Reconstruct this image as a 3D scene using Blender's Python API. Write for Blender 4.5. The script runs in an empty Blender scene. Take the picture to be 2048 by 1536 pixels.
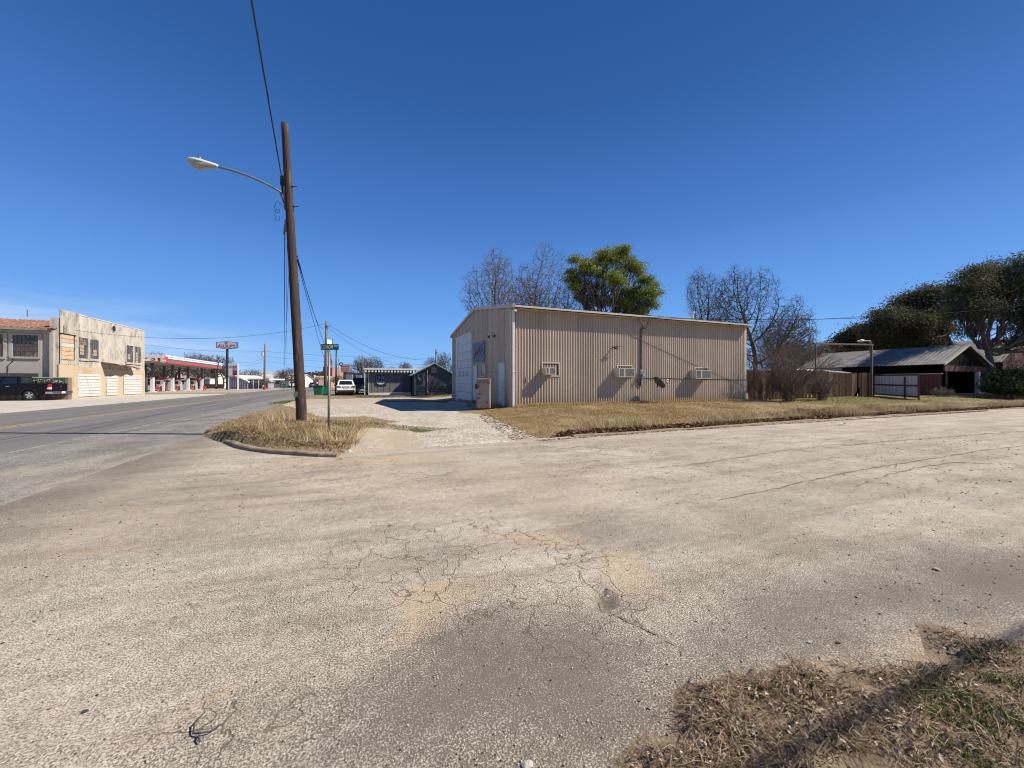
import bpy, math, random
def col4(c): return (c[0], c[1], c[2], 1)
import numpy as np
from mathutils import Vector, Matrix

scene = bpy.context.scene
# ------------------------------------------------------------------ camera / world / sun
HOR = 766.0; FPX = 770.0; CAMZ = 1.45; YAW = math.radians(22)
C, S = math.cos(YAW), math.sin(YAW)
cam_data = bpy.data.cameras.new('camera'); cam = bpy.data.objects.new('camera', cam_data)
scene.collection.objects.link(cam); scene.camera = cam
cam.location = (0, 0, CAMZ); cam.rotation_euler = (math.pi/2, 0, -YAW)
cam_data.sensor_width = 36; cam_data.lens = 36*FPX/2048
cam_data.shift_y = -(768-HOR)/2048
cam_data.clip_end = 5000; cam_data.clip_start = 0.05
EL = math.radians(43.5)
sdir = Vector((0.916, -0.403, 0)).normalized()*math.cos(EL) + Vector((0, 0, math.sin(EL)))
sun_data = bpy.data.lights.new('sun', 'SUN'); sun = bpy.data.objects.new('sun', sun_data)
scene.collection.objects.link(sun); sun.rotation_euler = sdir.to_track_quat('Z', 'Y').to_euler()
sun_data.energy = 5.0; sun_data.angle = math.radians(0.55); sun_data.color = (1.0, 0.93, 0.82)
world = bpy.data.worlds.new('World'); scene.world = world; world.use_nodes = True
def build_world():
    nt = world.node_tree; N = nt.nodes; L = nt.links
    for n in list(N): N.remove(n)
    out = N.new('ShaderNodeOutputWorld'); bg = N.new('ShaderNodeBackground')
    sky = N.new('ShaderNodeTexSky'); sky.sky_type = 'NISHITA'; sky.sun_disc = False
    sky.sun_elevation = EL; sky.sun_rotation = math.atan2(sdir.x, sdir.y)
    sky.altitude = 500; sky.air_density = 1.0; sky.dust_density = 0.35; sky.ozone_density = 3.0
    hs = N.new('ShaderNodeHueSaturation'); hs.inputs['Saturation'].default_value = 1.10; hs.inputs['Value'].default_value = 1.0
    gm = N.new('ShaderNodeGamma'); gm.inputs['Gamma'].default_value = 1.0
    tc = N.new('ShaderNodeTexCoord'); sep = N.new('ShaderNodeSeparateXYZ')
    L.new(tc.outputs['Generated'], sep.inputs[0])
    # thin cirrus low over the left side
    mp = N.new('ShaderNodeMapping'); mp.inputs['Scale'].default_value = (1.2, 1.2, 9.0); mp.inputs['Rotation'].default_value = (0, math.radians(14), 0)
    nz = N.new('ShaderNodeTexNoise'); nz.inputs['Scale'].default_value = 2.2; nz.inputs['Detail'].default_value = 7; nz.inputs['Roughness'].default_value = 0.55
    L.new(tc.outputs['Generated'], mp.inputs[0]); L.new(mp.outputs[0], nz.inputs['Vector'])
    r = N.new('ShaderNodeMapRange'); r.inputs['From Min'].default_value = 0.36; r.inputs['From Max'].default_value = 0.66
    L.new(nz.outputs['Fac'], r.inputs['Value'])
    # elevation window
    e1 = N.new('ShaderNodeMapRange'); e1.inputs['From Min'].default_value = 0.19; e1.inputs['From Max'].default_value = 0.05; e1.interpolation_type = 'SMOOTHSTEP'
    L.new(sep.outputs['Z'], e1.inputs['Value'])
    # azimuth window: towards -x
    a1 = N.new('ShaderNodeMapRange'); a1.inputs['From Min'].default_value = -0.05; a1.inputs['From Max'].default_value = -0.55; a1.interpolation_type = 'SMOOTHSTEP'
    L.new(sep.outputs['X'], a1.inputs['Value'])
    m1 = N.new('ShaderNodeMath'); m1.operation = 'MULTIPLY'; L.new(r.outputs[0], m1.inputs[0]); L.new(e1.outputs[0], m1.inputs[1])
    m2 = N.new('ShaderNodeMath'); m2.operation = 'MULTIPLY'; L.new(m1.outputs[0], m2.inputs[0]); L.new(a1.outputs[0], m2.inputs[1])
    m3 = N.new('ShaderNodeMath'); m3.operation = 'MULTIPLY'; L.new(m2.outputs[0], m3.inputs[0]); m3.inputs[1].default_value = 0.95
    # graded clear winter sky: the physical sky pulled towards a deep clean blue
    rp = N.new('ShaderNodeValToRGB'); el = rp.color_ramp.elements; rp.color_ramp.interpolation = 'B_SPLINE'
    stops = [(0.0, (3.1, 6.3, 10.6)), (.08, (2.3, 5.1, 10.2)), (.17, (1.55, 4.1, 9.5)), (.34, (.74, 2.3, 6.8)), (.58, (.25, 1.10, 3.7)), (1.0, (.10, .62, 2.3))]
    K = 12.0
    el[0].position = 0; el[0].color = col4([v/K for v in stops[0][1]]); el[1].position = 1; el[1].color = col4([v/K for v in stops[-1][1]])
    for p_, c_ in stops[1:-1]: e = el.new(p_); e.color = col4([v/K for v in c_])
    L.new(sep.outputs['Z'], rp.inputs[0])
    mul = N.new('ShaderNodeVectorMath'); mul.operation = 'SCALE'; mul.inputs['Scale'].default_value = K; L.new(rp.outputs[0], mul.inputs[0])
    base = N.new('ShaderNodeMix'); base.data_type = 'RGBA'; base.inputs['Factor'].default_value = .90
    mix = N.new('ShaderNodeMix'); mix.data_type = 'RGBA'
    L.new(sky.outputs[0], gm.inputs[0]); L.new(gm.outputs[0], hs.inputs['Color'])
    L.new(hs.outputs[0], base.inputs['A']); L.new(mul.outputs[0], base.inputs['B'])
    L.new(m3.outputs[0], mix.inputs['Factor']); L.new(base.outputs['Result'], mix.inputs['A'])
    mix.inputs['B'].default_value = (8.4, 9.4, 10.6, 1)
    L.new(mix.outputs['Result'], bg.inputs[0]); bg.inputs['Strength'].default_value = 0.060
    L.new(bg.outputs[0], out.inputs[0])
build_world()
scene.view_settings.view_transform = 'Standard'; scene.view_settings.look = 'None'
scene.view_settings.exposure = 0.68; scene.view_settings.gamma = 1
scene.render.engine = 'CYCLES'
scene.cycles.filter_width = 1.1; scene.cycles.max_bounces = 5; scene.cycles.diffuse_bounces = 2; scene.cycles.transparent_max_bounces = 8

# ------------------------------------------------------------------ measuring helpers
def q_(px): return (px-1024)/FPX
def W(px, Y):
    q = q_(px); return ((q*C+S)*Y, (-q*S+C)*Y)
def wz(px, py, z=0.0):                       # point on level z
    Y = (CAMZ-z)*FPX/(py-HOR); x, y = W(px, Y); return (x, y, z)
def wy(px, py, y0):                          # point on plane y=y0
    Y = y0/(-q_(px)*S+C); return (W(px, Y)[0], y0, CAMZ+(HOR-py)/FPX*Y)
def wx(px, py, x0):
    Y = x0/(q_(px)*C+S); return (x0, W(px, Y)[1], CAMZ+(HOR-py)/FPX*Y)
def wd(px, py, Y):
    x, y = W(px, Y); return (x, y, CAMZ+(HOR-py)/FPX*Y)

# ------------------------------------------------------------------ object helpers
COL = scene.collection
def link(o, parent=None):
    COL.objects.link(o)
    if parent is not None: o.parent = parent
    return o
def origin(o):
    p = Vector((0, 0, 0))
    while o is not None:
        p += o.location; o = o.parent
    return p
def thing(name, label, cat, loc=(0, 0, 0), rz=0, group=None):
    o = bpy.data.objects.new(name, None); o.empty_display_size = 0.2
    link(o); o.location = loc; o.rotation_euler = (0, 0, rz)
    o['label'] = label; o['category'] = cat
    if group: o['group'] = group
    return o
def tag(o, label, cat, group=None, kind=None):
    o['label'] = label; o['category'] = cat
    if group: o['group'] = group
    if kind: o['kind'] = kind
    return o
def structure(o, label=None, cat=None):
    o['kind'] = 'structure'
    if label: o['label'] = label
    if cat: o['category'] = cat
    return o
def copy_tree(o, parent=None):
    c = o.copy(); COL.objects.link(c); c.parent = parent
    for ch in list(o.children): copy_tree(ch, c)
    return c
def fastmesh(name, V, F):
    """V (n,3) float array, F (m,k) int array of equal sized faces"""
    V = np.asarray(V, np.float32); F = np.asarray(F, np.int32)
    me = bpy.data.meshes.new(name)
    me.vertices.add(len(V)); me.vertices.foreach_set('co', V.ravel())
    n, k = F.shape
    me.loops.add(n*k); me.loops.foreach_set('vertex_index', F.ravel())
    me.polygons.add(n)
    me.polygons.foreach_set('loop_start', np.arange(0, n*k, k, dtype=np.int32))
    me.polygons.foreach_set('loop_total', np.full(n, k, dtype=np.int32))
    me.update(calc_edges=True); me.validate()
    return me
def fastobj(name, V, F, mat, parent=None, smooth=False, loc=None):
    V = np.asarray(V, np.float64)
    if parent is not None: V = V-np.array(origin(parent))
    elif loc is not None: V = V-np.array(loc)
    me = fastmesh(name, V, F); me.materials.append(mat)
    if smooth: me.polygons.foreach_set('use_smooth', np.ones(len(me.polygons), bool))
    o = link(bpy.data.objects.new(name, me), parent)
    if parent is None and loc is not None: o.location = loc
    return o

class MB:
    def __init__(s): s.v = []; s.f = []; s.m = []; s.mi = 0
    def mat(s, i): s.mi = i; return s
    def add(s, vs, fs):
        b = len(s.v); s.v += [tuple(p) for p in vs]
        for f in fs: s.f.append(tuple(b+i for i in f)); s.m.append(s.mi)
        return s
    def box(s, x0, y0, z0, x1, y1, z1):
        if x0 > x1: x0, x1 = x1, x0
        if y0 > y1: y0, y1 = y1, y0
        if z0 > z1: z0, z1 = z1, z0
        return s.add([(x0,y0,z0),(x1,y0,z0),(x1,y1,z0),(x0,y1,z0),(x0,y0,z1),(x1,y0,z1),(x1,y1,z1),(x0,y1,z1)],
                     [(0,3,2,1),(4,5,6,7),(0,1,5,4),(1,2,6,5),(2,3,7,6),(3,0,4,7)])
    def ybox(s, cx, cy, z0, z1, lx, ly, yaw):
        ca, sa = math.cos(yaw), math.sin(yaw); P = []
        for z in (z0, z1):
            for a, b in ((-1,-1),(1,-1),(1,1),(-1,1)):
                u, w = a*lx/2, b*ly/2; P.append((cx+u*ca-w*sa, cy+u*sa+w*ca, z))
        return s.add(P, [(0,3,2,1),(4,5,6,7),(0,1,5,4),(1,2,6,5),(2,3,7,6),(3,0,4,7)])
    def quad(s, a, b, c, d): return s.add([a, b, c, d], [(0,1,2,3)])
    def slab(s, a, b, c, d, t):
        """quad thickened along its normal by t (behind)"""
        a, b, c, d = map(Vector, (a, b, c, d)); n = (b-a).cross(d-a).normalized()*t
        return s.add([a, b, c, d, a-n, b-n, c-n, d-n], [(0,1,2,3),(7,6,5,4),(1,0,4,5),(2,1,5,6),(3,2,6,7),(0,3,7,4)])
    def tube(s, pts, r, k=8, cap=True):
        pts = [Vector(p) for p in pts]; n = len(pts)
        if not hasattr(r, '__len__'): r = [r]*n
        b = len(s.v); up = None
        for i, p in enumerate(pts):
            d = (pts[min(i+1, n-1)]-pts[max(i-1, 0)]).normalized()
            if up is None: up = Vector((0, 0, 1)) if abs(d.z) < .9 else Vector((1, 0, 0))
            u = d.cross(up).normalized(); w = u.cross(d).normalized(); up = w
            for j in range(k):
                a = 2*math.pi*j/k; s.v.append(tuple(p+(u*math.cos(a)+w*math.sin(a))*r[i]))
        for i in range(n-1):
            for j in range(k):
                s.f.append((b+i*k+j, b+i*k+(j+1) % k, b+(i+1)*k+(j+1) % k, b+(i+1)*k+j)); s.m.append(s.mi)
        if cap:
            s.f.append(tuple(b+j for j in range(k))[::-1]); s.m.append(s.mi)
            s.f.append(tuple(b+(n-1)*k+j for j in range(k))); s.m.append(s.mi)
        return s
    def prism(s, poly, fn0, fn1):
        n = len(poly); P = [fn0(*p) for p in poly]+[fn1(*p) for p in poly]
        return s.add(P, [tuple(range(n))[::-1], tuple(range(n, 2*n))]+[(i, (i+1) % n, n+(i+1) % n, n+i) for i in range(n)])
    def build(s, name, mats, parent=None, smooth=False, loc=None, world=True, bevel=0):
        if not isinstance(mats, (list, tuple)): mats = [mats]
        off = Vector((0, 0, 0))
        if world:
            if parent is not None: off = origin(parent)
            elif loc is not None: off = Vector(loc)
        me = bpy.data.meshes.new(name)
        me.from_pydata([(a-off.x, b-off.y, c-off.z) for a, b, c in s.v], [], s.f)
        for m in mats: me.materials.append(m)
        me.polygons.foreach_set('material_index', np.array(s.m, np.int32))
        import bmesh
        bm = bmesh.new(); bm.from_mesh(me); bmesh.ops.recalc_face_normals(bm, faces=bm.faces); bm.to_mesh(me); bm.free()
        if smooth: me.polygons.foreach_set('use_smooth', np.ones(len(me.polygons), bool))
        me.update()
        o = link(bpy.data.objects.new(name, me), parent)
        if parent is None and loc is not None: o.location = loc
        if bevel:
            b = o.modifiers.new('bevel', 'BEVEL'); b.width = bevel; b.segments = 2; b.limit_method = 'ANGLE'; b.angle_limit = math.radians(40)
        return o

_txt_cache = {}
def text_mesh(txt, size, offset=0.0):
    key = (txt, size, offset)
    if key in _txt_cache: return _txt_cache[key]
    cu = bpy.data.curves.new('txt', 'FONT'); cu.body = txt; cu.size = size; cu.extrude = 0.004; cu.offset = offset
    cu.align_x = 'CENTER'; cu.align_y = 'CENTER'; cu.resolution_u = 3
    o = bpy.data.objects.new('txt', cu); COL.objects.link(o)
    dg = bpy.context.evaluated_depsgraph_get(); dg.update()
    me = bpy.data.meshes.new_from_object(o.evaluated_get(dg))
    bpy.data.objects.remove(o); bpy.data.curves.remove(cu)
    _txt_cache[key] = me
    return me
def text_obj(name, txt, h, center, yaw, mat, parent, width=None, offset=0.0, roll=0.0):
    me = text_mesh(txt, 1.0, offset).copy()
    n = len(me.vertices); co = np.zeros(n*3, np.float32); me.vertices.foreach_get('co', co); co = co.reshape(-1, 3)
    mn, mx = co[:, :2].min(0), co[:, :2].max(0)
    co[:, 0] -= (mn[0]+mx[0])/2; co[:, 1] -= (mn[1]+mx[1])/2
    sy = h/(mx[1]-mn[1]); sx = sy if width is None else width/(mx[0]-mn[0])
    co[:, 0] *= sx; co[:, 1] *= sy
    if roll:
        c, s_ = math.cos(roll), math.sin(roll); a, b = co[:, 0].copy(), co[:, 1].copy(); co[:, 0] = a*c-b*s_; co[:, 1] = a*s_+b*c
    ca, sa = math.cos(yaw), math.sin(yaw)
    off = origin(parent) if parent is not None else Vector((0, 0, 0))
    out = np.empty_like(co)
    out[:, 0] = center[0]+co[:, 0]*ca+co[:, 2]*sa-off.x
    out[:, 1] = center[1]+co[:, 0]*sa-co[:, 2]*ca-off.y
    out[:, 2] = center[2]+co[:, 1]-off.z
    me.vertices.foreach_set('co', out.ravel()); me.materials.clear(); me.materials.append(mat); me.update()
    return link(bpy.data.objects.new(name, me), parent)

# ------------------------------------------------------------------ materials
def newmat(name):
    m = bpy.data.materials.new(name); m.use_nodes = True
    N = m.node_tree.nodes; return m, N, m.node_tree.links, N['Principled BSDF']
def col4(c): return (c[0], c[1], c[2], 1)
def noise(N, L, vec, scale, detail=4, rough=.55, dist=0.0):
    n = N.new('ShaderNodeTexNoise'); n.inputs['Scale'].default_value = scale; n.inputs['Detail'].default_value = detail
    n.inputs['Roughness'].default_value = rough; n.inputs['Distortion'].default_value = dist
    if vec is not None: L.new(vec, n.inputs['Vector'])
    return n.outputs['Fac']
def mrange(N, L, v, a, b, c=0.0, d=1.0, smooth=False):
    n = N.new('ShaderNodeMapRange'); n.inputs['From Min'].default_value = a; n.inputs['From Max'].default_value = b
    n.inputs['To Min'].default_value = c; n.inputs['To Max'].default_value = d
    if smooth: n.interpolation_type = 'SMOOTHSTEP'
    L.new(v, n.inputs['Value']); return n.outputs[0]
ALB = .80      # shared albedo scale, paired with the exposure
def mixc(N, L, f, a, b, blend='MIX'):
    n = N.new('ShaderNodeMix'); n.data_type = 'RGBA'; n.blend_type = blend
    if isinstance(f, (int, float)): n.inputs['Factor'].default_value = f
    else: L.new(f, n.inputs['Factor'])
    for k, v in (('A', a), ('B', b)):
        if isinstance(v, tuple): n.inputs[k].default_value = col4([x_*ALB for x_ in v])
        else: L.new(v, n.inputs[k])
    return n.outputs['Result']
def math_(N, L, op, a, b=None):
    n = N.new('ShaderNodeMath'); n.operation = op
    for i, v in enumerate((a, b)):
        if v is None: continue
        if isinstance(v, (int, float)): n.inputs[i].default_value = v
        else: L.new(v, n.inputs[i])
    return n.outputs[0]
def M(name, c1, c2=None, scale=5, rough=.8, metal=0.0, bump=0.0, bscale=None, c3=None, s3=2, t3=(.55, .7), stretch=(1, 1, 1), island=0.0, spec=.5, r2=None):
    m, N, L, P = newmat(name)
    tc = N.new('ShaderNodeTexCoord'); mp = N.new('ShaderNodeMapping'); mp.inputs['Scale'].default_value = stretch
    L.new(tc.outputs['Object'], mp.inputs[0]); vec = mp.outputs[0]
    P.inputs['Roughness'].default_value = rough; P.inputs['Metallic'].default_value = metal
    P.inputs['Specular IOR Level'].default_value = spec
    c = tuple(c1[:3])
    if c2 is not None:
        f = mrange(N, L, noise(N, L, vec, scale, 5), .3, .7); c = mixc(N, L, f, c, tuple(c2))
    if c3 is not None:
        f = mrange(N, L, noise(N, L, vec, s3, 6, .62), t3[0], t3[1]); c = mixc(N, L, f, c, tuple(c3))
    if island:
        g = N.new('ShaderNodeNewGeometry'); v = mrange(N, L, g.outputs['Random Per Island'], 0, 1, 1-island, 1+island)
        h = N.new('ShaderNodeHueSaturation')
        if isinstance(c, tuple): h.inputs['Color'].default_value = col4([x_*ALB for x_ in c])
        else: L.new(c, h.inputs['Color'])
        L.new(v, h.inputs['Value']); c = h.outputs[0]
    if isinstance(c, tuple): P.inputs['Base Color'].default_value = col4([x_*ALB for x_ in c])
    else: L.new(c, P.inputs['Base Color'])
    if bump:
        b = N.new('ShaderNodeBump'); b.inputs['Strength'].default_value = bump; b.inputs['Distance'].default_value = 0.02
        L.new(noise(N, L, vec, bscale or scale*4, 4), b.inputs['Height']); L.new(b.outputs[0], P.inputs['Normal'])
    if r2 is not None:
        L.new(mrange(N, L, noise(N, L, vec, scale*.7, 3), .35, .65, rough, r2), P.inputs['Roughness'])
    return m
def island_mat(name, cols, rough=.8, trans=0.0):
    cols = [tuple(x_*ALB for x_ in c_) for c_ in cols]
    """each blade / leaf picks one of several colours"""
    m, N, L, P = newmat(name); g = N.new('ShaderNodeNewGeometry'); r = N.new('ShaderNodeValToRGB')
    r.color_ramp.interpolation = 'LINEAR'; el = r.color_ramp.elements
    el[0].position = 0; el[0].color = col4(cols[0]); el[1].position = 1; el[1].color = col4(cols[-1])
    for i, c in enumerate(cols[1:-1]): e = el.new((i+1)/(len(cols)-1)); e.color = col4(c)
    L.new(g.outputs['Random Per Island'], r.inputs[0]); L.new(r.outputs[0], P.inputs['Base Color'])
    P.inputs['Roughness'].default_value = rough; P.inputs['Specular IOR Level'].default_value = .08
    if trans:
        t = N.new('ShaderNodeBsdfTranslucent'); L.new(r.outputs[0], t.inputs[0]); mx = N.new('ShaderNodeMixShader'); mx.inputs[0].default_value = trans
        out = N['Material Output']; L.new(P.outputs[0], mx.inputs[1]); L.new(t.outputs[0], mx.inputs[2]); L.new(mx.outputs[0], out.inputs[0])
    return m
def glass_mat(name, c=(.02, .025, .03), rough=.08):
    m, N, L, P = newmat(name); P.inputs['Base Color'].default_value = col4(c); P.inputs['Roughness'].default_value = rough
    P.inputs['Specular IOR Level'].default_value = .8
    return m

# ------------------------------------------------------------------ numpy fields
rng = np.random.default_rng(7)
def smooth(t): t = np.clip(t, 0, 1); return t*t*(3-2*t)
_perm = np.random.default_rng(3).random((256, 256))
def vnoise(x, y, sc):
    x = np.asarray(x)*sc; y = np.asarray(y)*sc; xi = np.floor(x).astype(int); yi = np.floor(y).astype(int); fx = smooth(x-xi); fy = smooth(y-yi)
    g = lambda a, b: _perm[a % 256, b % 256]
    return (g(xi, yi)*(1-fx)+g(xi+1, yi)*fx)*(1-fy)+(g(xi, yi+1)*(1-fx)+g(xi+1, yi+1)*fx)*fy
def fbm(x, y, sc, o=4):
    v = 0; a = .5; t = 0
    for i in range(o): v = v+a*vnoise(np.asarray(x)+17.3*i, np.asarray(y)-9.1*i, sc*2**i); t += a; a *= .5
    return v/t
def polydist(X, Y, poly):
    """signed distance, positive inside"""
    X = np.asarray(X, float); Y = np.asarray(Y, float); d = np.full(X.shape, 1e9); ins = np.zeros(X.shape, bool); n = len(poly)
    for i in range(n):
        ax, ay = poly[i][:2]; bx, by = poly[(i+1) % n][:2]; ex, ey = bx-ax, by-ay; L2 = ex*ex+ey*ey+1e-12
        t = np.clip(((X-ax)*ex+(Y-ay)*ey)/L2, 0, 1); d = np.minimum(d, np.hypot(X-ax-t*ex, Y-ay-t*ey))
        cr = ((ay > Y) != (by > Y)) & (X < (bx-ax)*(Y-ay)/((by-ay) if by != ay else 1e-12)+ax); ins ^= cr
    return np.where(ins, d, -d)
def pxpoly(pts, z=0.0): return [wz(a, b, z)[:2] for a, b in pts]
def gridmesh(name, xs, ys, zf, mat, masks=None, holes=None):
    X, Y = np.meshgrid(xs, ys); Z = zf(X, Y); nx, ny = len(xs), len(ys)
    V = np.stack([X, Y, Z], -1).reshape(-1, 3)
    i = np.arange((ny-1)*(nx-1)); r = i//(nx-1); c = i % (nx-1); a = r*nx+c
    F = np.stack([a, a+1, a+1+nx, a+nx], -1)
    if holes is not None: F = F[~holes(X, Y).reshape(-1)[F].all(1)]
    me = fastmesh(name, V, F); me.materials.append(mat)
    me.polygons.foreach_set('use_smooth', np.ones(len(me.polygons), bool))
    if masks is not None:
        at = me.color_attributes.new('mask', 'FLOAT_COLOR', 'POINT')
        R, G, B = masks(X, Y); A = np.ones(X.shape)
        at.data.foreach_set('color', np.stack([R, G, B, A], -1).astype(np.float32).ravel())
    o = link(bpy.data.objects.new(name, me)); return o
def lines(*segs):
    out = []
    for a, b, st in segs: out += list(np.arange(a, b-1e-6, st))
    out.append(segs[-1][1]); return np.array(out)
# ================================================================== GROUND
LOT = [(-4.3, 400), (-4.3, 14.2), (-3.9, 12.8), (-3.1, 11.45), (-1.9, 9.75), (-0.4, 8.72), (1.2, 8.55), (3.0, 8.7), (5.2, 9.0), (9, 9.2), (20, 9.45), (300, 9.5), (300, 400)]
GRAVEL = pxpoly([(560, 812), (605, 826), (655, 838), (730, 834), (800, 846), (760, 856), (715, 868), (690, 912), (860, 903), (1000, 893), (1100, 884), (1070, 868), (1010, 846), (960, 832), (905, 826)], .05) + [(6.6, 20), (6.7, 30), (5.0, 33), (.5, 34.5), (-3.2, 34), (-4.6, 30)]
APRON = pxpoly([(715, 862), (742, 853), (822, 857), (842, 872), (880, 893), (860, 902), (700, 909), (690, 890)], .05)
def H(x, y):
    x = np.asarray(x, float); y = np.asarray(y, float)
    d = polydist(x, y, LOT)
    base = 0.07+0.27*smooth((y-9.0)/7.5)*smooth((x-4.0)/4.5)+0.10*smooth((y-10)/18)*(1-smooth((x-4.0)/4.5))
    base = base-0.16*smooth((y-19)/9)*smooth((10-x)/4)*smooth((x-4)/2)
    base = base+0.10*smooth((x-24)/12)*smooth((y-11)/5)
    mound = .31*np.exp(-(((x+1.6)/2.0)**2+((y-12.1)/1.6)**2))
    mound = mound*smooth((4.0+x)/1.2)
    drive = smooth((x-.2)/.7)*smooth((5.0-x)/.8)*smooth((12.5-y)/3.5)
    h = base+mound; h = h*(1-drive)+drive*(.015+.05*smooth((y-8.6)/3))
    isl = polydist(x, y, GRAVEL); h = h+.012*(fbm(x, y, 2.2, 3)-.5)+.02*(fbm(x, y, .6, 2)-.5)
    edge = smooth(d/np.where(x > 4, .32, .12))
    return -0.09+(h+.09)*edge
def ground_mats():
    # ---- shared aggregate pavement builder
    def pave(name, light, mid, dark, stone, masks=True, crackw=1.0, speck=.34):
        m, N, L, P = newmat(name)
        tc = N.new('ShaderNodeTexCoord'); vec = tc.outputs['Object']
        v1 = N.new('ShaderNodeTexVoronoi'); v1.inputs['Scale'].default_value = stone; L.new(vec, v1.inputs['Vector'])
        sepc = N.new('ShaderNodeSeparateColor'); L.new(v1.outputs['Color'], sepc.inputs[0])
        big = noise(N, L, vec, .55, 6, .6); med = noise(N, L, vec, 3.2, 6, .65)
        c = mixc(N, L, mrange(N, L, big, .38, .64), light, mid)
        mp = N.new('ShaderNodeMapping'); mp.inputs['Scale'].default_value = (.22, 1.6, 1); mp.inputs['Rotation'].default_value = (0, 0, math.radians(-24)); L.new(vec, mp.inputs[0])
        st = noise(N, L, mp.outputs[0], 1.6, 6, .62, .4)
        c = mixc(N, L, mrange(N, L, st, .44, .66, 0, .85), c, (mid[0]*.80, mid[1]*.78, mid[2]*.76))
        if masks:
            at = N.new('ShaderNodeAttribute'); at.attribute_name = 'mask'; sp = N.new('ShaderNodeSeparateColor'); L.new(at.outputs['Color'], sp.inputs[0])
            brk = noise(N, L, vec, 4.0, 8, .75)
            def msk(ch, lo=.42, hi=.60):
                a = math_(N, L, 'ADD', sp.outputs[ch], math_(N, L, 'MULTIPLY', math_(N, L, 'SUBTRACT', brk, .5), 1.25))
                return mrange(N, L, a, lo, hi, smooth=True)
            c = mixc(N, L, math_(N, L, 'MULTIPLY', msk(0, .32, .74), .72), c, (.50, .375, .255))          # blown red-brown sand
            c = mixc(N, L, math_(N, L, 'MULTIPLY', msk(1, .25, .9), .38), c, (.36, .33, .295))             # worn binder, and the painted shade of the pot hole bottom
        # aggregate: light stone tops against dark binder, the share of binder grows where the surface is worn
        n1 = math_(N, L, 'ADD', math_(N, L, 'MULTIPLY', noise(N, L, vec, stone*.85, 3, .65), .7), math_(N, L, 'MULTIPLY', mrange(N, L, v1.outputs['Distance'], .1, .8, .62, .35), .3)); n2 = noise(N, L, vec, 14, 7, .68); n3 = noise(N, L, vec, 1.1, 5, .6)
        thr = math_(N, L, 'ADD', n1, math_(N, L, 'MULTIPLY', math_(N, L, 'SUBTRACT', n2, .5), .20))
        thr = math_(N, L, 'ADD', thr, math_(N, L, 'MULTIPLY', math_(N, L, 'SUBTRACT', n3, .5), .22))
        if masks:
            thr = math_(N, L, 'SUBTRACT', thr, math_(N, L, 'MULTIPLY', sp.outputs[1], .115))
            thr = math_(N, L, 'ADD', thr, math_(N, L, 'MULTIPLY', msk(0, .30, .85), .05))
        gap = mrange(N, L, thr, .53, .385, 0, .86)
        spv = mrange(N, L, sepc.outputs[0], 0, 1, 1-speck*.5, 1+speck*.5)
        h = N.new('ShaderNodeHueSaturation'); L.new(spv, h.inputs['Value']); L.new(c, h.inputs['Color']); c = h.outputs[0]
        c = mixc(N, L, gap, c, (dark[0]*.50, dark[1]*.48, dark[2]*.46))
        pits = N.new('ShaderNodeTexVoronoi'); pits.inputs['Scale'].default_value = 7.0; L.new(vec, pits.inputs['Vector'])
        c = mixc(N, L, mrange(N, L, pits.outputs['Distance'], .055, .03), c, (.035, .033, .03))
        # crack network
        dn = N.new('ShaderNodeTexNoise'); dn.inputs['Scale'].default_value = 3.0; dn.inputs['Detail'].default_value = 5; L.new(vec, dn.inputs['Vector'])
        vm = N.new('ShaderNodeVectorMath'); vm.operation = 'SCALE'; L.new(dn.outputs['Color'], vm.inputs[0]); vm.inputs['Scale'].default_value = .55
        va = N.new('ShaderNodeVectorMath'); va.operation = 'ADD'; L.new(vec, va.inputs[0]); L.new(vm.outputs[0], va.inputs[1])
        cr = N.new('ShaderNodeTexVoronoi'); cr.feature = 'DISTANCE_TO_EDGE'; cr.inputs['Scale'].default_value = 2.5; L.new(va.outputs[0], cr.inputs['Vector'])
        cf = mrange(N, L, cr.outputs['Distance'], .017, .004)
        if masks: cf = math_(N, L, 'MULTIPLY', cf, mrange(N, L, math_(N, L, 'ADD', sp.outputs[2], math_(N, L, 'MULTIPLY', math_(N, L, 'SUBTRACT', big, .5), .5)), .35, .6))
        cf = math_(N, L, 'MULTIPLY', cf, mrange(N, L, med, .30, .44, .35, .95*crackw))
        cr2 = N.new('ShaderNodeTexVoronoi'); cr2.feature = 'DISTANCE_TO_EDGE'; cr2.inputs['Scale'].default_value = 4.6; L.new(va.outputs[0], cr2.inputs['Vector'])
        cf2 = math_(N, L, 'MULTIPLY', mrange(N, L, cr2.outputs['Distance'], .020, .004), mrange(N, L, noise(N, L, vec, 1.3, 4, .6), .50, .62, 0, .7))
        if masks: cf2 = math_(N, L, 'MULTIPLY', cf2, mrange(N, L, sp.outputs[2], .3, .8))
        cf = math_(N, L, 'MAXIMUM', cf, cf2)
        c = mixc(N, L, math_(N, L, 'MULTIPLY', cf, .88), c, (.16, .12, .08))
        L.new(c, P.inputs['Base Color']); P.inputs['Roughness'].default_value = .93; P.inputs['Specular IOR Level'].default_value = .2
        b = N.new('ShaderNodeBump'); b.inputs['Strength'].default_value = .75; b.inputs['Distance'].default_value = .006
        hh = math_(N, L, 'SUBTRACT', 1.0, math_(N, L, 'MULTIPLY', gap, 1.1)); hh = math_(N, L, 'SUBTRACT', hh, math_(N, L, 'MULTIPLY', cf, .8))
        L.new(hh, b.inputs['Height']); L.new(b.outputs[0], P.inputs['Normal'])
        return m
    g = {}
    g['street'] = pave('street_chipseal', (.67, .59, .48), (.555, .475, .375), (.225, .195, .165), 120)
    # ---- highway
    m, N, L, P = newmat('highway_asphalt'); tc = N.new('ShaderNodeTexCoord'); vec = tc.outputs['Object']
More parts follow.
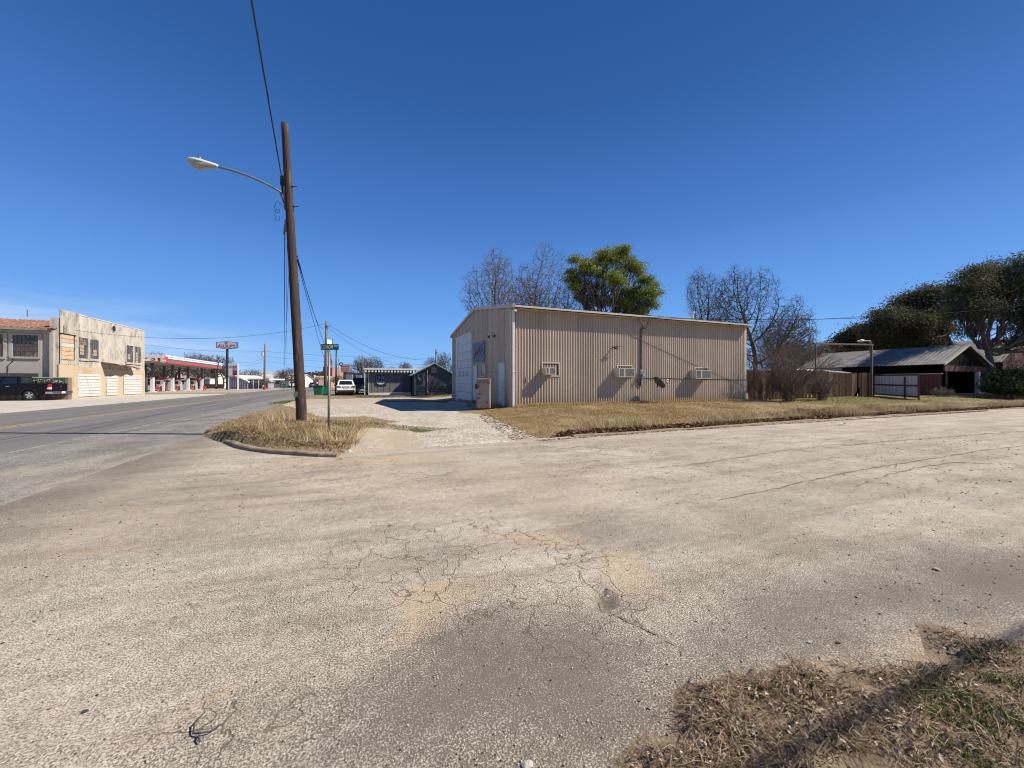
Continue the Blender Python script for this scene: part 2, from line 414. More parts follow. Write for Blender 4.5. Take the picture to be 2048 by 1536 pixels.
    sx = N.new('ShaderNodeSeparateXYZ'); L.new(vec, sx.inputs[0])
    mp = N.new('ShaderNodeMapping'); mp.inputs['Scale'].default_value = (1.6, .06, 1); L.new(vec, mp.inputs[0])
    lane = mixc(N, L, mrange(N, L, noise(N, L, mp.outputs[0], 1.3, 5, .6), .35, .65), (.15, .138, .128), (.205, .19, .175))
    sh = mixc(N, L, mrange(N, L, noise(N, L, vec, .9, 6, .65), .38, .62), (.18, .165, .145), (.275, .25, .215))
    vv = N.new('ShaderNodeTexVoronoi'); vv.inputs['Scale'].default_value = 45; L.new(vec, vv.inputs['Vector'])
    vs = N.new('ShaderNodeSeparateColor'); L.new(vv.outputs['Color'], vs.inputs[0])
    hs = N.new('ShaderNodeHueSaturation'); L.new(sh, hs.inputs['Color']); L.new(mrange(N, L, vs.outputs[0], 0, 1, .55, 1.5), hs.inputs['Value'])
    f = mrange(N, L, math_(N, L, 'ADD', sx.outputs[0], math_(N, L, 'MULTIPLY', noise(N, L, vec, .8, 4), .25)), -6.60, -6.45)
    c = mixc(N, L, f, lane, hs.outputs[0])
    # wind-blown sand across the shoulder next to the side street
    mp2 = N.new('ShaderNodeMapping'); mp2.inputs['Scale'].default_value = (.9, .35, 1); L.new(vec, mp2.inputs[0])
    sandf = math_(N, L, 'ADD', noise(N, L, mp2.outputs[0], 1.4, 7, .70), mrange(N, L, sx.outputs[0], -7.6, -3.9, -.20, .07))
    sandf = mrange(N, L, math_(N, L, 'ADD', sandf, mrange(N, L, sx.outputs[1], 10.5, 15.5, 0, -.45)), .47, .66)
    c = mixc(N, L, math_(N, L, 'MULTIPLY', sandf, .80), c, (.42, .36, .28))
    L.new(c, P.inputs['Base Color']); P.inputs['Roughness'].default_value = .85; P.inputs['Specular IOR Level'].default_value = .25
    b = N.new('ShaderNodeBump'); b.inputs['Strength'].default_value = .4; b.inputs['Distance'].default_value = .006; L.new(vv.outputs['Distance'], b.inputs['Height']); L.new(b.outputs[0], P.inputs['Normal'])
    g['highway'] = m
    # ---- lot: gravel / dry turf / bare dirt
    m, N, L, P = newmat('lot_ground'); tc = N.new('ShaderNodeTexCoord'); vec = tc.outputs['Object']
    at = N.new('ShaderNodeAttribute'); at.attribute_name = 'mask'; sp = N.new('ShaderNodeSeparateColor'); L.new(at.outputs['Color'], sp.inputs[0])
    brk = math_(N, L, 'MULTIPLY', math_(N, L, 'SUBTRACT', noise(N, L, vec, 2.3, 7, .7), .5), 1.3)
    ms = lambda ch: mrange(N, L, math_(N, L, 'ADD', sp.outputs[ch], brk), .38, .62, smooth=True)
    fine = noise(N, L, vec, 22, 5, .7); med = noise(N, L, vec, 1.7, 6, .65)
    turf = mixc(N, L, mrange(N, L, fine, .38, .62), (.10, .066, .036), (.46, .33, .18)); turf = mixc(N, L, mrange(N, L, noise(N, L, vec, 4.5, 6, .7), .50, .60, 0, .8), turf, (.34, .255, .165))
    grn = mixc(N, L, mrange(N, L, fine, .3, .7), (.10, .10, .035), (.24, .22, .085))
    c = mixc(N, L, mrange(N, L, med, .42, .58), turf, mixc(N, L, .30, turf, grn))
    c = mixc(N, L, ms(1), c, grn)
    v1 = N.new('ShaderNodeTexVoronoi'); v1.inputs['Scale'].default_value = 24; L.new(vec, v1.inputs['Vector'])
    vs = N.new('ShaderNodeSeparateColor'); L.new(v1.outputs['Color'], vs.inputs[0])
    gv = mixc(N, L, mrange(N, L, noise(N, L, vec, 1.1, 6, .65), .38, .62), (.70, .64, .54), (.54, .46, .365))
    hs = N.new('ShaderNodeHueSaturation'); L.new(gv, hs.inputs['Color']); L.new(mrange(N, L, vs.outputs[0], 0, 1, .60, 1.35), hs.inputs['Value'])
    gv = mixc(N, L, mrange(N, L, v1.outputs['Distance'], .35, .75, 0, .65), hs.outputs[0], (.16, .13, .10))
    c = mixc(N, L, ms(0), c, gv)
    dirt = mixc(N, L, mrange(N, L, noise(N, L, vec, 55, 5, .75), .35, .62), (.30, .225, .155), (.56, .46, .345)); dirt = mixc(N, L, mrange(N, L, med, .45, .62, 0, .7), dirt, gv)
    c = mixc(N, L, ms(2), c, dirt)
    L.new(c, P.inputs['Base Color']); P.inputs['Roughness'].default_value = .95; P.inputs['Specular IOR Level'].default_value = .15
    b = N.new('ShaderNodeBump'); b.inputs['Strength'].default_value = .8; b.inputs['Distance'].default_value = .02; L.new(math_(N, L, 'ADD', math_(N, L, 'MULTIPLY', v1.outputs['Distance'], -.6), fine), b.inputs['Height']); L.new(b.outputs[0], P.inputs['Normal'])
    g['lot'] = m
    g['verge'] = M('verge_soil', (.16, .105, .065), (.33, .235, .15), 6, .95, bump=.7, bscale=60, c3=(.46, .36, .26), s3=1.6, t3=(.52, .62))
    g['far'] = M('far_ground', (.30, .25, .16), (.20, .19, .09), .25, .95, bump=.3, bscale=9, c3=(.42, .35, .25), s3=.12)
    g['concrete'] = M('worn_concrete', (.56, .51, .43), (.47, .42, .345), 1.2, .9, bump=.25, bscale=30, c3=(.36, .31, .25), s3=.7, t3=(.56, .66))
    g['kerb'] = M('kerb_concrete', (.22, .155, .10), (.34, .255, .175), 5, .92, bump=.8, bscale=22, c3=(.15, .12, .10), s3=3)
    g['kerb2'] = g['kerb']
    g['forecourt'] = M('forecourt_concrete', (.36, .29, .245), (.44, .36, .31), .8, .9, c3=(.28, .23, .20), s3=.5)
    return g
GM = ground_mats()

def build_ground():
    # far ground: one sheet to the horizon
    mb = MB(); mb.quad((-2500, -800, -.14), (2500, -800, -.14), (2500, 3500, -.14), (-2500, 3500, -.14))
    structure(mb.build('ground', GM['far']), 'wide flat dry grass ground reaching the horizon', 'ground')
    # side street, with pot hole basin and painted-in wear regions
    xs = lines((-3.9, 6.0, .07), (6.0, 16, .25), (16, 60, 2), (60, 300, 20)); ys = lines((-30, -2, 4), (-2, 0, .4), (0, 9.3, .07), (9.3, 15.1, .2))
    sand = [pxpoly(p) for p in (
        [(760, 1185), (800, 1165), (905, 1160), (1000, 1175), (905, 1230), (830, 1295), (780, 1320), (730, 1360), (700, 1350), (720, 1290), (790, 1250)],
        [(1160, 1110), (1215, 1085), (1290, 1110), (1340, 1160), (1345, 1190), (1270, 1215), (1235, 1212), (1175, 1150)],
        [(1000, 1060), (1110, 1055), (1170, 1085), (1160, 1105), (1040, 1100), (900, 1075)],
        [(0, 1120), (300, 1080), (560, 1075), (320, 1100), (0, 1135)], [(290, 1470), (390, 1400), (560, 1310), (620, 1260), (650, 1270), (450, 1400), (330, 1490), (180, 1536)],
        [(380, 905), (620, 925), (980, 915), (1260, 940), (1300, 1000), (1180, 1060), (980, 1040), (760, 1030), (500, 1060), (250, 1090), (0, 1110), (0, 1040), (300, 1000), (480, 960)], [(560, 918), (860, 908), (980, 915), (860, 930), (520, 935)], [(1260, 1536), (1300, 1470), (1400, 1410), (1480, 1330), (1650, 1295), (1850, 1240), (2048, 1190), (2048, 1300), (1500, 1400), (1400, 1480), (1300, 1560)])]
    dark = [pxpoly(p) for p in (
        [(880, 1270), (1010, 1230), (1180, 1240), (1330, 1280), (1300, 1400), (1330, 1536), (620, 1536), (700, 1430)],
        [(1330, 1300), (1560, 1150), (1900, 1090), (2200, 1100), (2200, 1240), (1800, 1270), (1500, 1360), (1300, 1500)],
        [(150, 990), (420, 960), (620, 985), (400, 1025), (100, 1060)], [(350, 1030), (520, 1020), (600, 1040), (420, 1060)],
        [(1000, 1000), (1200, 1040), (1560, 1020), (1500, 1080), (1300, 1085)])]
    crack = [pxpoly(p) for p in (
        [(620, 1110), (760, 1040), (980, 1040), (1200, 1090), (1330, 1200), (1330, 1300), (1080, 1300), (760, 1260), (640, 1200)],
        [(980, 890), (1400, 870), (2048, 850), (2600, 850), (2600, 1000), (1400, 960), (1100, 960)],
        [(340, 1430), (620, 1380), (700, 1440), (560, 1536), (300, 1500)], [(380, 900), (820, 915), (1000, 960), (600, 970), (360, 960)])]
    def masks(X, Y):
        w = .5*(fbm(X, Y, 1.5, 4)-.5)
        R = np.zeros(X.shape); G = R.copy(); B = R.copy()
        for k_, p in enumerate(sand): R = np.maximum(R, (.52 if k_ == 5 else 1)*smooth((polydist(X, Y, p)+w+.2)/.5))
        for k_, p in enumerate(dark): G = np.maximum(G, (.35 if k_ in (2, 3, 4) else 1)*smooth((polydist(X, Y, p)+w+.45)/1.0))
        G = np.maximum(G, .8*smooth((-2.3-X+w)/1.5)*(Y < 13)); R = np.maximum(R, .55*smooth((-2.0-X+w)/1.5)*(Y < 13))
        for p in crack: B = np.maximum(B, smooth((polydist(X, Y, p)+w+.3)/.6))
        dh = polydist(X, Y, hole2); return R*.85, np.maximum(G*.9, 1.3*smooth((dh+.03)/.06)), B  # pot hole bottom darkened here too, shade painted for its depth
    hole = pxpoly([(1158, 1140), (1168, 1150), (1185, 1168), (1205, 1175), (1230, 1205), (1225, 1222), (1205, 1218), (1190, 1200), (1172, 1178)])
    hole2 = pxpoly([(1196, 1186), (1225, 1190), (1238, 1205), (1228, 1222), (1206, 1218)])
    def zf(X, Y):
        d = polydist(X, Y, hole); z = .004*(fbm(X, Y, 1.2, 3)-.5)
        return z-.05*smooth((d+.01)/.05)
    o = gridmesh('street', xs, ys, zf, GM['street'], masks, holes=lambda X, Y: (Y > 9.85) & (X > -1.4))
    structure(o, 'pale cracked chip seal side street crossing the foreground', 'street')
    # highway
    mb = MB(); mb.quad((-15.7, -60, 0), (-3.9, -60, 0), (-3.9, 330, 0), (-15.7, 330, 0))
    structure(mb.build('highway', GM['highway']), 'dark asphalt two lane highway running away on the left', 'road')
    ymat = M('road_yellow', (.52, .33, .10), (.36, .25, .12), 3, .8, c3=(.17, .15, .13), s3=5, t3=(.52, .60)); wmat = M('road_white', (.34, .33, .31), (.25, .24, .225), 3, .8, c3=(.16, .15, .14), s3=5, t3=(.48, .58))
    for x0, w, mt, lb in ((-10.86, .12, ymat, 'left of the two yellow centre lines on the highway'), (-10.56, .12, ymat, 'right of the two yellow centre lines on the highway'), (-14.95, .11, wmat, 'worn white edge line on the far side of the highway'), (-6.75, .11, wmat, 'worn white edge line on the near side of the highway')):
        mb = MB(); mb.box(x0, -40, .001, x0+w, 300, .005); structure(mb.build('road_marking', mt), lb, 'road marking')
    # tar line of shade-free seam in the near lane
    mb = MB(); mb.box(-8.42, -40, .001, -8.36, 300, .0045); structure(mb.build('road_seam', M('seam', (.07, .065, .06), rough=.7)), 'thin dark seam along the near highway lane', 'road seam')
    # long open joint cracks of the side street (thin ribbons of dirt)
    crm = M('crack_dirt', (.13, .105, .08), (.24, .18, .13), 8, .95)
    cp = [[(2048, 862), (1900, 874), (1760, 884), (1680, 893), (1560, 902), (1480, 915), (1410, 926), (1300, 938)],
          [(2048, 892), (1960, 902), (1850, 920), (1760, 934), (1680, 948), (1600, 966), (1560, 976), (1420, 1004)],
          [(1157, 1142), (1172, 1170), (1196, 1185), (1215, 1222), (1240, 1236), (1300, 1262), (1350, 1290), (1370, 1330)],
          [(2100, 930), (1900, 925), (1780, 948), (1700, 978)],
          [(1030, 906), (1120, 902), (1240, 912), (1330, 920)], [(1040, 886), (1130, 898), (1160, 893), (1300, 905)]]
    mb = MB(); rr = random.Random(5)
    for poly in cp:
        P = [Vector(wz(a, b, 0)) for a, b in poly]; pts = []
        for a, b in zip(P[:-1], P[1:]):
            n = max(3, int((b-a).length/.12)); n = min(n, 60)
            for i in range(n):
                t = i/n; j = (b-a).length*.006+.006
                pts.append(a.lerp(b, t)+Vector((rr.gauss(0, j), rr.gauss(0, j), 0)))
        for i in range(len(pts)-1):
            if rr.random() < .07: continue
            a, b = pts[i], pts[i+1]; d = (b-a).normalized(); dist = a.length; w = (.0016+.0014*dist)*rr.uniform(.3, 1.1)
            n = Vector((-d.y, d.x, 0))*w
            mb.quad((a.x-n.x, a.y-n.y, .0065), (b.x-n.x, b.y-n.y, .0065), (b.x+n.x, b.y+n.y, .0065), (a.x+n.x, a.y+n.y, .0065))
    structure(mb.build('street_cracks', crm), 'long dirt filled cracks in the side street', 'cracks')
    # lot sheet
    xs = lines((-4.5, 12, .14), (12, 36, .3), (36, 80, 1.5), (80, 300, 20)); ys = lines((8.3, 13.5, .12), (13.5, 20, .2), (20, 46, .5), (46, 100, 4), (100, 400, 50))
    green = [pxpoly(p, .1) for p in ([(635, 850), (700, 846), (770, 846), (760, 862), (700, 868), (650, 864)], [(760, 858), (850, 853), (900, 858), (830, 866)], [(745, 803), (820, 800), (905, 797), (905, 806), (850, 806), (770, 807)])]
    green += [[(24, 12.8), (120, 12.0), (120, 30), (24, 17.2)]]
    dirt = [APRON, pxpoly([(560, 806), (620, 800), (700, 800), (720, 797), (905, 795), (905, 801), (760, 806), (640, 812), (600, 820)], .08)]
    def masks(X, Y):
        w = .6*(fbm(X, Y, .9, 4)-.5)
        R = smooth((polydist(X, Y, GRAVEL)+w*.8+.2)/.4); G = np.zeros(X.shape); B = G.copy()
        for p in green: G = np.maximum(G, .85*smooth((polydist(X, Y, p)+w+.2)/.6))
        for p in green[:3]: R = R*(1-.75*smooth((polydist(X, Y, p)+w*.5+.1)/.5))
        for p in dirt: B = np.maximum(B, .72*smooth((polydist(X, Y, p)+w*.4+.05)/.3))
        # kerb side strip of bare sandy dirt
        e = polydist(X, Y, LOT); B = np.maximum(B, .55*smooth((.35-e)/.3)*(X > 4))
        return R, G, B
    structure(gridmesh('lot', xs, ys, H, GM['lot'], masks), 'gravel drive and dry turf lot around the metal building', 'lot')
    # verge in the near right corner
    vp = pxpoly([(1235, 1560), (1270, 1512), (1346, 1478), (1361, 1433), (1385, 1395), (1404, 1366), (1467, 1359), (1540, 1352), (1600, 1327), (1654, 1323), (1736, 1331), (1795, 1343), (1857, 1308), (1834, 1292), (1842, 1261), (1889, 1265), (1943, 1284), (2048, 1290), (2120, 1262)]) + [(7, 1.35), (40, 1.2), (40, -12), (.6, -12), (.75, 1.0)]
    global VERGE; VERGE = vp
    def zv(X, Y):
        d = polydist(X, Y, vp)+.09+.16*(fbm(X, Y, 5, 3)-.5); return -.055+.085*smooth((d+.22)/.45)+.02*(fbm(X, Y, 6, 3)-.5)+.03*smooth(d/1.0)
    xs = lines((.3, 6, .05), (6, 40, .8)); ys = lines((-12, 0, 1), (0, 2.2, .05))
    structure(gridmesh('verge', xs, ys, zv, GM['verge']), 'bare soil verge under the dry grass in the near right corner', 'verge')
    global ZV; ZV = zv
    # concrete apron across the highway, station forecourt, grass strip
    mb = MB(); mb.box(-60, -20, -.1, -15.75, 60.2, .05); structure(mb.build('concrete_apron', GM['concrete']), 'pale worn concrete apron in front of the old stucco building', 'pavement')
    mb = MB(); mb.box(-60, 67.5, -.1, -16.2, 118, .07); structure(mb.build('forecourt', GM['forecourt']), 'brownish concrete forecourt of the fuel station', 'pavement')
    mb = MB(); mb.box(-60, 60.25, -.1, -15.8, 67.4, .06); structure(mb.build('grass_strip', M('strip_grass', (.16, .17, .055), (.38, .31, .15), .8, .95, bump=.4, bscale=20, c3=(.42, .36, .24), s3=.5)), 'yellow green grass strip between the stucco building and the fuel station', 'ground')
    # kerb round the island corner
    pts = [Vector(wz(a, b, 0.08)) for a, b in ((446, 879), (470, 889), (500, 895), (540, 900), (590, 903.5), (635, 906), (672, 907))]
    kp = []
    for a, b in zip(pts[:-1], pts[1:]):
        for i in range(4): kp.append(a.lerp(b, i/4))
    kp.append(pts[-1]); kr = random.Random(3)
    V = []; F = []
    for i, p in enumerate(kp):
        d = (kp[min(i+1, len(kp)-1)]-kp[max(i-1, 0)]).normalized(); n = Vector((-d.y, d.x, 0))   # towards the lot
        h = .075+.006*math.sin(i*.5)+kr.uniform(-.009, .009)
        for off, z in ((0, -.03), (.012, h-.02), (.035, h), (.15, h+.004), (.16, -.03)):
            q = p+n*(off+kr.uniform(-.004, .004)); V.append((q.x, q.y, z))
    for i in range(len(kp)-1):
        for j in range(4): F.append((i*5+j, i*5+5+j, i*5+6+j, i*5+1+j))
    mb = MB(); mb.add(V, F+[(0, 1, 2, 3, 4), tuple(len(V)-1-k for k in range(5))])
    structure(mb.build('kerb', GM['kerb']), 'curved concrete kerb round the weedy corner island', 'kerb')
    # low broken kerb along the turf lot
    mb = MB(); kr = random.Random(8); x = 5.6; V = []; F = []; n = 0
    xs_ = np.arange(5.4, 60, .35)
    for xx in xs_:
        yy = 9.0+.45*smooth((xx-5.2)/15)+.02*kr.uniform(-1, 1)-.06; h = .005+.07*float(fbm(xx, 3, .8, 2))
        for off, z in ((0, -.03), (.02, h), (.15, h+.005), (.17, -.03)): V.append((xx, yy+off, z))
    for i in range(len(xs_)-1):
        for j in range(3): F.append((i*4+j, i*4+4+j, i*4+5+j, i*4+1+j))
    mb.add(V, F); structure(mb.build('kerb', GM['kerb2']), 'long low half buried kerb along the turf lot', 'kerb')
build_ground()
# ================================================================== MATERIALS FOR THINGS
m_tan = M('tan_sheet_metal', (.54, .42, .32), (.49, .375, .285), .8, .5, c3=(.45, .33, .26), s3=1.8, t3=(.62, .78), spec=.35)
def wall_mat():
    m, N, L, P = newmat('tan_ribbed_sheet'); tc = N.new('ShaderNodeTexCoord'); vec = tc.outputs['Object']; sp = N.new('ShaderNodeSeparateXYZ'); L.new(vec, sp.inputs[0])
    c = mixc(N, L, mrange(N, L, noise(N, L, vec, .8, 5), .3, .7), (.60, .49, .375), (.545, .44, .335))
    # each sheet weathered a little differently
    ad = math_(N, L, 'ADD', sp.outputs[0], sp.outputs[1]); sn = math_(N, L, 'FLOOR', math_(N, L, 'DIVIDE', ad, .914)); wn = N.new('ShaderNodeTexWhiteNoise'); wn.noise_dimensions = '1D'; L.new(sn, wn.inputs['W'])
    h = N.new('ShaderNodeHueSaturation'); L.new(c, h.inputs['Color']); L.new(mrange(N, L, wn.outputs['Value'], 0, 1, .91, 1.07), h.inputs['Value']); c = h.outputs[0]
    lap = math_(N, L, 'FRACT', math_(N, L, 'DIVIDE', ad, .914)); c = mixc(N, L, mrange(N, L, lap, .035, .0, 0, .55), c, (.26, .18, .13))
    # run-down streaks and rust below the eave, mud splash along the foot
    mp = N.new('ShaderNodeMapping'); mp.inputs['Scale'].default_value = (5.5, 5.5, .35); L.new(vec, mp.inputs[0])
    c = mixc(N, L, mrange(N, L, noise(N, L, mp.outputs[0], 1.0, 6, .65), .58, .76, 0, .5), c, (.36, .24, .17))
    z = math_(N, L, 'ADD', sp.outputs[2], math_(N, L, 'MULTIPLY', noise(N, L, vec, 3.0, 5, .7), -.75)); c = mixc(N, L, mrange(N, L, z, .35, -.25, 0, .7), c, (.42, .29, .18))
    # rows of screw heads
    gx = math_(N, L, 'SUBTRACT', math_(N, L, 'FRACT', math_(N, L, 'DIVIDE', ad, .3048)), .5); gz = math_(N, L, 'SUBTRACT', math_(N, L, 'FRACT', math_(N, L, 'DIVIDE', sp.outputs[2], 1.25)), .5)
    a1 = math_(N, L, 'LESS_THAN', math_(N, L, 'ABSOLUTE', gx), .045); a2 = math_(N, L, 'LESS_THAN', math_(N, L, 'ABSOLUTE', gz), .012); c = mixc(N, L, math_(N, L, 'MULTIPLY', math_(N, L, 'MULTIPLY', a1, a2), .7), c, (.20, .13, .10))
    L.new(c, P.inputs['Base Color']); P.inputs['Roughness'].default_value = .5; P.inputs['Specular IOR Level'].default_value = .3
    return m
m_tan = wall_mat()
m_trim = M('cream_trim', (.60, .52, .415), (.52, .45, .35), 1.5, .5)
m_galv = M('galvanised_roof', (.55, .53, .48), (.44, .42, .39), 1.5, .42, .5)
m_white = M('white_paint', (.78, .76, .72), (.68, .66, .62), 3, .5)
m_wmetal = M('white_steel_door', (.70, .70, .70), (.60, .60, .61), 2, .5, c3=(.40, .36, .31), s3=3, t3=(.64, .75))
m_dark = M('black_paint', (.015, .015, .017), rough=.5)
m_grey = M('grey_metal', (.30, .31, .32), (.22, .23, .24), 6, .45, .6)
m_steel = M('galvanised_pipe', (.26, .27, .28), (.18, .19, .20), 9, .55, .5)
m_rust = M('rusty_sheet', (.19, .07, .036), (.30, .14, .08), 4, .85, c3=(.38, .31, .26), s3=2.0, t3=(.56, .66))
m_glass = glass_mat('window_glass')
m_pole = M('creosote_wood', (.060, .029, .018), (.022, .013, .009), 10, .85, bump=.9, bscale=30, stretch=(1, 1, .10), c3=(.17, .105, .07), s3=14, t3=(.58, .72))
m_wood2 = M('weathered_pole_wood', (.24, .17, .12), (.15, .105, .075), 8, .9, stretch=(1, 1, .1))
m_cable = M('cable_black', (.015, .015, .018), rough=.9, spec=.1)
m_cable2 = M('cable_grey', (.06, .06, .065), rough=.9, spec=.1)
m_bark = M('bark', (.085, .065, .05), (.15, .12, .095), 6, .95, stretch=(1, 1, .3))
m_bark2 = M('bark_pale', (.15, .12, .10), (.22, .18, .15), 6, .95, stretch=(1, 1, .3))
m_twig = M('twigs', (.14, .105, .085), (.20, .155, .125), 3, .95)
m_twigd = M('twigs_dark', (.075, .055, .045), (.11, .085, .07), 3, .95)
m_black_car = M('black_car_paint', (.004, .004, .006), rough=.3, spec=.2)
m_white_car = M('white_car_paint', (.80, .79, .76), rough=.28, spec=.6)
m_grey_car = M('dark_grey_car_paint', (.05, .052, .058), rough=.3, spec=.6)
m_tyre = M('tyre_rubber', (.018, .018, .018), (.04, .036, .032), 8, .9)
m_chrome = M('chrome', (.62, .62, .64), rough=.18, metal=1)
m_red = M('red_paint', (.55, .035, .03), rough=.45)
m_redl = M('red_lamp', (.45, .012, .015), rough=.2)
m_carglass = glass_mat('car_glass', (.01, .013, .018), .06)
m_green_sign = M('street_sign_green', (.010, .115, .075), rough=.45)
m_sign_white = M('sign_white', (.75, .76, .72), rough=.45)

def ribbed(mb, a, b, zb, zt, pitch, depth, flat=.35, side=.12):
    """ribbed sheet from a to b (xy), outward is to the right of a->b; zb/zt functions of distance"""
    a = Vector((a[0], a[1], 0)); b = Vector((b[0], b[1], 0)); L = (b-a).length; d = (b-a)/L; n = Vector((d.y, -d.x, 0))
    t = 0; prof = []
    top = 1-flat-2*side
    while t < L:
        for k, o in ((0, 0), (flat, 0), (flat+side, depth), (flat+side+top, depth), ):
            u = t+k*pitch
            if u < L: prof.append((u, o))
        t += pitch
    prof.append((L, 0))
    V = []; F = []
    for u, o in prof:
        p = a+d*u+n*o; V.append((p.x, p.y, zb(u))); V.append((p.x, p.y, zt(u)))
    for i in range(len(prof)-1): F.append((2*i, 2*i+2, 2*i+3, 2*i+1))
    mb.add(V, F); return mb

# ================================================================== METAL BUILDING
BX0, BX1, BY0, BY1 = 6.93, 23.0, 17.2, 29.4
EAVE = 5.14; RIDGE = 6.14; RY = (BY0+BY1)/2; OH = .42
def roofz(y): return RIDGE-abs(y-RY)*((RIDGE-EAVE)/(RY-BY0+OH))
def metal_building():
    t = thing('metal_building', 'tan ribbed metal workshop with a white overhead door and three wall air conditioners', 'building', (BX0, BY0, .2))
    mb = MB(); ribbed(mb, (BX0, BY0), (BX1, BY0), lambda u: -.15, lambda u: roofz(BY0)-.03, .1524, .05, .26, .22)
    o = mb.build('side_wall', m_tan, t); o['label'] = 'long ribbed wall facing the side street'
    mb = MB(); ribbed(mb, (BX0, BY1), (BX0, BY0), lambda u: -.15, lambda u: roofz(BY1-u)-.03, .1524, .022, .62, .10)
    o = mb.build('gable_wall', m_tan, t)
    mb = MB(); ribbed(mb, (BX1, BY0), (BX1, BY1), lambda u: -.15, lambda u: roofz(BY0+u)-.03, .305, .022)
    ribbed(mb, (BX1, BY1), (BX0, BY1), lambda u: -.15, lambda u: EAVE-.03, .305, .022); mb.build('back_wall', m_tan, t)
    # roof with standing ribs
    mb = MB()
    for sgn, ya in ((1, BY0-OH), (-1, BY1+OH)):
        n = int((BX1-BX0+.16)/.3048)+1; V = []; prof = []
        x = BX0-.08
        while x < BX1+.08:
            for k, h in ((0, 0), (.19, 0), (.215, .032), (.265, .032), (.29, 0)):
                if x+k < BX1+.08: prof.append((x+k, h))
            x += .3048
        prof.append((BX1+.08, 0))
        for u, h in prof: V.append((u, ya, roofz(ya)+h)); V.append((u, RY, RIDGE+h))
        mb.add(V, [(2*i, 2*i+2, 2*i+3, 2*i+1) for i in range(len(prof)-1)])
        V = [(u, y, z-.035) for (u, y, z) in [(BX0-.08, ya, roofz(ya)), (BX1+.08, ya, roofz(ya)), (BX1+.08, RY, RIDGE), (BX0-.08, RY, RIDGE)]]; mb.add(V, [(0, 1, 2, 3)])
    mb.build('roof', m_galv, t)
    mb = MB(); ze = roofz(BY0-OH)
    mb.box(BX0-.09, BY0-OH-.03, ze-.10, BX1+.09, BY0-OH, ze-.01)
    mb.build('eave_trim', m_trim, t)
    mb = MB(); mb.box(BX0-.09, BY0-OH, ze-.16, BX1+.09, BY0-.002, ze-.145); mb.build('soffit', m_trim, t)
    mb = MB(); mb.box(BX0-.09, BY1+OH, ze-.15, BX1+.09, BY1+OH+.03, ze-.01); mb.build('eave_trim', m_trim, t)
    mb = MB()                                    # rake trim along the gable
    for ya, yb in ((BY0-OH-.03, RY), (BY1+OH+.03, RY)):
        za, zb = roofz(ya), RIDGE
        mb.add([(BX0-.12, ya, za-.13), (BX0-.12, yb, zb-.13), (BX0-.12, yb, zb+.045), (BX0-.12, ya, za+.045), (BX0-.03, ya, za-.13), (BX0-.03, yb, zb-.13), (BX0-.03, yb, zb+.045), (BX0-.03, ya, za+.045)],
               [(0, 1, 2, 3), (7, 6, 5, 4), (1, 0, 4, 5), (3, 2, 6, 7), (2, 1, 5, 6), (0, 3, 7, 4)])
    mb.build('rake_trim', m_trim, t)
    for x, y, w in ((BX0, BY0, .13), (BX1, BY0, .13), (BX0, BY1, .10)):
        mb = MB(); sx = -1 if x == BX0 else 1; sy = -1 if y == BY0 else 1
        mb.box(x+sx*.045, y+sy*.05, -.15, x-sx*w, y+sy*.039, EAVE-.16); mb.box(x+sx*.045, y+sy*.039, -.15, x+sx*.034, y-sy*w, EAVE-.16)
        mb.build('corner_trim', m_trim, t)
    # downspout at the near corner (square tube beside the corner trim)
    mb = MB(); mb.box(BX0-.02, BY0-.16, .08, BX0+.10, BY0-.06, EAVE-.28)
    mb.box(BX0-.03, BY0-.17, 1.95, BX0+.11, BY0-.052, 2.0); mb.box(BX0-.03, BY0-.40, EAVE-.30, BX0+.11, BY0-.06, EAVE-.2)
    mb.build('downspout', m_white, t, bevel=.01)
    # concrete slab edge
    mb = MB(); mb.box(BX0-.035, BY0-.045, -.2, BX1+.03, BY0+.5, .26); mb.build('slab', GM['kerb2'], t)
    # overhead door
    y0 = wx(944, 665, BX0)[1]; y1 = wx(916, 679, BX0)[1]; zt = 4.66; zb = wx(930, 799.5, BX0)[2]
    mb = MB(); mb.box(BX0-.06, y0-.10, zb-.3, BX0-.03, y0, zt+.1); mb.box(BX0-.06, y1, zb-.3, BX0-.03, y1+.42, zt+.1); mb.box(BX0-.07, y0-.1, zt, BX0-.032, y1+.42, zt+.12)
    d = mb.build('overhead_door', [m_white], t)
    npan = 8; ph = (zt-zb)/npan
    for i in range(npan):
        mb = MB(); z = zb+i*ph
        mb.box(BX0-.045, y0+.02, z+.012, BX0-.03, y1-.02, z+ph-.012)
        for k in (1, 2, 3): mb.box(BX0-.052, y0+.02, z+ph*k/4-.012, BX0-.0455, y1-.02, z+ph*k/4+.012)
        mb.build('door_panel', m_wmetal, d)
    mb = MB(); mb.box(BX0-.032, y0, zb, BX0-.024, y1, zt); mb.build('door_backing', m_dark, d)
    for k in range(3):
        ya = y1-.5-k*.98; mb = MB(); mb.box(BX0-.055, ya-.42, zb+1.62, BX0-.0465, ya, zb+1.98); mb.build('door_pane', M('dirty_pane', (.10, .10, .10), (.35, .35, .36), 9, .3) if k == 0 else bpy.data.materials['dirty_pane'], d)
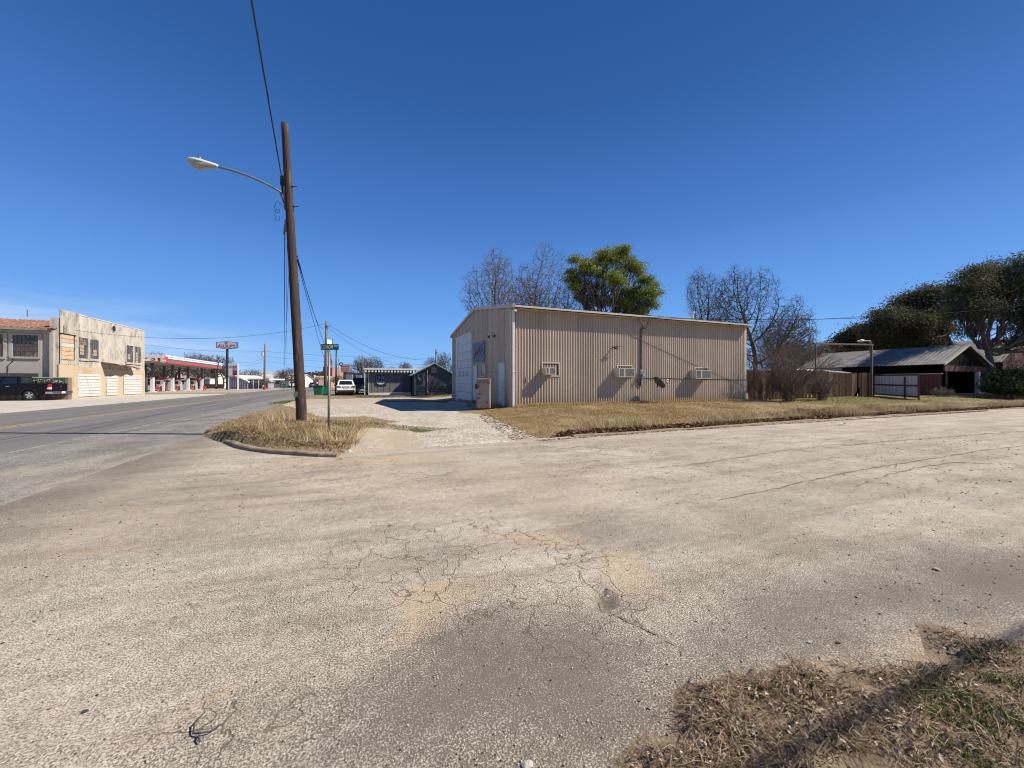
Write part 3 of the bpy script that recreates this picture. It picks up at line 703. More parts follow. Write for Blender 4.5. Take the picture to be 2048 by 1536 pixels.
    # two man doors
    for (pa, pb, pt, lab) in ((998.5, 1010.8, 726.5, 'white door nearest the building corner'), (947.5, 955.5, 733, 'white door beside the overhead door')):
        ya = wx(pb, 700, BX0)[1]; yb = wx(pa, 700, BX0)[1]; zt_ = wx((pa+pb)/2, pt, BX0)[2]; z0 = .28 if pa > 980 else .24
        mb = MB(); mb.box(BX0-.06, ya-.06, z0-.2, BX0-.03, ya, zt_+.06); mb.box(BX0-.06, yb, z0-.2, BX0-.03, yb+.06, zt_+.06); mb.box(BX0-.062, ya-.06, zt_, BX0-.03, yb+.06, zt_+.07); mb.box(BX0-.09, ya-.05, z0-.25, BX0-.03, yb+.05, z0)
        dd = mb.build('door', m_trim, t); dd['label'] = lab
        mb = MB(); mb.box(BX0-.046, ya+.004, z0+.01, BX0-.031, yb-.004, zt_-.01); mb.build('door_leaf', m_wmetal, dd)
        mb = MB(); mb.tube([(BX0-.046, ya+.09, z0+.95), (BX0-.10, ya+.09, z0+.95)], [.018, .03], 8); mb.build('knob', m_dark, dd); mb = MB(); mb.box(BX0-.05, ya+.06, z0+1.15, BX0-.0465, ya+.12, z0+1.22); mb.build('lock', m_dark, dd)
    # window
    ya = wx(973, 740, BX0)[1]; yb = wx(963.5, 740, BX0)[1]; z0 = wx(968, 754, BX0)[2]; z1 = wx(968, 729.5, BX0)[2]
    mb = MB(); f = .07
    mb.box(BX0-.07, ya, z0, BX0-.03, ya+f, z1); mb.box(BX0-.07, yb-f, z0, BX0-.03, yb, z1); mb.box(BX0-.072, ya, z1-f, BX0-.03, yb, z1); mb.box(BX0-.072, ya, z0, BX0-.03, yb, z0+f); mb.box(BX0-.06, ya+f, (z0+z1)/2-.02, BX0-.031, yb-f, (z0+z1)/2+.02)
    w = mb.build('window', m_trim, t); mb = MB(); mb.box(BX0-.045, ya+f, z0+f, BX0-.034, yb-f, z1-f); mb.build('pane', m_glass, w)
    # roof vent pipe at the back, and rooftop bits
    p = wd(1425, 660, 27); mb = MB(); mb.tube([(p[0], 21.5, 5.2), (p[0], 21.5, 6.75)], .09, 10); mb.tube([(p[0], 21.5, 6.6), (p[0], 21.5, 6.75)], .13, 10); mb.build('vent_pipe', m_white, t)
    return t
metal_building()

# banner with mountains
def banner():
    ya = wx(971.5, 700, BX0)[1]; yb = wx(948, 700, BX0)[1]; z1 = wx(971.5, 680, BX0)[2]; z0 = wx(971.5, 722, BX0)[2]
    x = BX0-.075; t = thing('banner', 'blue banner with red mountain outline on the gable wall', 'banner', (x, ya, z0))
    n = 10; V = []; F = []; rr = random.Random(4)
    for j in range(n+1):
        for i in range(n+1): V.append((x+.018*math.sin(i*1.3+j*.5)+(.03*math.exp(-((i-n)**2+(j-n)**2)/8)), yb+(ya-yb)*i/n, z0+(z1-z0)*j/n-.03*math.sin(math.pi*i/n)*(j/n)))
    for j in range(n):
        for i in range(n): a = j*(n+1)+i; F.append((a, a+1, a+n+2, a+n+1))
    mb = MB(); mb.add(V, F); mb.build('cloth', M('banner_blue', (.10, .15, .25), (.14, .19, .28), 3, .6), t, smooth=True)
    W_ = yb-ya; Hh = z1-z0; X = x-.03
    P = lambda u, v: (X, yb-u*W_, z0+v*Hh)
    def poly(pts, name, mat):
        mb = MB(); mb.tube([P(*p) for p in pts], .035, 4); mb.build(name, mat, t)
    mr = M('banner_red', (.42, .13, .14), rough=.6); mw = M('banner_pale', (.42, .43, .46), rough=.6)
    poly([(.22, .38), (.32, .52), (.40, .42), (.55, .76), (.66, .48), (.72, .60)], 'mountain_line', mr); poly([(.05, .22), (.22, .40), (.24, .52)], 'mountain_line', mw)
    poly([(.50, .62), (.55, .80), (.60, .64)], 'mountain_line', mw); poly([(.70, .55), (.74, .64), (.96, .32)], 'mountain_line', mw); poly([(.52, .38), (.60, .52), (.66, .34)], 'mountain_line', mw)
    text_obj('lettering', 'Commerce', Hh*.10, P(.50, .14), -math.pi/2, mw, t, width=W_*.82, offset=.01)
    mb = MB(); q = [P(.62, .86), P(.93, .90), P(.93, .96), P(.62, .92)]; mb.add(q, [(0, 1, 2, 3)]); mb.build('small_lettering', mw, t)
banner()

def floodlight():
    p = wx(990.5, 672, BX0); t = thing('floodlight', 'small twin head floodlight high on the gable wall', 'floodlight', p)
    mb = MB(); mb.box(BX0-.08, p[1]-.06, p[2]-.06, BX0-.022, p[1]+.06, p[2]+.06); mb.build('wall_plate', m_dark, t)
    for s in (-1, 1):
        mb = MB(); mb.tube([(BX0-.08, p[1]+s*.04, p[2]), (BX0-.2, p[1]+s*.13, p[2]+.02), (BX0-.32, p[1]+s*.20, p[2]-.06)], [.02, .05, .08], 8); mb.build('lamp_head', m_dark if s > 0 else m_trim, t)
floodlight()

def air_con(a, b, c, d, fa, fb, fc, fd, label, opening=False):
    """unit front px a..b, py c..d ; opening frame px fa..fb, py fc..fd"""
    yf = BY0-.52; x0 = wy(a, c, yf)[0]; x1 = wy(b, c, yf)[0]; z1 = wy((a+b)/2, c, yf)[2]; z0 = wy((a+b)/2, d, yf)[2]
    X0 = wy(fa, fc, BY0)[0]; X1 = wy(fb, fc, BY0)[0]; Z1 = wy((fa+fb)/2, fc, BY0)[2]; Z0 = wy((fa+fb)/2, fd, BY0)[2]
    t = thing('air_conditioner', label, 'air conditioner', (x0, BY0, z0), group='air conditioners on the long metal wall')
    mc = bpy.data.materials.get('ac_casing') or M('ac_casing', (.60, .54, .45), (.50, .44, .36), 4, .5)
    mg = bpy.data.materials.get('ac_grille') or M('ac_grille', (.16, .155, .145), (.10, .10, .095), 30, .6)
    mb = MB(); mb.box(x0, yf+.02, z0, x1, BY0-.037, z1); mb.build('casing', mc, t, bevel=.012)
    mb = MB(); mb.box(x0+.02, yf+.004, z0+.03, x1-.02, yf+.019, z1-.03); mb.build('front_recess', mg, t)
    mb = MB(); w = x1-x0; xs_ = x0+w*.36; h = z1-z0
    mb.box(x0, yf, z0, x0+.035, yf+.018, z1); mb.box(x1-.035, yf, z0, x1, yf+.018, z1); mb.box(x0+.035, yf, z1-.035, x1-.035, yf+.018, z1); mb.box(x0+.035, yf, z0, x1-.035, yf+.018, z0+.035); mb.box(xs_-.04, yf, z0+.035, xs_+.04, yf+.018, z1-.035)
    mb.build('front_frame', mc, t)
    mb = MB(); k = 0
    x = x0+.06
    while x < xs_-.05: mb.box(x, yf+.001, z0+.05, x+.012, yf+.0038, z1-.05); x += .03
    z = z0+.06
    while z < z1-.05: mb.box(xs_+.05, yf+.001, z, x1-.045, yf+.0038, z+.008); z += .028
    mb.build('fins', m_grey, t)
    mb = MB(); f = .055
    mb.box(X0, BY0-.085, Z0, X0+f, BY0-.037, Z1); mb.box(X1-f, BY0-.085, Z0, X1, BY0-.037, Z1); mb.box(X0+f, BY0-.085, Z1-f, X1-f, BY0-.037, Z1); mb.box(X0+f, BY0-.085, Z0, X1-f, BY0-.037, Z0+f)
    mb.build('opening_frame', m_trim, t)
    mb = MB(); mb.box(X0+f, BY0-.045, Z0+f, X1-f, BY0-.0375, Z1-f); mb.build('filler_board', M('dark_filler', (.05, .042, .036), (.11, .09, .075), 12, .9) if 'dark_filler' not in bpy.data.materials else bpy.data.materials['dark_filler'], t)
    
    for xx in (x0+.04, x1-.08): mb = MB(); mb.box(xx, yf+.05, z0-.04, xx+.04, BY0-.037, z0); mb.build('bracket', m_trim, t)
air_con(1091.5, 1111.5, 735.0, 749, 1082.3, 1118, 724.8, 753.2, 'small air conditioner in a wide dark opening nearest the building corner')
air_con(1238.2, 1269.4, 736.3, 754.4, 1232.3, 1263, 730.4, 755.2, 'beige wall air conditioner beside the electric meter, middle of three')
air_con(1392, 1422.6, 740, 757, 1387, 1414, 734.6, 758, 'beige wall air conditioner nearest the far end of the metal wall')

def meter_and_mast():
    x, _, z1 = wy(1282.5, 658, BY0-.1); z0 = wy(1282.5, 739, BY0-.1)[2]
    t = thing('electric_service', 'dark service mast with grey electric meter on the long metal wall', 'electric meter', (x, BY0-.1, z0))
    mb = MB(); mb.tube([(x, BY0-.09, z0), (x, BY0-.09, z1), (x+.03, BY0-.12, z1+.05), (x+.14, BY0-.2, z1+.03)], .045, 8); mb.build('conduit', M('dark_conduit', (.075, .06, .055), (.12, .10, .09), 8, .6), t)
    xa, _, a1 = wy(1282.8, 739, BY0-.15); a0 = wy(1282.8, 757, BY0-.15)[2]
    mb = MB(); mb.box(xa-.10, BY0-.20, a0, xa+.17, BY0-.038, a1-.05); mb.build('meter_box', m_steel, t, bevel=.01)
    mb = MB(); mb.tube([(xa+.035, BY0-.20, (a0+a1)/2-.03), (xa+.035, BY0-.31, (a0+a1)/2-.03)], .085, 14); mb.build('meter_glass', M('meter_glass', (.30, .36, .34), rough=.1), t)
    b0 = wy(1281, 771, BY0-.15)[2]
    mb = MB(); mb.tube([(xa-.0, BY0-.12, a0), (xa-.02, BY0-.12, b0+.1), (xa-.05, BY0-.1, b0), (xa-.18, BY0-.09, b0+.06), (xa-.2, BY0-.09, a0-.02)], .022, 6); mb.build('drip_loop', m_cable, t)
    mb = MB(); mb.box(xa-.03, BY0-.14, b0-.01, xa+.10, BY0-.04, a0-.12); mb.build('junction_box', m_steel, t, bevel=.01)
    # cables looping from mast head to the eave
    e = wy(1274, 634.5, BY0-OH); e2 = wy(1297, 636, BY0-OH)
    for a_, b_ in (((x+.14, BY0-.2, z1+.03), e), ((x+.16, BY0-.2, z1+.03), e2)):
        a_ = Vector(a_); b_ = Vector(b_); mb = MB(); pts = [a_.lerp(b_, k/8)-Vector((0, 0, .22*math.sin(math.pi*k/8)*(1 if b_.x > a_.x else .1))) for k in range(9)]
        mb.tube(pts, .014, 5); mb.build('service_loop', m_cable, t)
meter_and_mast()
def wall_bracket():
    x, _, z = wy(1226, 694.5, BY0-.1); mb = MB(); mb.box(x-.03, BY0-.30, z-.05, x+.02, BY0-.037, z); mb.tube([(x, BY0-.3, z-.02), (x+.2, BY0-.33, z+.05), (x+.32, BY0-.3, z+.02)], .02, 5); mb.tube([(x+.12, BY0-.3, z+.02), (x+.15, BY0-.3, z-.15)], .02, 5); mb.box(x-.05, BY0-.34, z-.12, x+.05, BY0-.26, z+.03)
    tag(mb.build('wall_bracket', m_dark, loc=(x, BY0, z)), 'small rusty iron bracket left of the middle air conditioner', 'bracket')
    x, _, z = wy(1052, 757, BY0-.05); mb = MB(); mb.box(x-.04, BY0-.10, z-.12, x+.04, BY0-.037, z+.05); mb.tube([(x, BY0-.08, z-.1), (x-.05, BY0-.06, z-.35)], .012, 5)
    tag(mb.build('wall_outlet', M('outlet_brown', (.25, .18, .15), rough=.7), loc=(x, BY0, z)), 'small weathered outlet box low on the metal wall near the corner', 'outlet box')
wall_bracket()
def wall_cable():
    a = Vector(wy(1288, 756, BY0-.06)); b = Vector(wy(1494, 760, BY0-.06)); mb = MB()
    pts = [a.lerp(b, k/14)-Vector((0, 0, .02*math.sin(k*1.7))) for k in range(15)]; mb.tube(pts, .016, 5)
    tag(mb.build('wall_cable', m_cable, loc=tuple(a)), 'thin black cable run level along the metal wall', 'cable')
wall_cable()

def sat_dish():
    yd = BY0-.75; xb, _, zb = wy(1314, 812, yd); zt = wy(1314, 776, yd)[2]
    t = thing('satellite_dish', 'small dark satellite dish on a thin post before the metal wall', 'satellite dish', (xb, yd, .3))
    mb = MB(); mb.tube([(xb, yd, .25), (xb, yd, zt+.05)], .022, 8); mb.build('post', m_grey, t)
    c = Vector(wy(1317.5, 766, yd)); axis = Vector((.78, -.10, .62)).normalized()
    u = axis.cross(Vector((0, 0, 1))).normalized(); w = u.cross(axis).normalized(); V = []; F = []; R = .40; n = 18
    for s_, off in ((0, 0), (1, -.012)):
        for k in range(6):
            r = R*k/5
            for j in range(n): a = 2*math.pi*j/n; p = c+(u*math.cos(a)*.92+w*math.sin(a))*r+axis*(.10*(k/5)**2-.05+off); V.append(tuple(p))
    for s_ in (0, 6*n):
        for k in range(5):
            for j in range(n): F.append((s_+k*n+j, s_+k*n+(j+1) % n, s_+(k+1)*n+(j+1) % n, s_+(k+1)*n+j))
    for j in range(n): F.append((5*n+j, 5*n+(j+1) % n, 11*n+(j+1) % n, 11*n+j))
    mb = MB(); mb.add(V, F); mb.build('dish', M('dish_grey', (.055, .05, .05), (.09, .085, .08), 5, .6), t, smooth=True)
    f = Vector(wy(1336.5, 761, yd-.05)); mb = MB(); mb.tube([c-w*.36+axis*.02, f], .012, 6); mb.build('feed_arm', m_dark, t)
    mb = MB(); mb.tube([f-axis*.03, f-axis*.14], [.035, .05], 8); mb.tube([f+Vector((0, 0, .03)), f+Vector((-.12, 0, .07))], .03, 6); mb.build('receiver', m_trim, t)
    mb = MB(); mb.tube([(xb, yd, zt+.02), tuple(c-axis*.07)], .03, 6); mb.build('mount', m_dark, t)
sat_dish()

def cabinet():
    x, y, _ = wd(968, 815, 18.6); z0 = .24
    t = thing('rusty_cabinet', 'upright rust stained cabinet standing before the gable wall', 'cabinet', (x, y, z0), rz=0)
    mc = M('stained_enamel', (.50, .38, .30), (.40, .29, .22), 2.5, .7, c3=(.13, .07, .045), s3=5.5, t3=(.57, .63)); yaw = -math.radians(24)
    h = 1.42
    mb = MB(); mb.ybox(x, y, z0, z0+h, .66, .5, yaw); mb.build('body', mc, t, bevel=.03)
    u = Vector((math.cos(yaw), math.sin(yaw), 0)); n = Vector((u.y, -u.x, 0))
    cpt = Vector((x, y, 0))+n*.262
    mb = MB(); mb.ybox(cpt.x, cpt.y, z0+.06, z0+h-.22, .58, .02, yaw); mb.build('front_panel', mc, t, bevel=.008)
    mb = MB(); c2 = Vector((x, y, 0))+n*.27; mb.ybox(c2.x, c2.y, z0+h-.18, z0+h-.05, .5, .03, yaw); mb.build('top_strip', M('rust_strip', (.26, .12, .08), (.4, .27, .2), 8, .8), t)
    c3 = Vector((x, y, 0))+n*.26-u*.34; mb = MB(); mb.ybox(c3.x, c3.y, z0+h-.50, z0+h-.24, .11, .14, yaw); mb.build('handle_box', m_dark, t, bevel=.02)
cabinet()

# ================================================================== UTILITY POLE, LAMP, SIGN
PB = Vector(W(604, 10.8)+(0.3,))
PT = Vector(wd(569.5, 247, 10.95))
def pole_at(z):
    t = (z-PB.z)/(PT.z-PB.z); return PB.lerp(PT, t)
def main_pole():
    t = thing('utility_pole', 'tall leaning brown wooden utility pole in the weedy corner island', 'utility pole', tuple(PB))
    rr = random.Random(1); n = 26; k = 20; V = []; F = []
    for i in range(n+1):
        f = i/n; c = PB.lerp(PT, f)-Vector((0, 0, .4*(1-f) if i == 0 else 0)); r = .140*(1-f)+.092*f
        for j in range(k):
            a = 2*math.pi*j/k; q = r*(1+.03*math.sin(3*a+f*5)+rr.uniform(-.02, .02)); V.append((c.x+q*math.cos(a), c.y+q*math.sin(a), c.z))
    for i in range(n):
        for j in range(k): F.append((i*k+j, i*k+(j+1) % k, (i+1)*k+(j+1) % k, (i+1)*k+j))
    b = len(V); V.append(tuple(PT+Vector((0, 0, .03))))
    for j in range(k): F.append((n*k+j, n*k+(j+1) % k, b))
    mb = MB(); mb.add(V, F); mb.build('pole', m_pole, t, smooth=True)
    # bolts through the pole near the arm
    R_ = Vector((C, -S, 0))
    for zz in (7.02, 6.45):
        p = pole_at(zz); mb = MB(); mb.tube([p, p+R_*.26], .011, 6); mb.tube([p+R_*.11, p+R_*.13], .03, 6); mb.build('bolt', m_dark, t)
    # cable bracket and small hardware
    p = pole_at(7.15); q = p-R_*.16; mb = MB(); mb.tube([q+Vector((0, 0, .18)), q+Vector((0, 0, -.28))], .03, 6); mb.tube([q+Vector((-.05, 0, .16)), q+Vector((.03, 0, .02)), q+Vector((-.05, 0, -.06))], .028, 6); mb.box(q.x-.05, q.y-.05, q.z-.1, q.x+.1, q.y+.05, q.z+.08); mb.build('cable_clamp', m_dark, t)
    p = pole_at(5.95)-R_*.13; mb = MB(); mb.box(p.x-.03, p.y-.03, p.z-.22, p.x+.05, p.y+.03, p.z+.12); mb.tube([p+Vector((-.03, 0, .0)), p+Vector((-.05, 0, -.3))], .02, 6); mb.build('dead_end_clamp', m_grey, t)
    # loose wire curls
    p = pole_at(6.4)-R_*.12; mb = MB()
    pts = []
    for k_ in range(26): a = k_/25*4.2*math.pi; pts.append(p+Vector((-.20, -.0, .10-.018*k_))+R_*(.07*math.cos(a))+Vector((0, 0, .10*math.sin(a))))
    mb.tube(pts, .006, 4); mb.tube([p, p+Vector((-.14, 0, .12)), pts[0]], .006, 4); mb.build('loose_wire', m_cable2, t)
    # box hanging low on the left side
    cpt = Vector(wd(591.5, 788, 10.7)); mb = MB(); mb.box(cpt.x-.045, cpt.y-.05, cpt.z-.08, cpt.x+.06, cpt.y+.05, cpt.z+.07); mb.tube([cpt+Vector((0, 0, .1)), cpt+Vector((.02, 0, .3)), cpt+Vector((.1, 0, .36))], .008, 5); mb.build('small_box', M('box_dark', (.09, .085, .08), (.16, .15, .14), 20, .8), t, bevel=.01)
    mb = MB(); p0 = pole_at(.2)-Vector((C, -S, 0))*.10+Vector((-.3*S, -.13, 0)); p1 = pole_at(1.0)+Vector((-.06, -.15, 0))
main_pole()
def street_lamp():
    A = pole_at(6.85); d = Vector((-1, 0, 0)); a0 = A+d*.12
    tip = Vector(wd(433, 333, 10.2)); t = thing('street_lamp', 'white cobra head street lamp on a curved grey arm from the leaning pole', 'street lamp', tuple(a0))
    d = (Vector((tip.x, tip.y, 0))-Vector((a0.x, a0.y, 0))); Ln = d.length; d.normalize()
    pts = []
    for i in range(13):
        u = i/12; z = a0.z-.06+(tip.z-a0.z+.06)*(1-(1-u)**2.0); pts.append(Vector((a0.x+d.x*Ln*u, a0.y+d.y*Ln*u, z)))
    mb = MB(); mb.tube(pts, .030, 10); mb.build('arm', m_steel, t, smooth=True)
    mb = MB(); mb.tube([a0+Vector((0.03, 0, .02)), a0+Vector((0.05, 0, -.50))], .045, 8); mb.tube([a0+Vector((-.1, 0, 0)), a0+Vector((.03, 0, -.4))], .022, 6); mb.build('wall_plate', M('arm_plate', (.10, .11, .09), (.16, .15, .12), 12, .7), t)
    # luminaire: lofted shell
    c0 = pts[-1]-d*.04; Ld = .66; side = Vector((d.y, -d.x, 0)); n = 14; k = 16
    prof = [(0, .055, .05, .05), (.05, .075, .06, .06), (.18, .095, .07, .075), (.35, .13, .085, .09), (.55, .165, .095, .10), (.75, .17, .095, .10), (.90, .14, .08, .085), (.98, .085, .05, .055), (1.0, .02, .015, .02)]
    V = []; F = []
    for (u, w, hu, hd) in prof:
        for j in range(k):
            a = 2*math.pi*j/k; y = math.cos(a)*w; z = math.sin(a)*(hu if math.sin(a) > 0 else .03); V.append(tuple(c0+d*(u*Ld)+side*y+Vector((0, 0, z))))
    for i in range(len(prof)-1):
        for j in range(k): F.append((i*k+j, i*k+(j+1) % k, (i+1)*k+(j+1) % k, (i+1)*k+j))
    F.append(tuple(range(k)))
    mb = MB(); mb.add(V, F); mb.build('lamp_head', M('lamp_white', (.66, .68, .66), (.55, .58, .56), 4, .4), t, smooth=True)
    V = []; F = []
    pl = [(.10, .07, .02), (.25, .10, .055), (.45, .135, .10), (.62, .15, .155), (.78, .14, .13), (.92, .10, .07), (.97, .05, .03)]
    for (u, w, hd) in pl:
        for j in range(9):
            a = math.pi*j/8; V.append(tuple(c0+d*(u*Ld)+side*(math.cos(a)*w)+Vector((0, 0, -.02-math.sin(a)*hd))))
    for i in range(len(pl)-1):
        for j in range(8): F.append((i*9+j, i*9+j+1, i*9+10+j, i*9+9+j))
    mb = MB(); mb.add(V, F); mb.build('lens', M('lamp_lens', (.36, .33, .30), (.50, .47, .43), 6, .15, spec=.7), t, smooth=True)
    q = c0+d*(.60*Ld)+Vector((0, 0, .09)); mb = MB(); mb.tube([q, q+Vector((0, 0, .07))], [.035, .03], 10); mb.build('photocell', m_grey, t)
street_lamp()

def cable(name, a, b, sag, r, label, mat=None, n=30, group=None):
    a = Vector(a); b = Vector(b); mb = MB(); pts = [a.lerp(b, k/n)-Vector((0, 0, sag*4*(k/n)*(1-k/n))) for k in range(n+1)]
    mb.tube(pts, r, 5, cap=False); o = mb.build(name, mat or m_cable, loc=tuple(a), smooth=True); tag(o, label, 'cable', group); return o
p_top = pole_at(7.15)-Vector((C, -S, 0))*.16
w1 = Vector(wd(503, 0, 5.75)); far_ = p_top+(w1-p_top)*4.6
def overhead():
    a = p_top; b = w1+(w1-p_top)*5.2; b.z = w1.z+2.2
    # passes through a, w1 ; sample a gentle sag curve
    mb = MB(); pts = []; N_ = 40
    for k in range(N_+1):
        u = k/N_; s_ = u*u*.6+u*.4; p = a.lerp(b, s_); tt = (w1-a).length/(b-a).length
        chord = a.lerp(b, tt).z-w1.z; p.z -= chord*(s_*(1-s_))/(tt*(1-tt)); pts.append(p)
    mb.tube(pts, .014, 6, cap=False)
    pts2 = []
    for i, p in enumerate(pts): pts2.append(p+Vector((.012*math.cos(i*2.4), 0, .012*math.sin(i*2.4))))
    mb.tube(pts2, .009, 5, cap=False)
    tag(mb.build('overhead_cable', m_cable2, loc=tuple(a), smooth=True), 'twisted overhead cable rising from the leaning pole over the camera', 'cable')
overhead()

def street_sign():
    x, y = W(657.5, 9.6); z0 = .15; D_ = 9.6
    zt = wd(657, 683, D_)[2]; t = thing('street_name_sign', 'green street name sign on a thin grey steel post in the weedy island', 'street sign', (x, y, z0))
    top = Vector((x, y, wd(657, 701, D_)[2]))
    top.x, top.y = W(658.2, D_)
    mb = MB(); mb.tube([(x, y, z0-.3), tuple(top)], .030, 10); mb.build('post', m_steel, t, smooth=True)
    yaw = -YAW+math.radians(3)
    zc = wd(659, 694, D_)[2]; w = .44; h = .145; cx, cy = W(659.5, D_)
    mb = MB(); mb.ybox(cx, cy, zc-h/2, zc+h/2, w, .012, yaw); b = mb.build('name_blade', m_green_sign, t, bevel=.012)
    n = Vector((math.sin(yaw), -math.cos(yaw), 0))*.0075; u = Vector((math.cos(yaw), math.sin(yaw), 0))
    c = Vector((cx, cy, zc))+n-u*.065; text_obj('lettering', 'OSTROM', .098, tuple(c), yaw, m_sign_white, b, width=.275, offset=.006)
    c = Vector((cx, cy, zc+.018))+n+u*.145; text_obj('lettering', 'AVE', .048, tuple(c), yaw, m_sign_white, b, width=.092, offset=.004)
    yaw2 = yaw+math.radians(63); zc2 = wd(658, 683.5, D_)[2]
    mb = MB(); cc = W(658.5, D_); mb.ybox(cc[0], cc[1], zc2-.072, zc2+.075, .22, .012, yaw2); b2 = mb.build('upper_blade', m_green_sign, t, bevel=.01); 
    nn = Vector((math.sin(yaw2), -math.cos(yaw2), 0))*.008
    mb = MB(); mb.ybox(cc[0]+nn.x, cc[1]+nn.y, zc2-.052, zc2+.055, .15, .004, yaw2); mb.build('white_plate', m_sign_white, b2)
    mb = MB(); mb.box(x-.03, y-.03, zc-h/2-.06, x+.03, y+.03, zc-h/2+.002); mb.build('bracket', m_steel, t)
street_sign()
# ================================================================== LEFT SIDE: OLD STUCCO BUILDING
SX, SY0, SY1 = -23.6, 44.9, 59.4
def stucco():
    m_st = M('old_stucco', (.62, .56, .47), (.47, .42, .345), .9, .9, bump=.4, bscale=8, c3=(.27, .235, .20), s3=1.7, t3=(.49, .66), stretch=(1, 1, .45))
    m_dim_st = M('dim_stucco', (.50, .445, .38), (.38, .34, .29), .7, .9, bump=.3, bscale=8, c3=(.27, .245, .22), s3=1.1, t3=(.55, .7), stretch=(1, 1, .5))  # darker copy of the old stucco for the side in weaker light
    m_yel = M('yellowed_stucco', (.56, .44, .28), (.50, .41, .29), 1.2, .9, c3=(.50, .33, .15), s3=.9, t3=(.52, .68), stretch=(1, 1, .6))
    m_board = M('white_boards', (.66, .64, .60), (.52, .49, .45), 3, .7)
    m_peach = M('peach_boards', (.64, .47, .30), (.54, .38, .23), 2.5, .8, c3=(.35, .19, .10), s3=3.0, t3=(.57, .66), stretch=(1, 1, 2.5))
    m_win = M('old_panes', (.035, .04, .045), (.11, .12, .13), 2.2, .2, c3=(.32, .20, .11), s3=1.1, t3=(.55, .58))
    t = thing('stucco_building', 'old two storey stucco building with boarded doors and a rusty roof', 'building', (SX, SY0, 0))
    zp = 7.66; YB = wx(152.5, 700, SX)[1]
    # street facing wall with window openings built as frames proud of a recess
    mb = MB(); mb.box(SX-.35, YB, 2.9, SX, SY1, zp); mb.box(SX-9, SY1-.3, -.1, SX-.35, SY1-.01, zp-.3)
    o = mb.build('upper_wall', m_st, t)
    mb = MB(); mb.box(SX-.35, YB, -.1, SX+.04, SY1, 2.9); mb.build('lower_wall', m_yel, t)
    rr = random.Random(6)
    mb = MB(); y = YB-.1
    while y < SY1-.2: l = rr.uniform(.5, 1.6); mb.box(SX-.39, y, zp, SX+.03, min(y+l, SY1), zp+rr.uniform(.03, .12)); y += l
    mb.build('parapet_cap', M('parapet_cap', (.72, .68, .62), (.5, .45, .4), 3, .9), t)
    # projecting ribbed corner bay with rounded top
    mb = MB(); ya, yb = SY0, YB; n = 9
    V = []; F = []; N_ = 60
    for i in range(N_+1):
        u = i/N_; y = ya+(yb-ya)*u; rib = .11*(1 if (u*n) % 1 < .35 else 0); ztop = zp+.12-(.55*max(0, 1-u/.06)**2)
        V += [(SX+.06+rib, y, 3.1), (SX+.06+rib, y, ztop)]
    for i in range(N_): F.append((2*i, 2*i+2, 2*i+3, 2*i+1))
    mb.add(V, F); mb.box(SX-.5, ya+.02, -.1, SX+.055, yb-.02, 7.0); mb.build('corner_bay', m_st, t)
    mb = MB(); mb.box(SX+.056, ya-.03, -.1, SX+.11, yb, 3.1); mb.build('bay_base', m_yel, t)
    # boarded opening in the bay
    (x, y1, z1), (x, y0, z0) = wx(142, 672, SX), wx(116.5, 718, SX)
    mb = MB(); mb.box(SX+.112, y0, z0, SX+.17, y1, z1); bo = mb.build('boarded_window', m_peach, t)
    for k in range(6):
        mb = MB(); za = z0+(z1-z0)*k/6; mb.box(SX+.171, y0+.03, za+.02, SX+.20+.01*(k % 2), y1-.03-.02*(k % 3), za+(z1-z0)/6-.01); mb.build('board', m_board if k == 3 else m_peach, bo)
    mb = MB(); mb.box(SX+.112, y0-.08, z1, SX+.23, y1+.25, z1+.10); mb.box(SX+.112, y1+.0, z0, SX+.16, y1+.16, z1); mb.build('window_surround', m_dark, bo)
    mb = MB(); mb.ybox(SX+.12, wx(124, 650, SX)[1], 6.25, 6.42, .02, .18, .2); mb.ybox(SX+.12, wx(123, 650, SX)[1], 6.0, 6.18, .02, .16, -.2); mb.ybox(SX+.12, wx(125, 650, SX)[1], 5.78, 5.93, .02, .2, .1); mb.build('painted_mark', m_dark, t)
    # upper windows
    for k, (a, b, c, d) in enumerate(((155, 175, 674.5, 717), (178.5, 196.3, 678.5, 718), (251.7, 265.5, 690, 724.6), (268.9, 280.4, 692.7, 726))):
        ya_, yb_ = wx(a, c, SX)[1], wx(b, c, SX)[1]; zm = (a+b)/2; z1 = wx(zm, c+1.2, SX)[2]; z0 = wx(zm, d, SX)[2]
        mb = MB(); f = .10
        mb.box(SX+.002, ya_-f, z0-.1, SX+.06, ya_, z1+f); mb.box(SX+.002, yb_, z0-.1, SX+.06, yb_+f, z1+f); mb.box(SX+.002, ya_, z1, SX+.055, yb_, z1+f); mb.box(SX+.002, ya_-.1, z0-.2, SX+.11, yb_+.1, z0)
        w = mb.build('window', m_st, t)
        mb = MB(); mb.box(SX+.003, ya_, z0, SX+.02, yb_, z1); mb.build('pane', m_win, w)
        mb = MB()
        for j in range(1, 5): yy = ya_+(yb_-ya_)*j/5; mb.box(SX+.021, yy-.02, z0, SX+.04, yy+.02, z1)
        for j in range(1, 6): zz = z0+(z1-z0)*j/6; mb.box(SX+.0215, ya_, zz-.018, SX+.0405, yb_, zz+.018)
        mb.build('glazing_bars', M('bars', (.13, .14, .14), rough=.7) if 'bars' not in bpy.data.materials else bpy.data.materials['bars'], w)
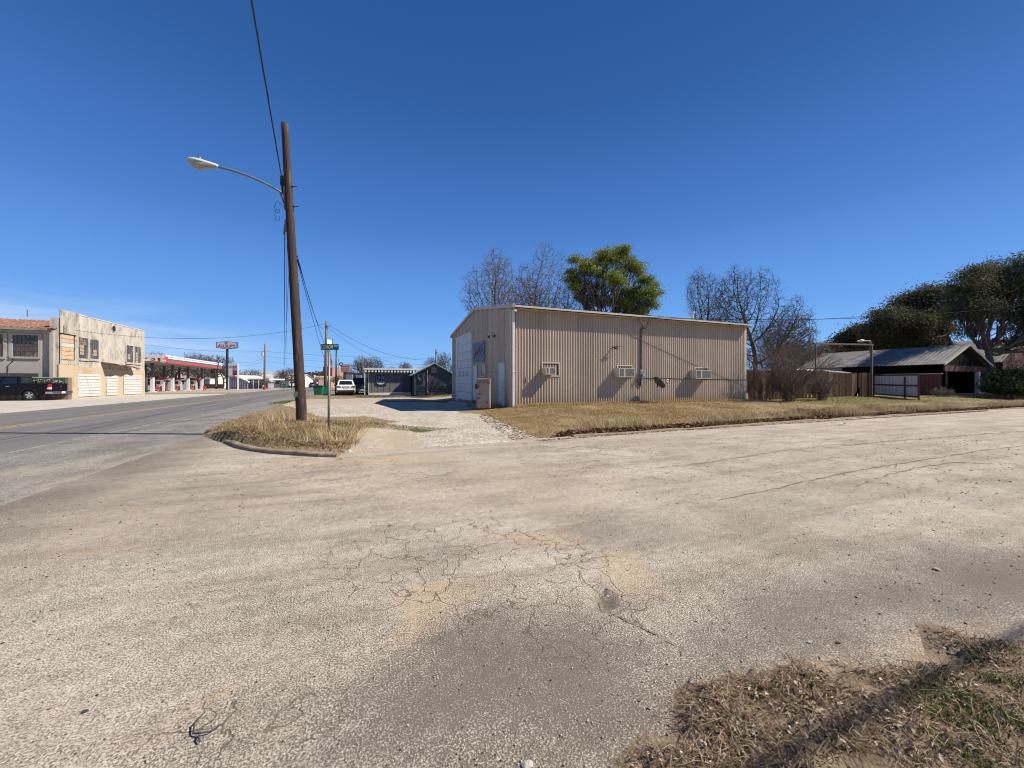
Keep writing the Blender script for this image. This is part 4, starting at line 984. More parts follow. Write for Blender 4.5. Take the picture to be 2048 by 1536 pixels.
        mb = MB(); j = rr.randint(1, 2); ya2 = ya_+(yb_-ya_)*j/5; mb.box(SX+.0205, ya2, z0+(z1-z0)*rr.choice([0, 1])/6, SX+.0208, ya2+(yb_-ya_)*2/5, z0+(z1-z0)*rr.choice([3, 4])/6); mb.build('boarding', M('boarding', (.50, .27, .13), (.62, .45, .3), 5, .8) if 'boarding' not in bpy.data.materials else bpy.data.materials['boarding'], w)
    # round vent
    c = wx(226.6, 657.5, SX); mb = MB(); mb.tube([(SX+.002, c[1], c[2]), (SX+.05, c[1], c[2])], .36, 20); o = mb.build('round_vent', m_st, t); mb = MB(); mb.tube([(SX+.051, c[1], c[2]), (SX+.06, c[1], c[2])], .30, 20); mb.build('vent_hole', m_dark, o)
    # boarded white doors
    for (a, b, c, d, n) in ((154, 199, 747.5, 789, 8), (211, 233, 751, 790, 7), (246, 281.5, 749, 788, 8)):
        ya_, yb_ = wx(a, c, SX)[1], wx(b, c, SX)[1]; z1 = wx((a+b)/2, c, SX)[2]; z0 = .18
        mb = MB(); mb.box(SX+.041, ya_, z0, SX+.06, yb_, z1); dd = mb.build('boarded_door', m_dark, t)
        for k in range(n):
            za = z0+(z1-z0)*k/n; j = rr.uniform(-.04, .04); mb = MB()
            mb.add([(SX+.061, ya_+j, za+.01), (SX+.061, yb_-j, za+.01+rr.uniform(-.01, .02)), (SX+.10, yb_-j, za+.02), (SX+.10, ya_+j, za+.02), (SX+.061, ya_+j, za+(z1-z0)/n-.01), (SX+.061, yb_-j, za+(z1-z0)/n-.01), (SX+.075, yb_-j, za+(z1-z0)/n-.015), (SX+.075, ya_+j, za+(z1-z0)/n-.015)],
                              [(0, 3, 2, 1), (4, 5, 6, 7), (0, 1, 5, 4), (1, 2, 6, 5), (2, 3, 7, 6), (3, 0, 4, 7)]); mb.build('board', m_board, dd)
    # collapsed rusty awning
    ya_, yb_ = wx(201, 724, SX)[1], wx(262, 732, SX)[1]; V = []; F = []; n = 14
    for i in range(n+1):
        u = i/n; y = ya_+(yb_-ya_)*u
        for k in range(4):
            v = k/3; V.append((SX+.03+1.15*v*(1-.35*u), y+.1*v, 3.55-.25*v-.18*u+.10*math.sin(u*17+v*2)*v+rr.uniform(-.03, .03)))
    for i in range(n):
        for k in range(3): F.append((i*4+k, i*4+k+1, i*4+5+k, i*4+4+k))
    mb = MB(); mb.add(V, F); o = mb.build('awning', M('awning_rust', (.10, .05, .035), (.24, .10, .055), 3, .8), t); sd = o.modifiers.new('s', 'SOLIDIFY'); sd.thickness = .05
    # dark doorway above the centre door, under the awning
    # side facing wall (towards the side street)
    mb = MB(); mb.box(SX-34, SY0, -.1, SX-.5, SY0+.35, 6.05); mb.box(SX-34, SY0+.35, -.1, SX-33.7, SY1, 6.05); mb.build('side_wall', m_dim_st, t)
    for (a, b, c, d) in ((26, 77, 670, 712.5), (-26, 7.3, 668, 712.5)):
        x0, x1 = wy(a, c, SY0)[0], wy(b, c, SY0)[0]; z1 = wy((a+b)/2, c, SY0)[2]; z0 = wy((a+b)/2, d, SY0)[2]
        mb = MB(); mb.box(x0-.15, SY0-.10, z0-.2, x1+.15, SY0-.003, z0-.03); mb.box(x0-.22, SY0-.07, z0-.03, x0, SY0-.003, z1+.12); mb.box(x1, SY0-.07, z0-.03, x1+.22, SY0-.003, z1+.12); mb.box(x0, SY0-.07, z1, x1, SY0-.003, z1+.12); w = mb.build('window', m_dim_st, t)
        mb = MB(); mb.box(x0, SY0-.02, z0-.03, x1, SY0-.004, z1); mb.build('pane', m_win, w)
        mb = MB()
        for j in range(1, 6): xx = x0+(x1-x0)*j/6; mb.box(xx-.03, SY0-.04, z0, xx+.03, SY0-.021, z1)
        for j in range(1, 4): zz = z0+(z1-z0)*j/4; mb.box(x0, SY0-.041, zz-.03, x1, SY0-.0215, zz+.03)
        mb.build('glazing_bars', M('rust_bars', (.12, .06, .045), rough=.8) if 'rust_bars' not in bpy.data.materials else bpy.data.materials['rust_bars'], w)
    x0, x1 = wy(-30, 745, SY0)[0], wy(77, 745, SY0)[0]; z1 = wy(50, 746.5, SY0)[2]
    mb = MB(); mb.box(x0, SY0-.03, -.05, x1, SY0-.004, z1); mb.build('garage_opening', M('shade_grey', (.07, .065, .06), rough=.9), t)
    mb = MB(); x = wy(107, 700, SY0)[0]; mb.box(x-.12, SY0-.25, -.1, x+.12, SY0-.003, 5.9); mb.build('buttress', m_dim_st, t)
    mb = MB(); pts = [wy(a, b, SY0-.02) for a, b in ((24, 713), (26, 722), (16, 731), (15, 745), (18, 752))]; mb.tube(pts, .03, 4); mb.build('wall_crack', m_dark, t)
    # rusty pitched roof
    (xa, _, ze) = wy(0, 655, SY0-.4); V = []; prof = []; x = SX-34
    yr = SY0+6.0; zr = 7.42
    while x < SX-.4: prof += [(x, 0), (x+.2, 0), (x+.25, .05), (x+.35, .05), (x+.4, 0)]; x += .4
    for u, h in prof: V.append((u, SY0-.5, 6.02+h)); V.append((u, yr, zr+h))
    mb = MB(); mb.add(V, [(2*i, 2*i+2, 2*i+3, 2*i+1) for i in range(len(prof)-1)]); mb.add([(SX-34, yr, zr), (SX-.4, yr, zr), (SX-.4, SY1, 6.1), (SX-34, SY1, 6.1)], [(0, 1, 2, 3)]); mb.build('roof', m_rust, t)
    mb = MB(); mb.box(SX-34, SY0-.53, 5.84, SX-.4, SY0-.502, 6.03); mb.build('fascia', M('fascia_grey', (.33, .34, .34), (.16, .14, .13), 2, .7), t)
    mb = MB(); p = wd(55, 635, 36); px_ = wy(55, 640, SY0+5); mb.tube([(px_[0], SY0+5, 7.6), (px_[0], SY0+5, wy(55, 620, SY0+5)[2])], .04, 6); mb.build('roof_pipe', m_grey, t)
stucco()

def sign_fence():
    y = 44.2; x1 = wy(139, 790, y)[0]; x0 = x1-11; t = thing('corrugated_fence', 'low brown corrugated fence carrying the green sign beside the stucco building', 'fence', (x1, y, 0))
    mb = MB(); ribbed(mb, (x0, y), (x1, y), lambda u: 0, lambda u: 1.88, .46, .10, .3, .14); mb.build('sheet', M('fence_brown', (.30, .20, .16), (.60, .48, .38), 1.2, .7), t)
    mb = MB(); mb.box(x1-.55, y-.14, 0, x1, y-.102, 1.93); mb.box(x1-.02, y-.10, 0, x1, y+.3, 1.93); mb.build('end_post', M('fence_post', (.20, .13, .11), (.28, .19, .16), 3, .8), t)
    mb = MB(); mb.box(x0, y-.16, 1.88, x1+.03, y+.03, 1.95); mb.build('top_rail', m_trim, t)
    s = thing('green_sign', 'long green painted sign with pale outlined lettering behind the pickup', 'sign', (x1, y-.12, .6))
    xa, xb = x1-8, wy(133, 770, y)[0]
    mb = MB(); mb.box(xa, y-.17, .62, xb, y-.145, 1.84); mb.build('board', M('sign_green', (.012, .105, .045), (.02, .13, .06), 2, .5), s)
    mp = M('sign_pale', (.50, .52, .44), rough=.6); mbk = M('sign_maroon', (.20, .06, .05), rough=.6)
    def band(pts, r, mat, nm, yy):
        mb = MB(); pts = [Vector(wy(a, b, yy)) for a, b in pts]
        for p_ in range(len(pts)-1):
            d = (pts[p_+1]-pts[p_]).normalized(); w = Vector((-d.z, 0, d.x))*r
            a, b = pts[p_]-d*r*.5, pts[p_+1]+d*r*.5
            mb.add([a-w, b-w, b+w, a+w], [(0, 1, 2, 3)])
        return mb.build(nm, mat, s)
    band([(59, 765), (63, 762), (70, 762), (75, 763), (79, 760), (84, 761), (86, 765), (92, 762), (104, 759), (105, 764), (117, 762), (124, 765), (127, 771), (128, 778)], .085, mp, 'outline', y-.180)
    band([(62, 764.8), (72, 764.5), (75, 765)], .10, mbk, 'lettering_band', y-.184)
    band([(110, 765), (121, 766.5), (125, 769)], .06, mbk, 'lettering_band', y-.184)
    band([(122, 784), (126, 778)], .10, mp, 'outline', y-.180)
    c = wy(96, 762.5, y-.19); text_obj('lettering', 'CABEL', .22, c, 0, mbk, s, width=.80, offset=.012, roll=math.radians(8))
sign_fence()

def weeds_rocks(): pass

# ------------------------------------------------------------------ vehicles (local: forward +x, left +y)
def loc_obj(mb, name, mats, parent, **k): return mb.build(name, mats, parent, world=False, **k)
def wheel(parent, x, y, r, w, side, rim):
    mb = MB(); n = 24
    prof = [(r*.62, -w/2), (r*.93, -w/2), (r, -w*.32), (r, w*.32), (r*.93, w/2), (r*.62, w/2)]
    V = []; F = []
    for (q, o) in prof:
        for j in range(n): a = 2*math.pi*j/n; V.append((x+q*math.cos(a), y+o, r+q*math.sin(a)))
    for i in range(len(prof)-1):
        for j in range(n): F.append((i*n+j, i*n+(j+1) % n, (i+1)*n+(j+1) % n, (i+1)*n+j))
    mb.add(V, F); wo = loc_obj(mb, 'wheel', m_tyre, parent, smooth=True)
    mb = MB(); yo = y+side*w*.30
    mb.tube([(x, yo-side*.05, r), (x, yo, r)], r*.62, n); ro = loc_obj(mb, 'rim_back', m_dark, wo)
    mb = MB()
    for k in range(5):
        a = 2*math.pi*k/5+.3; d = Vector((math.cos(a), 0, math.sin(a))); s_ = Vector((-d.z, 0, d.x)); c = Vector((x, yo+side*.012, r)); ww = r*.13
        P = [c-s_*ww, c+s_*ww, c+d*r*.60+s_*ww*1.2, c+d*r*.60-s_*ww*1.2]; mb.add([p for p in P]+[p+Vector((0, side*.03, 0)) for p in P], [(0, 1, 2, 3), (4, 5, 6, 7), (0, 1, 5, 4), (1, 2, 6, 5), (2, 3, 7, 6), (3, 0, 4, 7)])
    mb.tube([(x, yo, r), (x, yo+side*.06, r)], r*.16, 12)
    V = []; F = []
    for j in range(n):
        a = 2*math.pi*j/n
        for q in (r*.56, r*.64): V.append((x+q*math.cos(a), yo+side*.03, r+q*math.sin(a)))
    for j in range(n): k = (j+1) % n; F.append((2*j, 2*j+1, 2*k+1, 2*k))
    mb.add(V, F); loc_obj(mb, 'rim', rim, wo)
def body_side(profile, half, bulge=.0):
    """profile polygon in (x,z) extruded to +-half with slightly rounded shoulders"""
    mb = MB(); n = len(profile); rings = [(-half, .0), (-half+.05, .03), (half-.05, .03), (half, .0)]
    cx = sum(p[0] for p in profile)/n; V = []
    zmax = max(p[1] for p in profile); xs = [p[0] for p in profile]; x0, x1 = min(xs), max(xs)
    for y, g in rings:
        for (x, z) in profile:
            V.append((x+(g if abs(x-x1) < .02 else -g if abs(x-x0) < .02 else 0), y, z+(g if z > zmax-.12 else 0)))
    F = [tuple(range(n)), tuple(range(3*n, 4*n))]
    for r in range(3):
        for i in range(n): F.append((r*n+i, r*n+(i+1) % n, (r+1)*n+(i+1) % n, (r+1)*n+i))
    mb.add(V, F); return mb
def arch(cx, r, z0, n=9):
    return [(cx+r*math.cos(math.pi*k/n), z0+r*math.sin(math.pi*k/n)) for k in range(n+1)]
def cabin(mb, b0, b1, t0, t1, zb, zt, hb, ht):
    P = [(b0, -hb, zb), (b1, -hb, zb), (b1, hb, zb), (b0, hb, zb), (t0, -ht, zt), (t1, -ht, zt), (t1, ht, zt), (t0, ht, zt)]
    mb.add(P, [(0, 3, 2, 1), (4, 5, 6, 7), (0, 1, 5, 4), (1, 2, 6, 5), (2, 3, 7, 6), (3, 0, 4, 7)])
    return [Vector(p) for p in P]
def inset(a, b, c, d, fr, out):
    """window quad lying slightly off the face a,b,c,d"""
    m = (a+b+c+d)/4; n = (b-a).cross(d-a).normalized()
    if n.dot(out) < 0: n = -n
    l, r, bt, tp = fr
    P = lambda u, v: (a*(1-u)+b*u)*(1-v)+(d*(1-u)+c*u)*v
    Q = [P(l, bt)+n*.012, P(1-r, bt)+n*.012, P(1-r, 1-tp)+n*.012, P(l, 1-tp)+n*.012]
    return Q
def pickup(x, y, z, rz, label, paint, group=None, detail=True):
    t = thing('pickup_truck', label, 'pickup', (x, y, z), rz, group)
    L0, L1 = -1.25, 4.75; wb = 3.65; r = .41; hw = .99
    prof = [(L0, .62)]+[(p[0], p[1]) for p in arch(0, .54, .42)[::-1]]+[(p[0], p[1]) for p in arch(wb, .54, .42)[::-1]]+[(L1, .50), (L1+.02, .95), (L1-.10, 1.12), (3.15, 1.22), (3.0, 1.28), (L0, 1.34)]
    loc_obj(body_side(prof, hw), 'body', paint, t)
    mb = MB(); mb.box(L0+.3, -hw+.1, .45, L1-.3, hw-.1, .70); loc_obj(mb, 'chassis', m_dark, t)
    mb = MB(); P = cabin(mb, .62, 3.25, .80, 2.55, 1.30, 1.92, .93, .74); cb = loc_obj(mb, 'cab', paint, t, bevel=.05)
    for s, (i, j, k_, l_) in ((-1, (0, 1, 5, 4)), (1, (3, 2, 6, 7))):
        for fr in ((.05, .56, .06, .14), (.48, .10, .06, .14)):
            Q = inset(P[i], P[j], P[k_], P[l_], fr, Vector((0, s, 0))); mb = MB(); mb.add(Q, [(0, 1, 2, 3)]); loc_obj(mb, 'side_window', m_carglass, cb)
    Q = inset(P[0], P[3], P[7], P[4], (.1, .1, .08, .12), Vector((-1, 0, 0))); mb = MB(); mb.add(Q, [(0, 1, 2, 3)]); loc_obj(mb, 'rear_window', m_carglass, cb)
    Q = inset(P[1], P[2], P[6], P[5], (.05, .05, .05, .08), Vector((1, 0, 0))); mb = MB(); mb.add(Q, [(0, 1, 2, 3)]); loc_obj(mb, 'windscreen', m_carglass, cb)
    # bed hollow: flat dark sheet stands for the shade inside the tray
    mb = MB(); mb.box(L0+.10, -hw+.12, 1.36, .66, hw-.12, 1.376); loc_obj(mb, 'bed_hollow_shade', m_dark, t)
    # tailgate
    mb = MB(); mb.box(L0-.055, -.80, .80, L0-.035, .80, 1.34); mb.box(L0-.09, -.62, 1.25, L0-.056, .62, 1.32); mb.box(L0-.065, -.12, 1.06, L0-.0555, .12, 1.12); tg = loc_obj(mb, 'tailgate', paint, t, bevel=.01)
    mb = MB(); mb.tube([(L0-.056, 0, 1.12), (L0-.075, 0, 1.12)], .075, 12); loc_obj(mb, 'badge', m_chrome, tg)
    for s in (-1, 1):
        mb = MB(); mb.add([(L0-.045, s*.81, .86), (L0-.045, s*1.0, .86), (L0+.16, s*1.015, .88), (L0+.06, s*1.015, 1.30), (L0-.045, s*1.0, 1.30), (L0-.045, s*.81, 1.30)], [(0, 1, 4, 5), (1, 2, 3, 4)]); lo = loc_obj(mb, 'taillight', m_redl, t)
        mb = MB(); mb.add([(L0-.05, s*.83, .90), (L0-.05, s*1.005, .90), (L0+.10, s*1.02, .91), (L0+.08, s*1.02, 1.05), (L0-.05, s*1.005, 1.05), (L0-.05, s*.83, 1.05)], [(0, 1, 4, 5), (1, 2, 3, 4)]); loc_obj(mb, 'reverse_lens', m_sign_white, lo)
        mb = MB(); mb.box(2.35, s*.99, 1.28, 2.52, s*1.20, 1.46); loc_obj(mb, 'mirror', m_dark, t, bevel=.02)
        mb = MB(); mb.box(L1-.08, s*.62, .82, L1+.05, s*.96, 1.02); loc_obj(mb, 'headlight', m_sign_white, t)
        for xx in (1.15, 1.95): mb = MB(); mb.box(xx, s*(hw+.002), 1.12, xx+.22, s*(hw+.03), 1.16); loc_obj(mb, 'door_handle', m_chrome, t)
    mb = MB(); mb.box(L0-.22, -.97, .52, L0-.02, .97, .74); mb.box(L0-.20, -1.0, .54, L0+.25, -.95, .72); mb.box(L0-.20, .95, .54, L0+.25, 1.0, .72); bp = loc_obj(mb, 'rear_bumper', m_chrome, t, bevel=.03)
    mb = MB(); mb.box(L0-.232, -.2, .57, L0-.2205, .14, .70); loc_obj(mb, 'number_plate', m_sign_white, bp)
    mb = MB(); mb.box(L1-.02, -.9, .42, L1+.16, .9, .66); loc_obj(mb, 'front_bumper', m_chrome, t, bevel=.03)
    for s in (-1, 1):
        for xx in (0, wb):
            wheel(t, xx, s*.84, r, .28, s, m_chrome)
            mb = MB(); A = arch(xx, .55, .42, 12); B = arch(xx, .49, .42, 12); V = [(a, s*(hw-.012), b) for a, b in A]+[(a, s*(hw+.03), b) for a, b in A]+[(a, s*(hw+.03), b) for a, b in B]
            n = 13; F = [(i, i+1, n+i+1, n+i) for i in range(12)]+[(n+i, n+i+1, 2*n+i+1, 2*n+i) for i in range(12)]; mb.add(V, F); loc_obj(mb, 'wheel_arch', m_dark, t)
    mb = MB(); mb.tube([(3.1, .8, 1.22), (3.12, .82, 1.95)], .008, 5); loc_obj(mb, 'antenna', m_dark, t)
    return t
rx, ry, _ = wz(55, 801, .06)
pickup(rx+.29, ry+.79, .05, math.pi-math.radians(6), 'black pickup truck with chrome bumper parked before the stucco building', m_black_car)

def suv(x, y, z, rz, label, paint, name='parked_suv', cat='car', h=1.66, group=None):
    t = thing(name, label, cat, (x, y, z), rz, group); L0, L1 = -.95, 3.55; wb = 2.6; r = .35; hw = .90; k = h/1.66
    prof = [(L0, .42), (L0+.3, .30)]+arch(0, .42, .34)[::-1]+arch(wb, .42, .34)[::-1]+[(L1-.25, .28), (L1, .42), (L1, .70), (L1-.25, .92), (2.75, 1.02), (-.55, 1.08), (L0-.02, 1.02), (L0-.06, .75)]
    loc_obj(body_side(prof, hw), 'body', paint, t)
    mb = MB(); P = cabin(mb, -.86, 2.75, -.42, 1.75, 1.04, h, .86, .66); cb = loc_obj(mb, 'cabin', paint, t, bevel=.07)
    for s, (i, j, k_, l_) in ((-1, (0, 1, 5, 4)), (1, (3, 2, 6, 7))):
        for fr in ((.08, .68, .10, .2), (.36, .38, .08, .18), (.65, .10, .08, .18)):
            Q = inset(P[i], P[j], P[k_], P[l_], fr, Vector((0, s, 0))); mb = MB(); mb.add(Q, [(0, 1, 2, 3)]); loc_obj(mb, 'side_window', m_carglass, cb)
    Q = inset(P[0], P[3], P[7], P[4], (.10, .10, .18, .20), Vector((-1, 0, 0))); mb = MB(); mb.add(Q, [(0, 1, 2, 3)]); loc_obj(mb, 'rear_window', m_carglass, cb)
    Q = inset(P[1], P[2], P[6], P[5], (.06, .06, .05, .10), Vector((1, 0, 0))); mb = MB(); mb.add(Q, [(0, 1, 2, 3)]); loc_obj(mb, 'windscreen', m_carglass, cb)
    mb = MB(); mb.box(L0-.16, -.80, .34, L0+.05, .80, .56); mb.box(L0-.1, -.7, .22, L0+.3, .7, .34); loc_obj(mb, 'lower_bumper', m_dark, t, bevel=.04)
    mb = MB(); mb.box(L0-.13, -.84, .56, L0-.0, .84, .70); loc_obj(mb, 'rear_bumper', paint, t, bevel=.05)
    for s in (-1, 1):
        mb = MB(); mb.add([(L0-.085, s*.45, .86), (L0-.085, s*.86, .86), (L0+.20, s*.915, .90), (L0+.15, s*.91, 1.04), (L0-.085, s*.84, 1.04), (L0-.085, s*.52, 1.0)], [(0, 1, 4, 5), (1, 2, 3, 4)]); loc_obj(mb, 'taillight', M('lamp_smoke', (.16, .05, .05), rough=.2) if 'lamp_smoke' not in bpy.data.materials else bpy.data.materials['lamp_smoke'], t)
        mb = MB(); mb.box(1.85, s*.88, 1.02, 2.0, s*1.06, 1.16); loc_obj(mb, 'mirror', m_dark, t, bevel=.02)
        mb = MB(); mb.add([(L1-.02, s*.45, .72), (L1+.012, s*.85, .72), (L1-.2, s*.91, .86), (L1-.12, s*.5, .84)], [(0, 1, 2, 3)]); loc_obj(mb, 'headlight', m_sign_white, t)
        for xx in (0, wb): wheel(t, xx, s*.78, r, .24, s, m_chrome)
    mb = MB(); mb.box(L0-.10, -.34, .88, L0-.07, .34, 1.0); loc_obj(mb, 'badge_bar', M('bar_grey', (.42, .41, .39), rough=.3) if 'bar_grey' not in bpy.data.materials else bpy.data.materials['bar_grey'], t)
    mb = MB(); mb.box(L0-.12, -.19, .74, L0-.07, .19, .86); loc_obj(mb, 'number_plate', m_sign_white, t)
    return t
cx, cy = W(691, 40.5); suv(cx, cy, .12, math.pi/2+math.radians(4), 'white crossover car seen from behind, parked by the dark grey shop', m_white_car)
cx, cy = W(585, 112); pickup(cx, cy, .0, math.pi/2+math.radians(14), 'small distant white pickup driving away along the highway', m_white_car)
cx, cy = W(625.5, 118); suv(cx, cy, .0, math.pi/2+math.radians(10), 'small distant dark grey car on the highway left of the bins', m_grey_car)
cx, cy = W(728, 47); pickup(cx, cy, .15, -math.pi/2-math.radians(10), 'dark grey pickup facing the camera under the shop canopy edge', m_grey_car)
cx, cy = W(735, 56); suv(cx, cy, .15, math.pi/2, 'white car mostly hidden behind the dark grey shop canopy posts', m_white_car)

# ------------------------------------------------------------------ fuel station
def station():
    zt, zb = 5.52, 4.45; x1, x0 = -26.1, -35.5; y0, y1 = 70.4, 97.5
    t = thing('fuel_canopy', 'white fuel station canopy with red stripe on grey columns', 'fuel canopy', (x1, y0, 0))
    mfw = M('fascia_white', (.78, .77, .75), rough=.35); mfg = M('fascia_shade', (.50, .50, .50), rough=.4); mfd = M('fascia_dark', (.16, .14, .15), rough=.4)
    mb = MB(); mb.box(x0+.1, y0+.1, zb-.02, x1-.1, y1-.1, zt-.25); mb.build('soffit', M('soffit', (.42, .38, .31), rough=.6), t)
    mb = MB(); mb.box(x1-.08, y0+1.2, zb, x1, y1, zb+.30); mb.build('red_stripe', M('stripe_red', (.62, .06, .05), rough=.4), t)
    mb = MB(); mb.box(x1-.10, y0+1.2, zb+.30, x1-.02, y1, zb+.62); mb.build('dark_band', mfd, t)
    mb = MB(); mb.box(x1-.08, y0+1.2, zb+.62, x1+.04, y1+.1, zt); mb.tube([(x1-.05, y0+1.2, zt-.10), (x1-.05, y1+.1, zt-.10)], .16, 10); mb.build('white_band', mfw, t)
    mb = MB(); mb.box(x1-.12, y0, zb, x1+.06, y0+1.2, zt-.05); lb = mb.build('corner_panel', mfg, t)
    mb = MB(); mb.box(x1+.061, y0+.25, zb+.05, x1+.075, y0+2.0, zt-.1); mb.build('emblem_ground', M('emblem_red', (.50, .06, .055), rough=.4), t)
    for (a, b, w_) in ((.62, 5.2, .30), (1.0, 4.75, .30), (.62, 4.72, .12)): mb = MB(); mb.box(x1+.076, y0+a-.15, b-.12, x1+.085, y0+a-.15+w_, b+.12); mb.build('emblem', mfw, t)
    # side facing the camera street
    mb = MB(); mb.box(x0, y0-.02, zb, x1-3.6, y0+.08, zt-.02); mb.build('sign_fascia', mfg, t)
    mb = MB(); mb.box(x1-3.6, y0+.0, zb+.02, x1-.12, y0+.07, zb+.24); mb.build('red_stripe', bpy.data.materials['stripe_red'], t)
    mb = MB(); mb.box(x1-3.6, y0+.0, zb+.24, x1-.12, y0+.07, zb+.62); mb.build('dark_band', M('band_maroon', (.16, .02, .02), rough=.5), t)
    mb = MB(); mb.box(x1-3.3, y0-.04, zb+.62, x1-.12, y0+.08, zt); mb.build('white_band', mfw, t)
    mr = M('letter_red', (.34, .02, .03), rough=.4)
    c = wy(297, 716.5, y0-.03); text_obj('lettering', "ALLSUP'S", .66, (c[0]-1.90, y0-.035, c[2]), 0, mr, t, width=5.4, offset=.02)
    mb = MB(); mb.box(c[0]-5.0, y0-.0255, c[2]-.42, c[0]+1.02, y0-.0205, c[2]+.42); mb.build('letter_ground', mfw, t)
    mcol = M('column_grey', (.14, .135, .14), rough=.6)
    for x_, k in ((-28.4, (73.8, 80.6, 87.0, 93.8)), (-31.8, (73.8, 80.4, 86.9, 93.2))):
        for yy in k:
            mb = MB(); mb.box(x_-.16, yy-.16, 2.35, x_+.16, yy+.16, zb); cc = mb.build('column', mcol, t)
            mb = MB(); mb.box(x_-.19, yy-.19, .1, x_+.19, yy+.19, 2.35); mb.box(x_-.38, yy-.35, .05, x_+.38, yy+.35, .2); mb.build('column_cladding', mfw, cc)
    # pumps under it
    first = None; labs = ('leftmost of the three red topped fuel pumps, beside the stucco building', 'middle one of the three red topped fuel pumps', 'rightmost of the three red topped fuel pumps')
    for i, (pa, yy) in enumerate(((321, 75.6), (357, 82.8), (388, 90.0))):
        p = wd(pa, 770, 62); x_ = wy(pa, 770, yy)[0]
        if first is None:
            q = thing('fuel_pump', labs[0], 'fuel pump', (x_, yy, .1), group='fuel pumps under the canopy')
            mb = MB(); mb.box(x_-.42, yy-.25, .2, x_+.42, yy+.25, 1.9); mb.build('cabinet', M('pump_grey', (.40, .39, .38), rough=.4), q, bevel=.02)
            mb = MB(); mb.box(x_-.85, yy-.30, 2.05, x_+.85, yy+.30, 2.35); mb.tube([(x_-.85, yy, 2.2), (x_-1.0, yy, 2.2)], [.16, .05], 8); mb.tube([(x_+.85, yy, 2.2), (x_+1.0, yy, 2.2)], [.16, .05], 8); mb.build('topper', M('topper_maroon', (.20, .015, .02), rough=.4), q)
            mb = MB(); mb.box(x_-.36, yy-.27, 1.3, x_+.05, yy-.251, 1.75); mb.build('screen', m_dark, q)
            mb = MB(); mb.prism([(.34, .1), (.62, .1), (.58, 1.5), (.30, 1.15), (-.1, .85), (-.1, .75), (.3, .95)], lambda a, b: (x_+a, yy-.24, .1+b), lambda a, b: (x_+a, yy-.38, .1+b)); mb.build('side_panel', mfw, q)
            mb = MB(); pts = [(x_-.55, yy-.5, .1), (x_-.5, yy-.5, .7), (x_-.35, yy-.5, .98), (x_-.1, yy-.5, 1.02), (x_+.05, yy-.5, .75), (x_+.08, yy-.5, .1)]; mb.tube(pts, .07, 8); mb.tube([(x_-.5, yy-.5, .55), (x_+.06, yy-.5, .55)], .06, 6); mb.build('guard_hoop', m_red, q)
            mb = MB(); mb.box(x_-.9, yy-.65, .05, x_+.9, yy+.65, .2); mb.build('island', GM['concrete'], q); first = q; fx, fy = x_, yy
        else:
            q = copy_tree(first); q.location = (x_, yy, .1); q['label'] = labs[i]
    # bollards
    fb = None
    for i, (pa, pb, dep, lab) in enumerate(((334.5, 783, 60, 'slim orange red bollard between the fuel pumps'), (407.5, 781, 70, 'left one of two short red bollards at the right end of the canopy'), (411, 781, 71, 'right one of two short red bollards at the right end of the canopy'))):
        x_, yy = W(pa, dep); hh = 1.05 if i == 0 else .85
        mb = MB(); mb.tube([(x_, yy, .05), (x_, yy, hh)], .10, 10); mb.tube([(x_, yy, hh), (x_, yy, hh+.06)], [.10, .03], 10)
        if i == 0: mb.box(x_-.2, yy-.2, .06, x_+.2, yy+.2, .12)
        tag(mb.build('bollard', m_red, loc=(x_, yy, .05)), lab, 'bollard', 'bollards at the fuel station')
station()

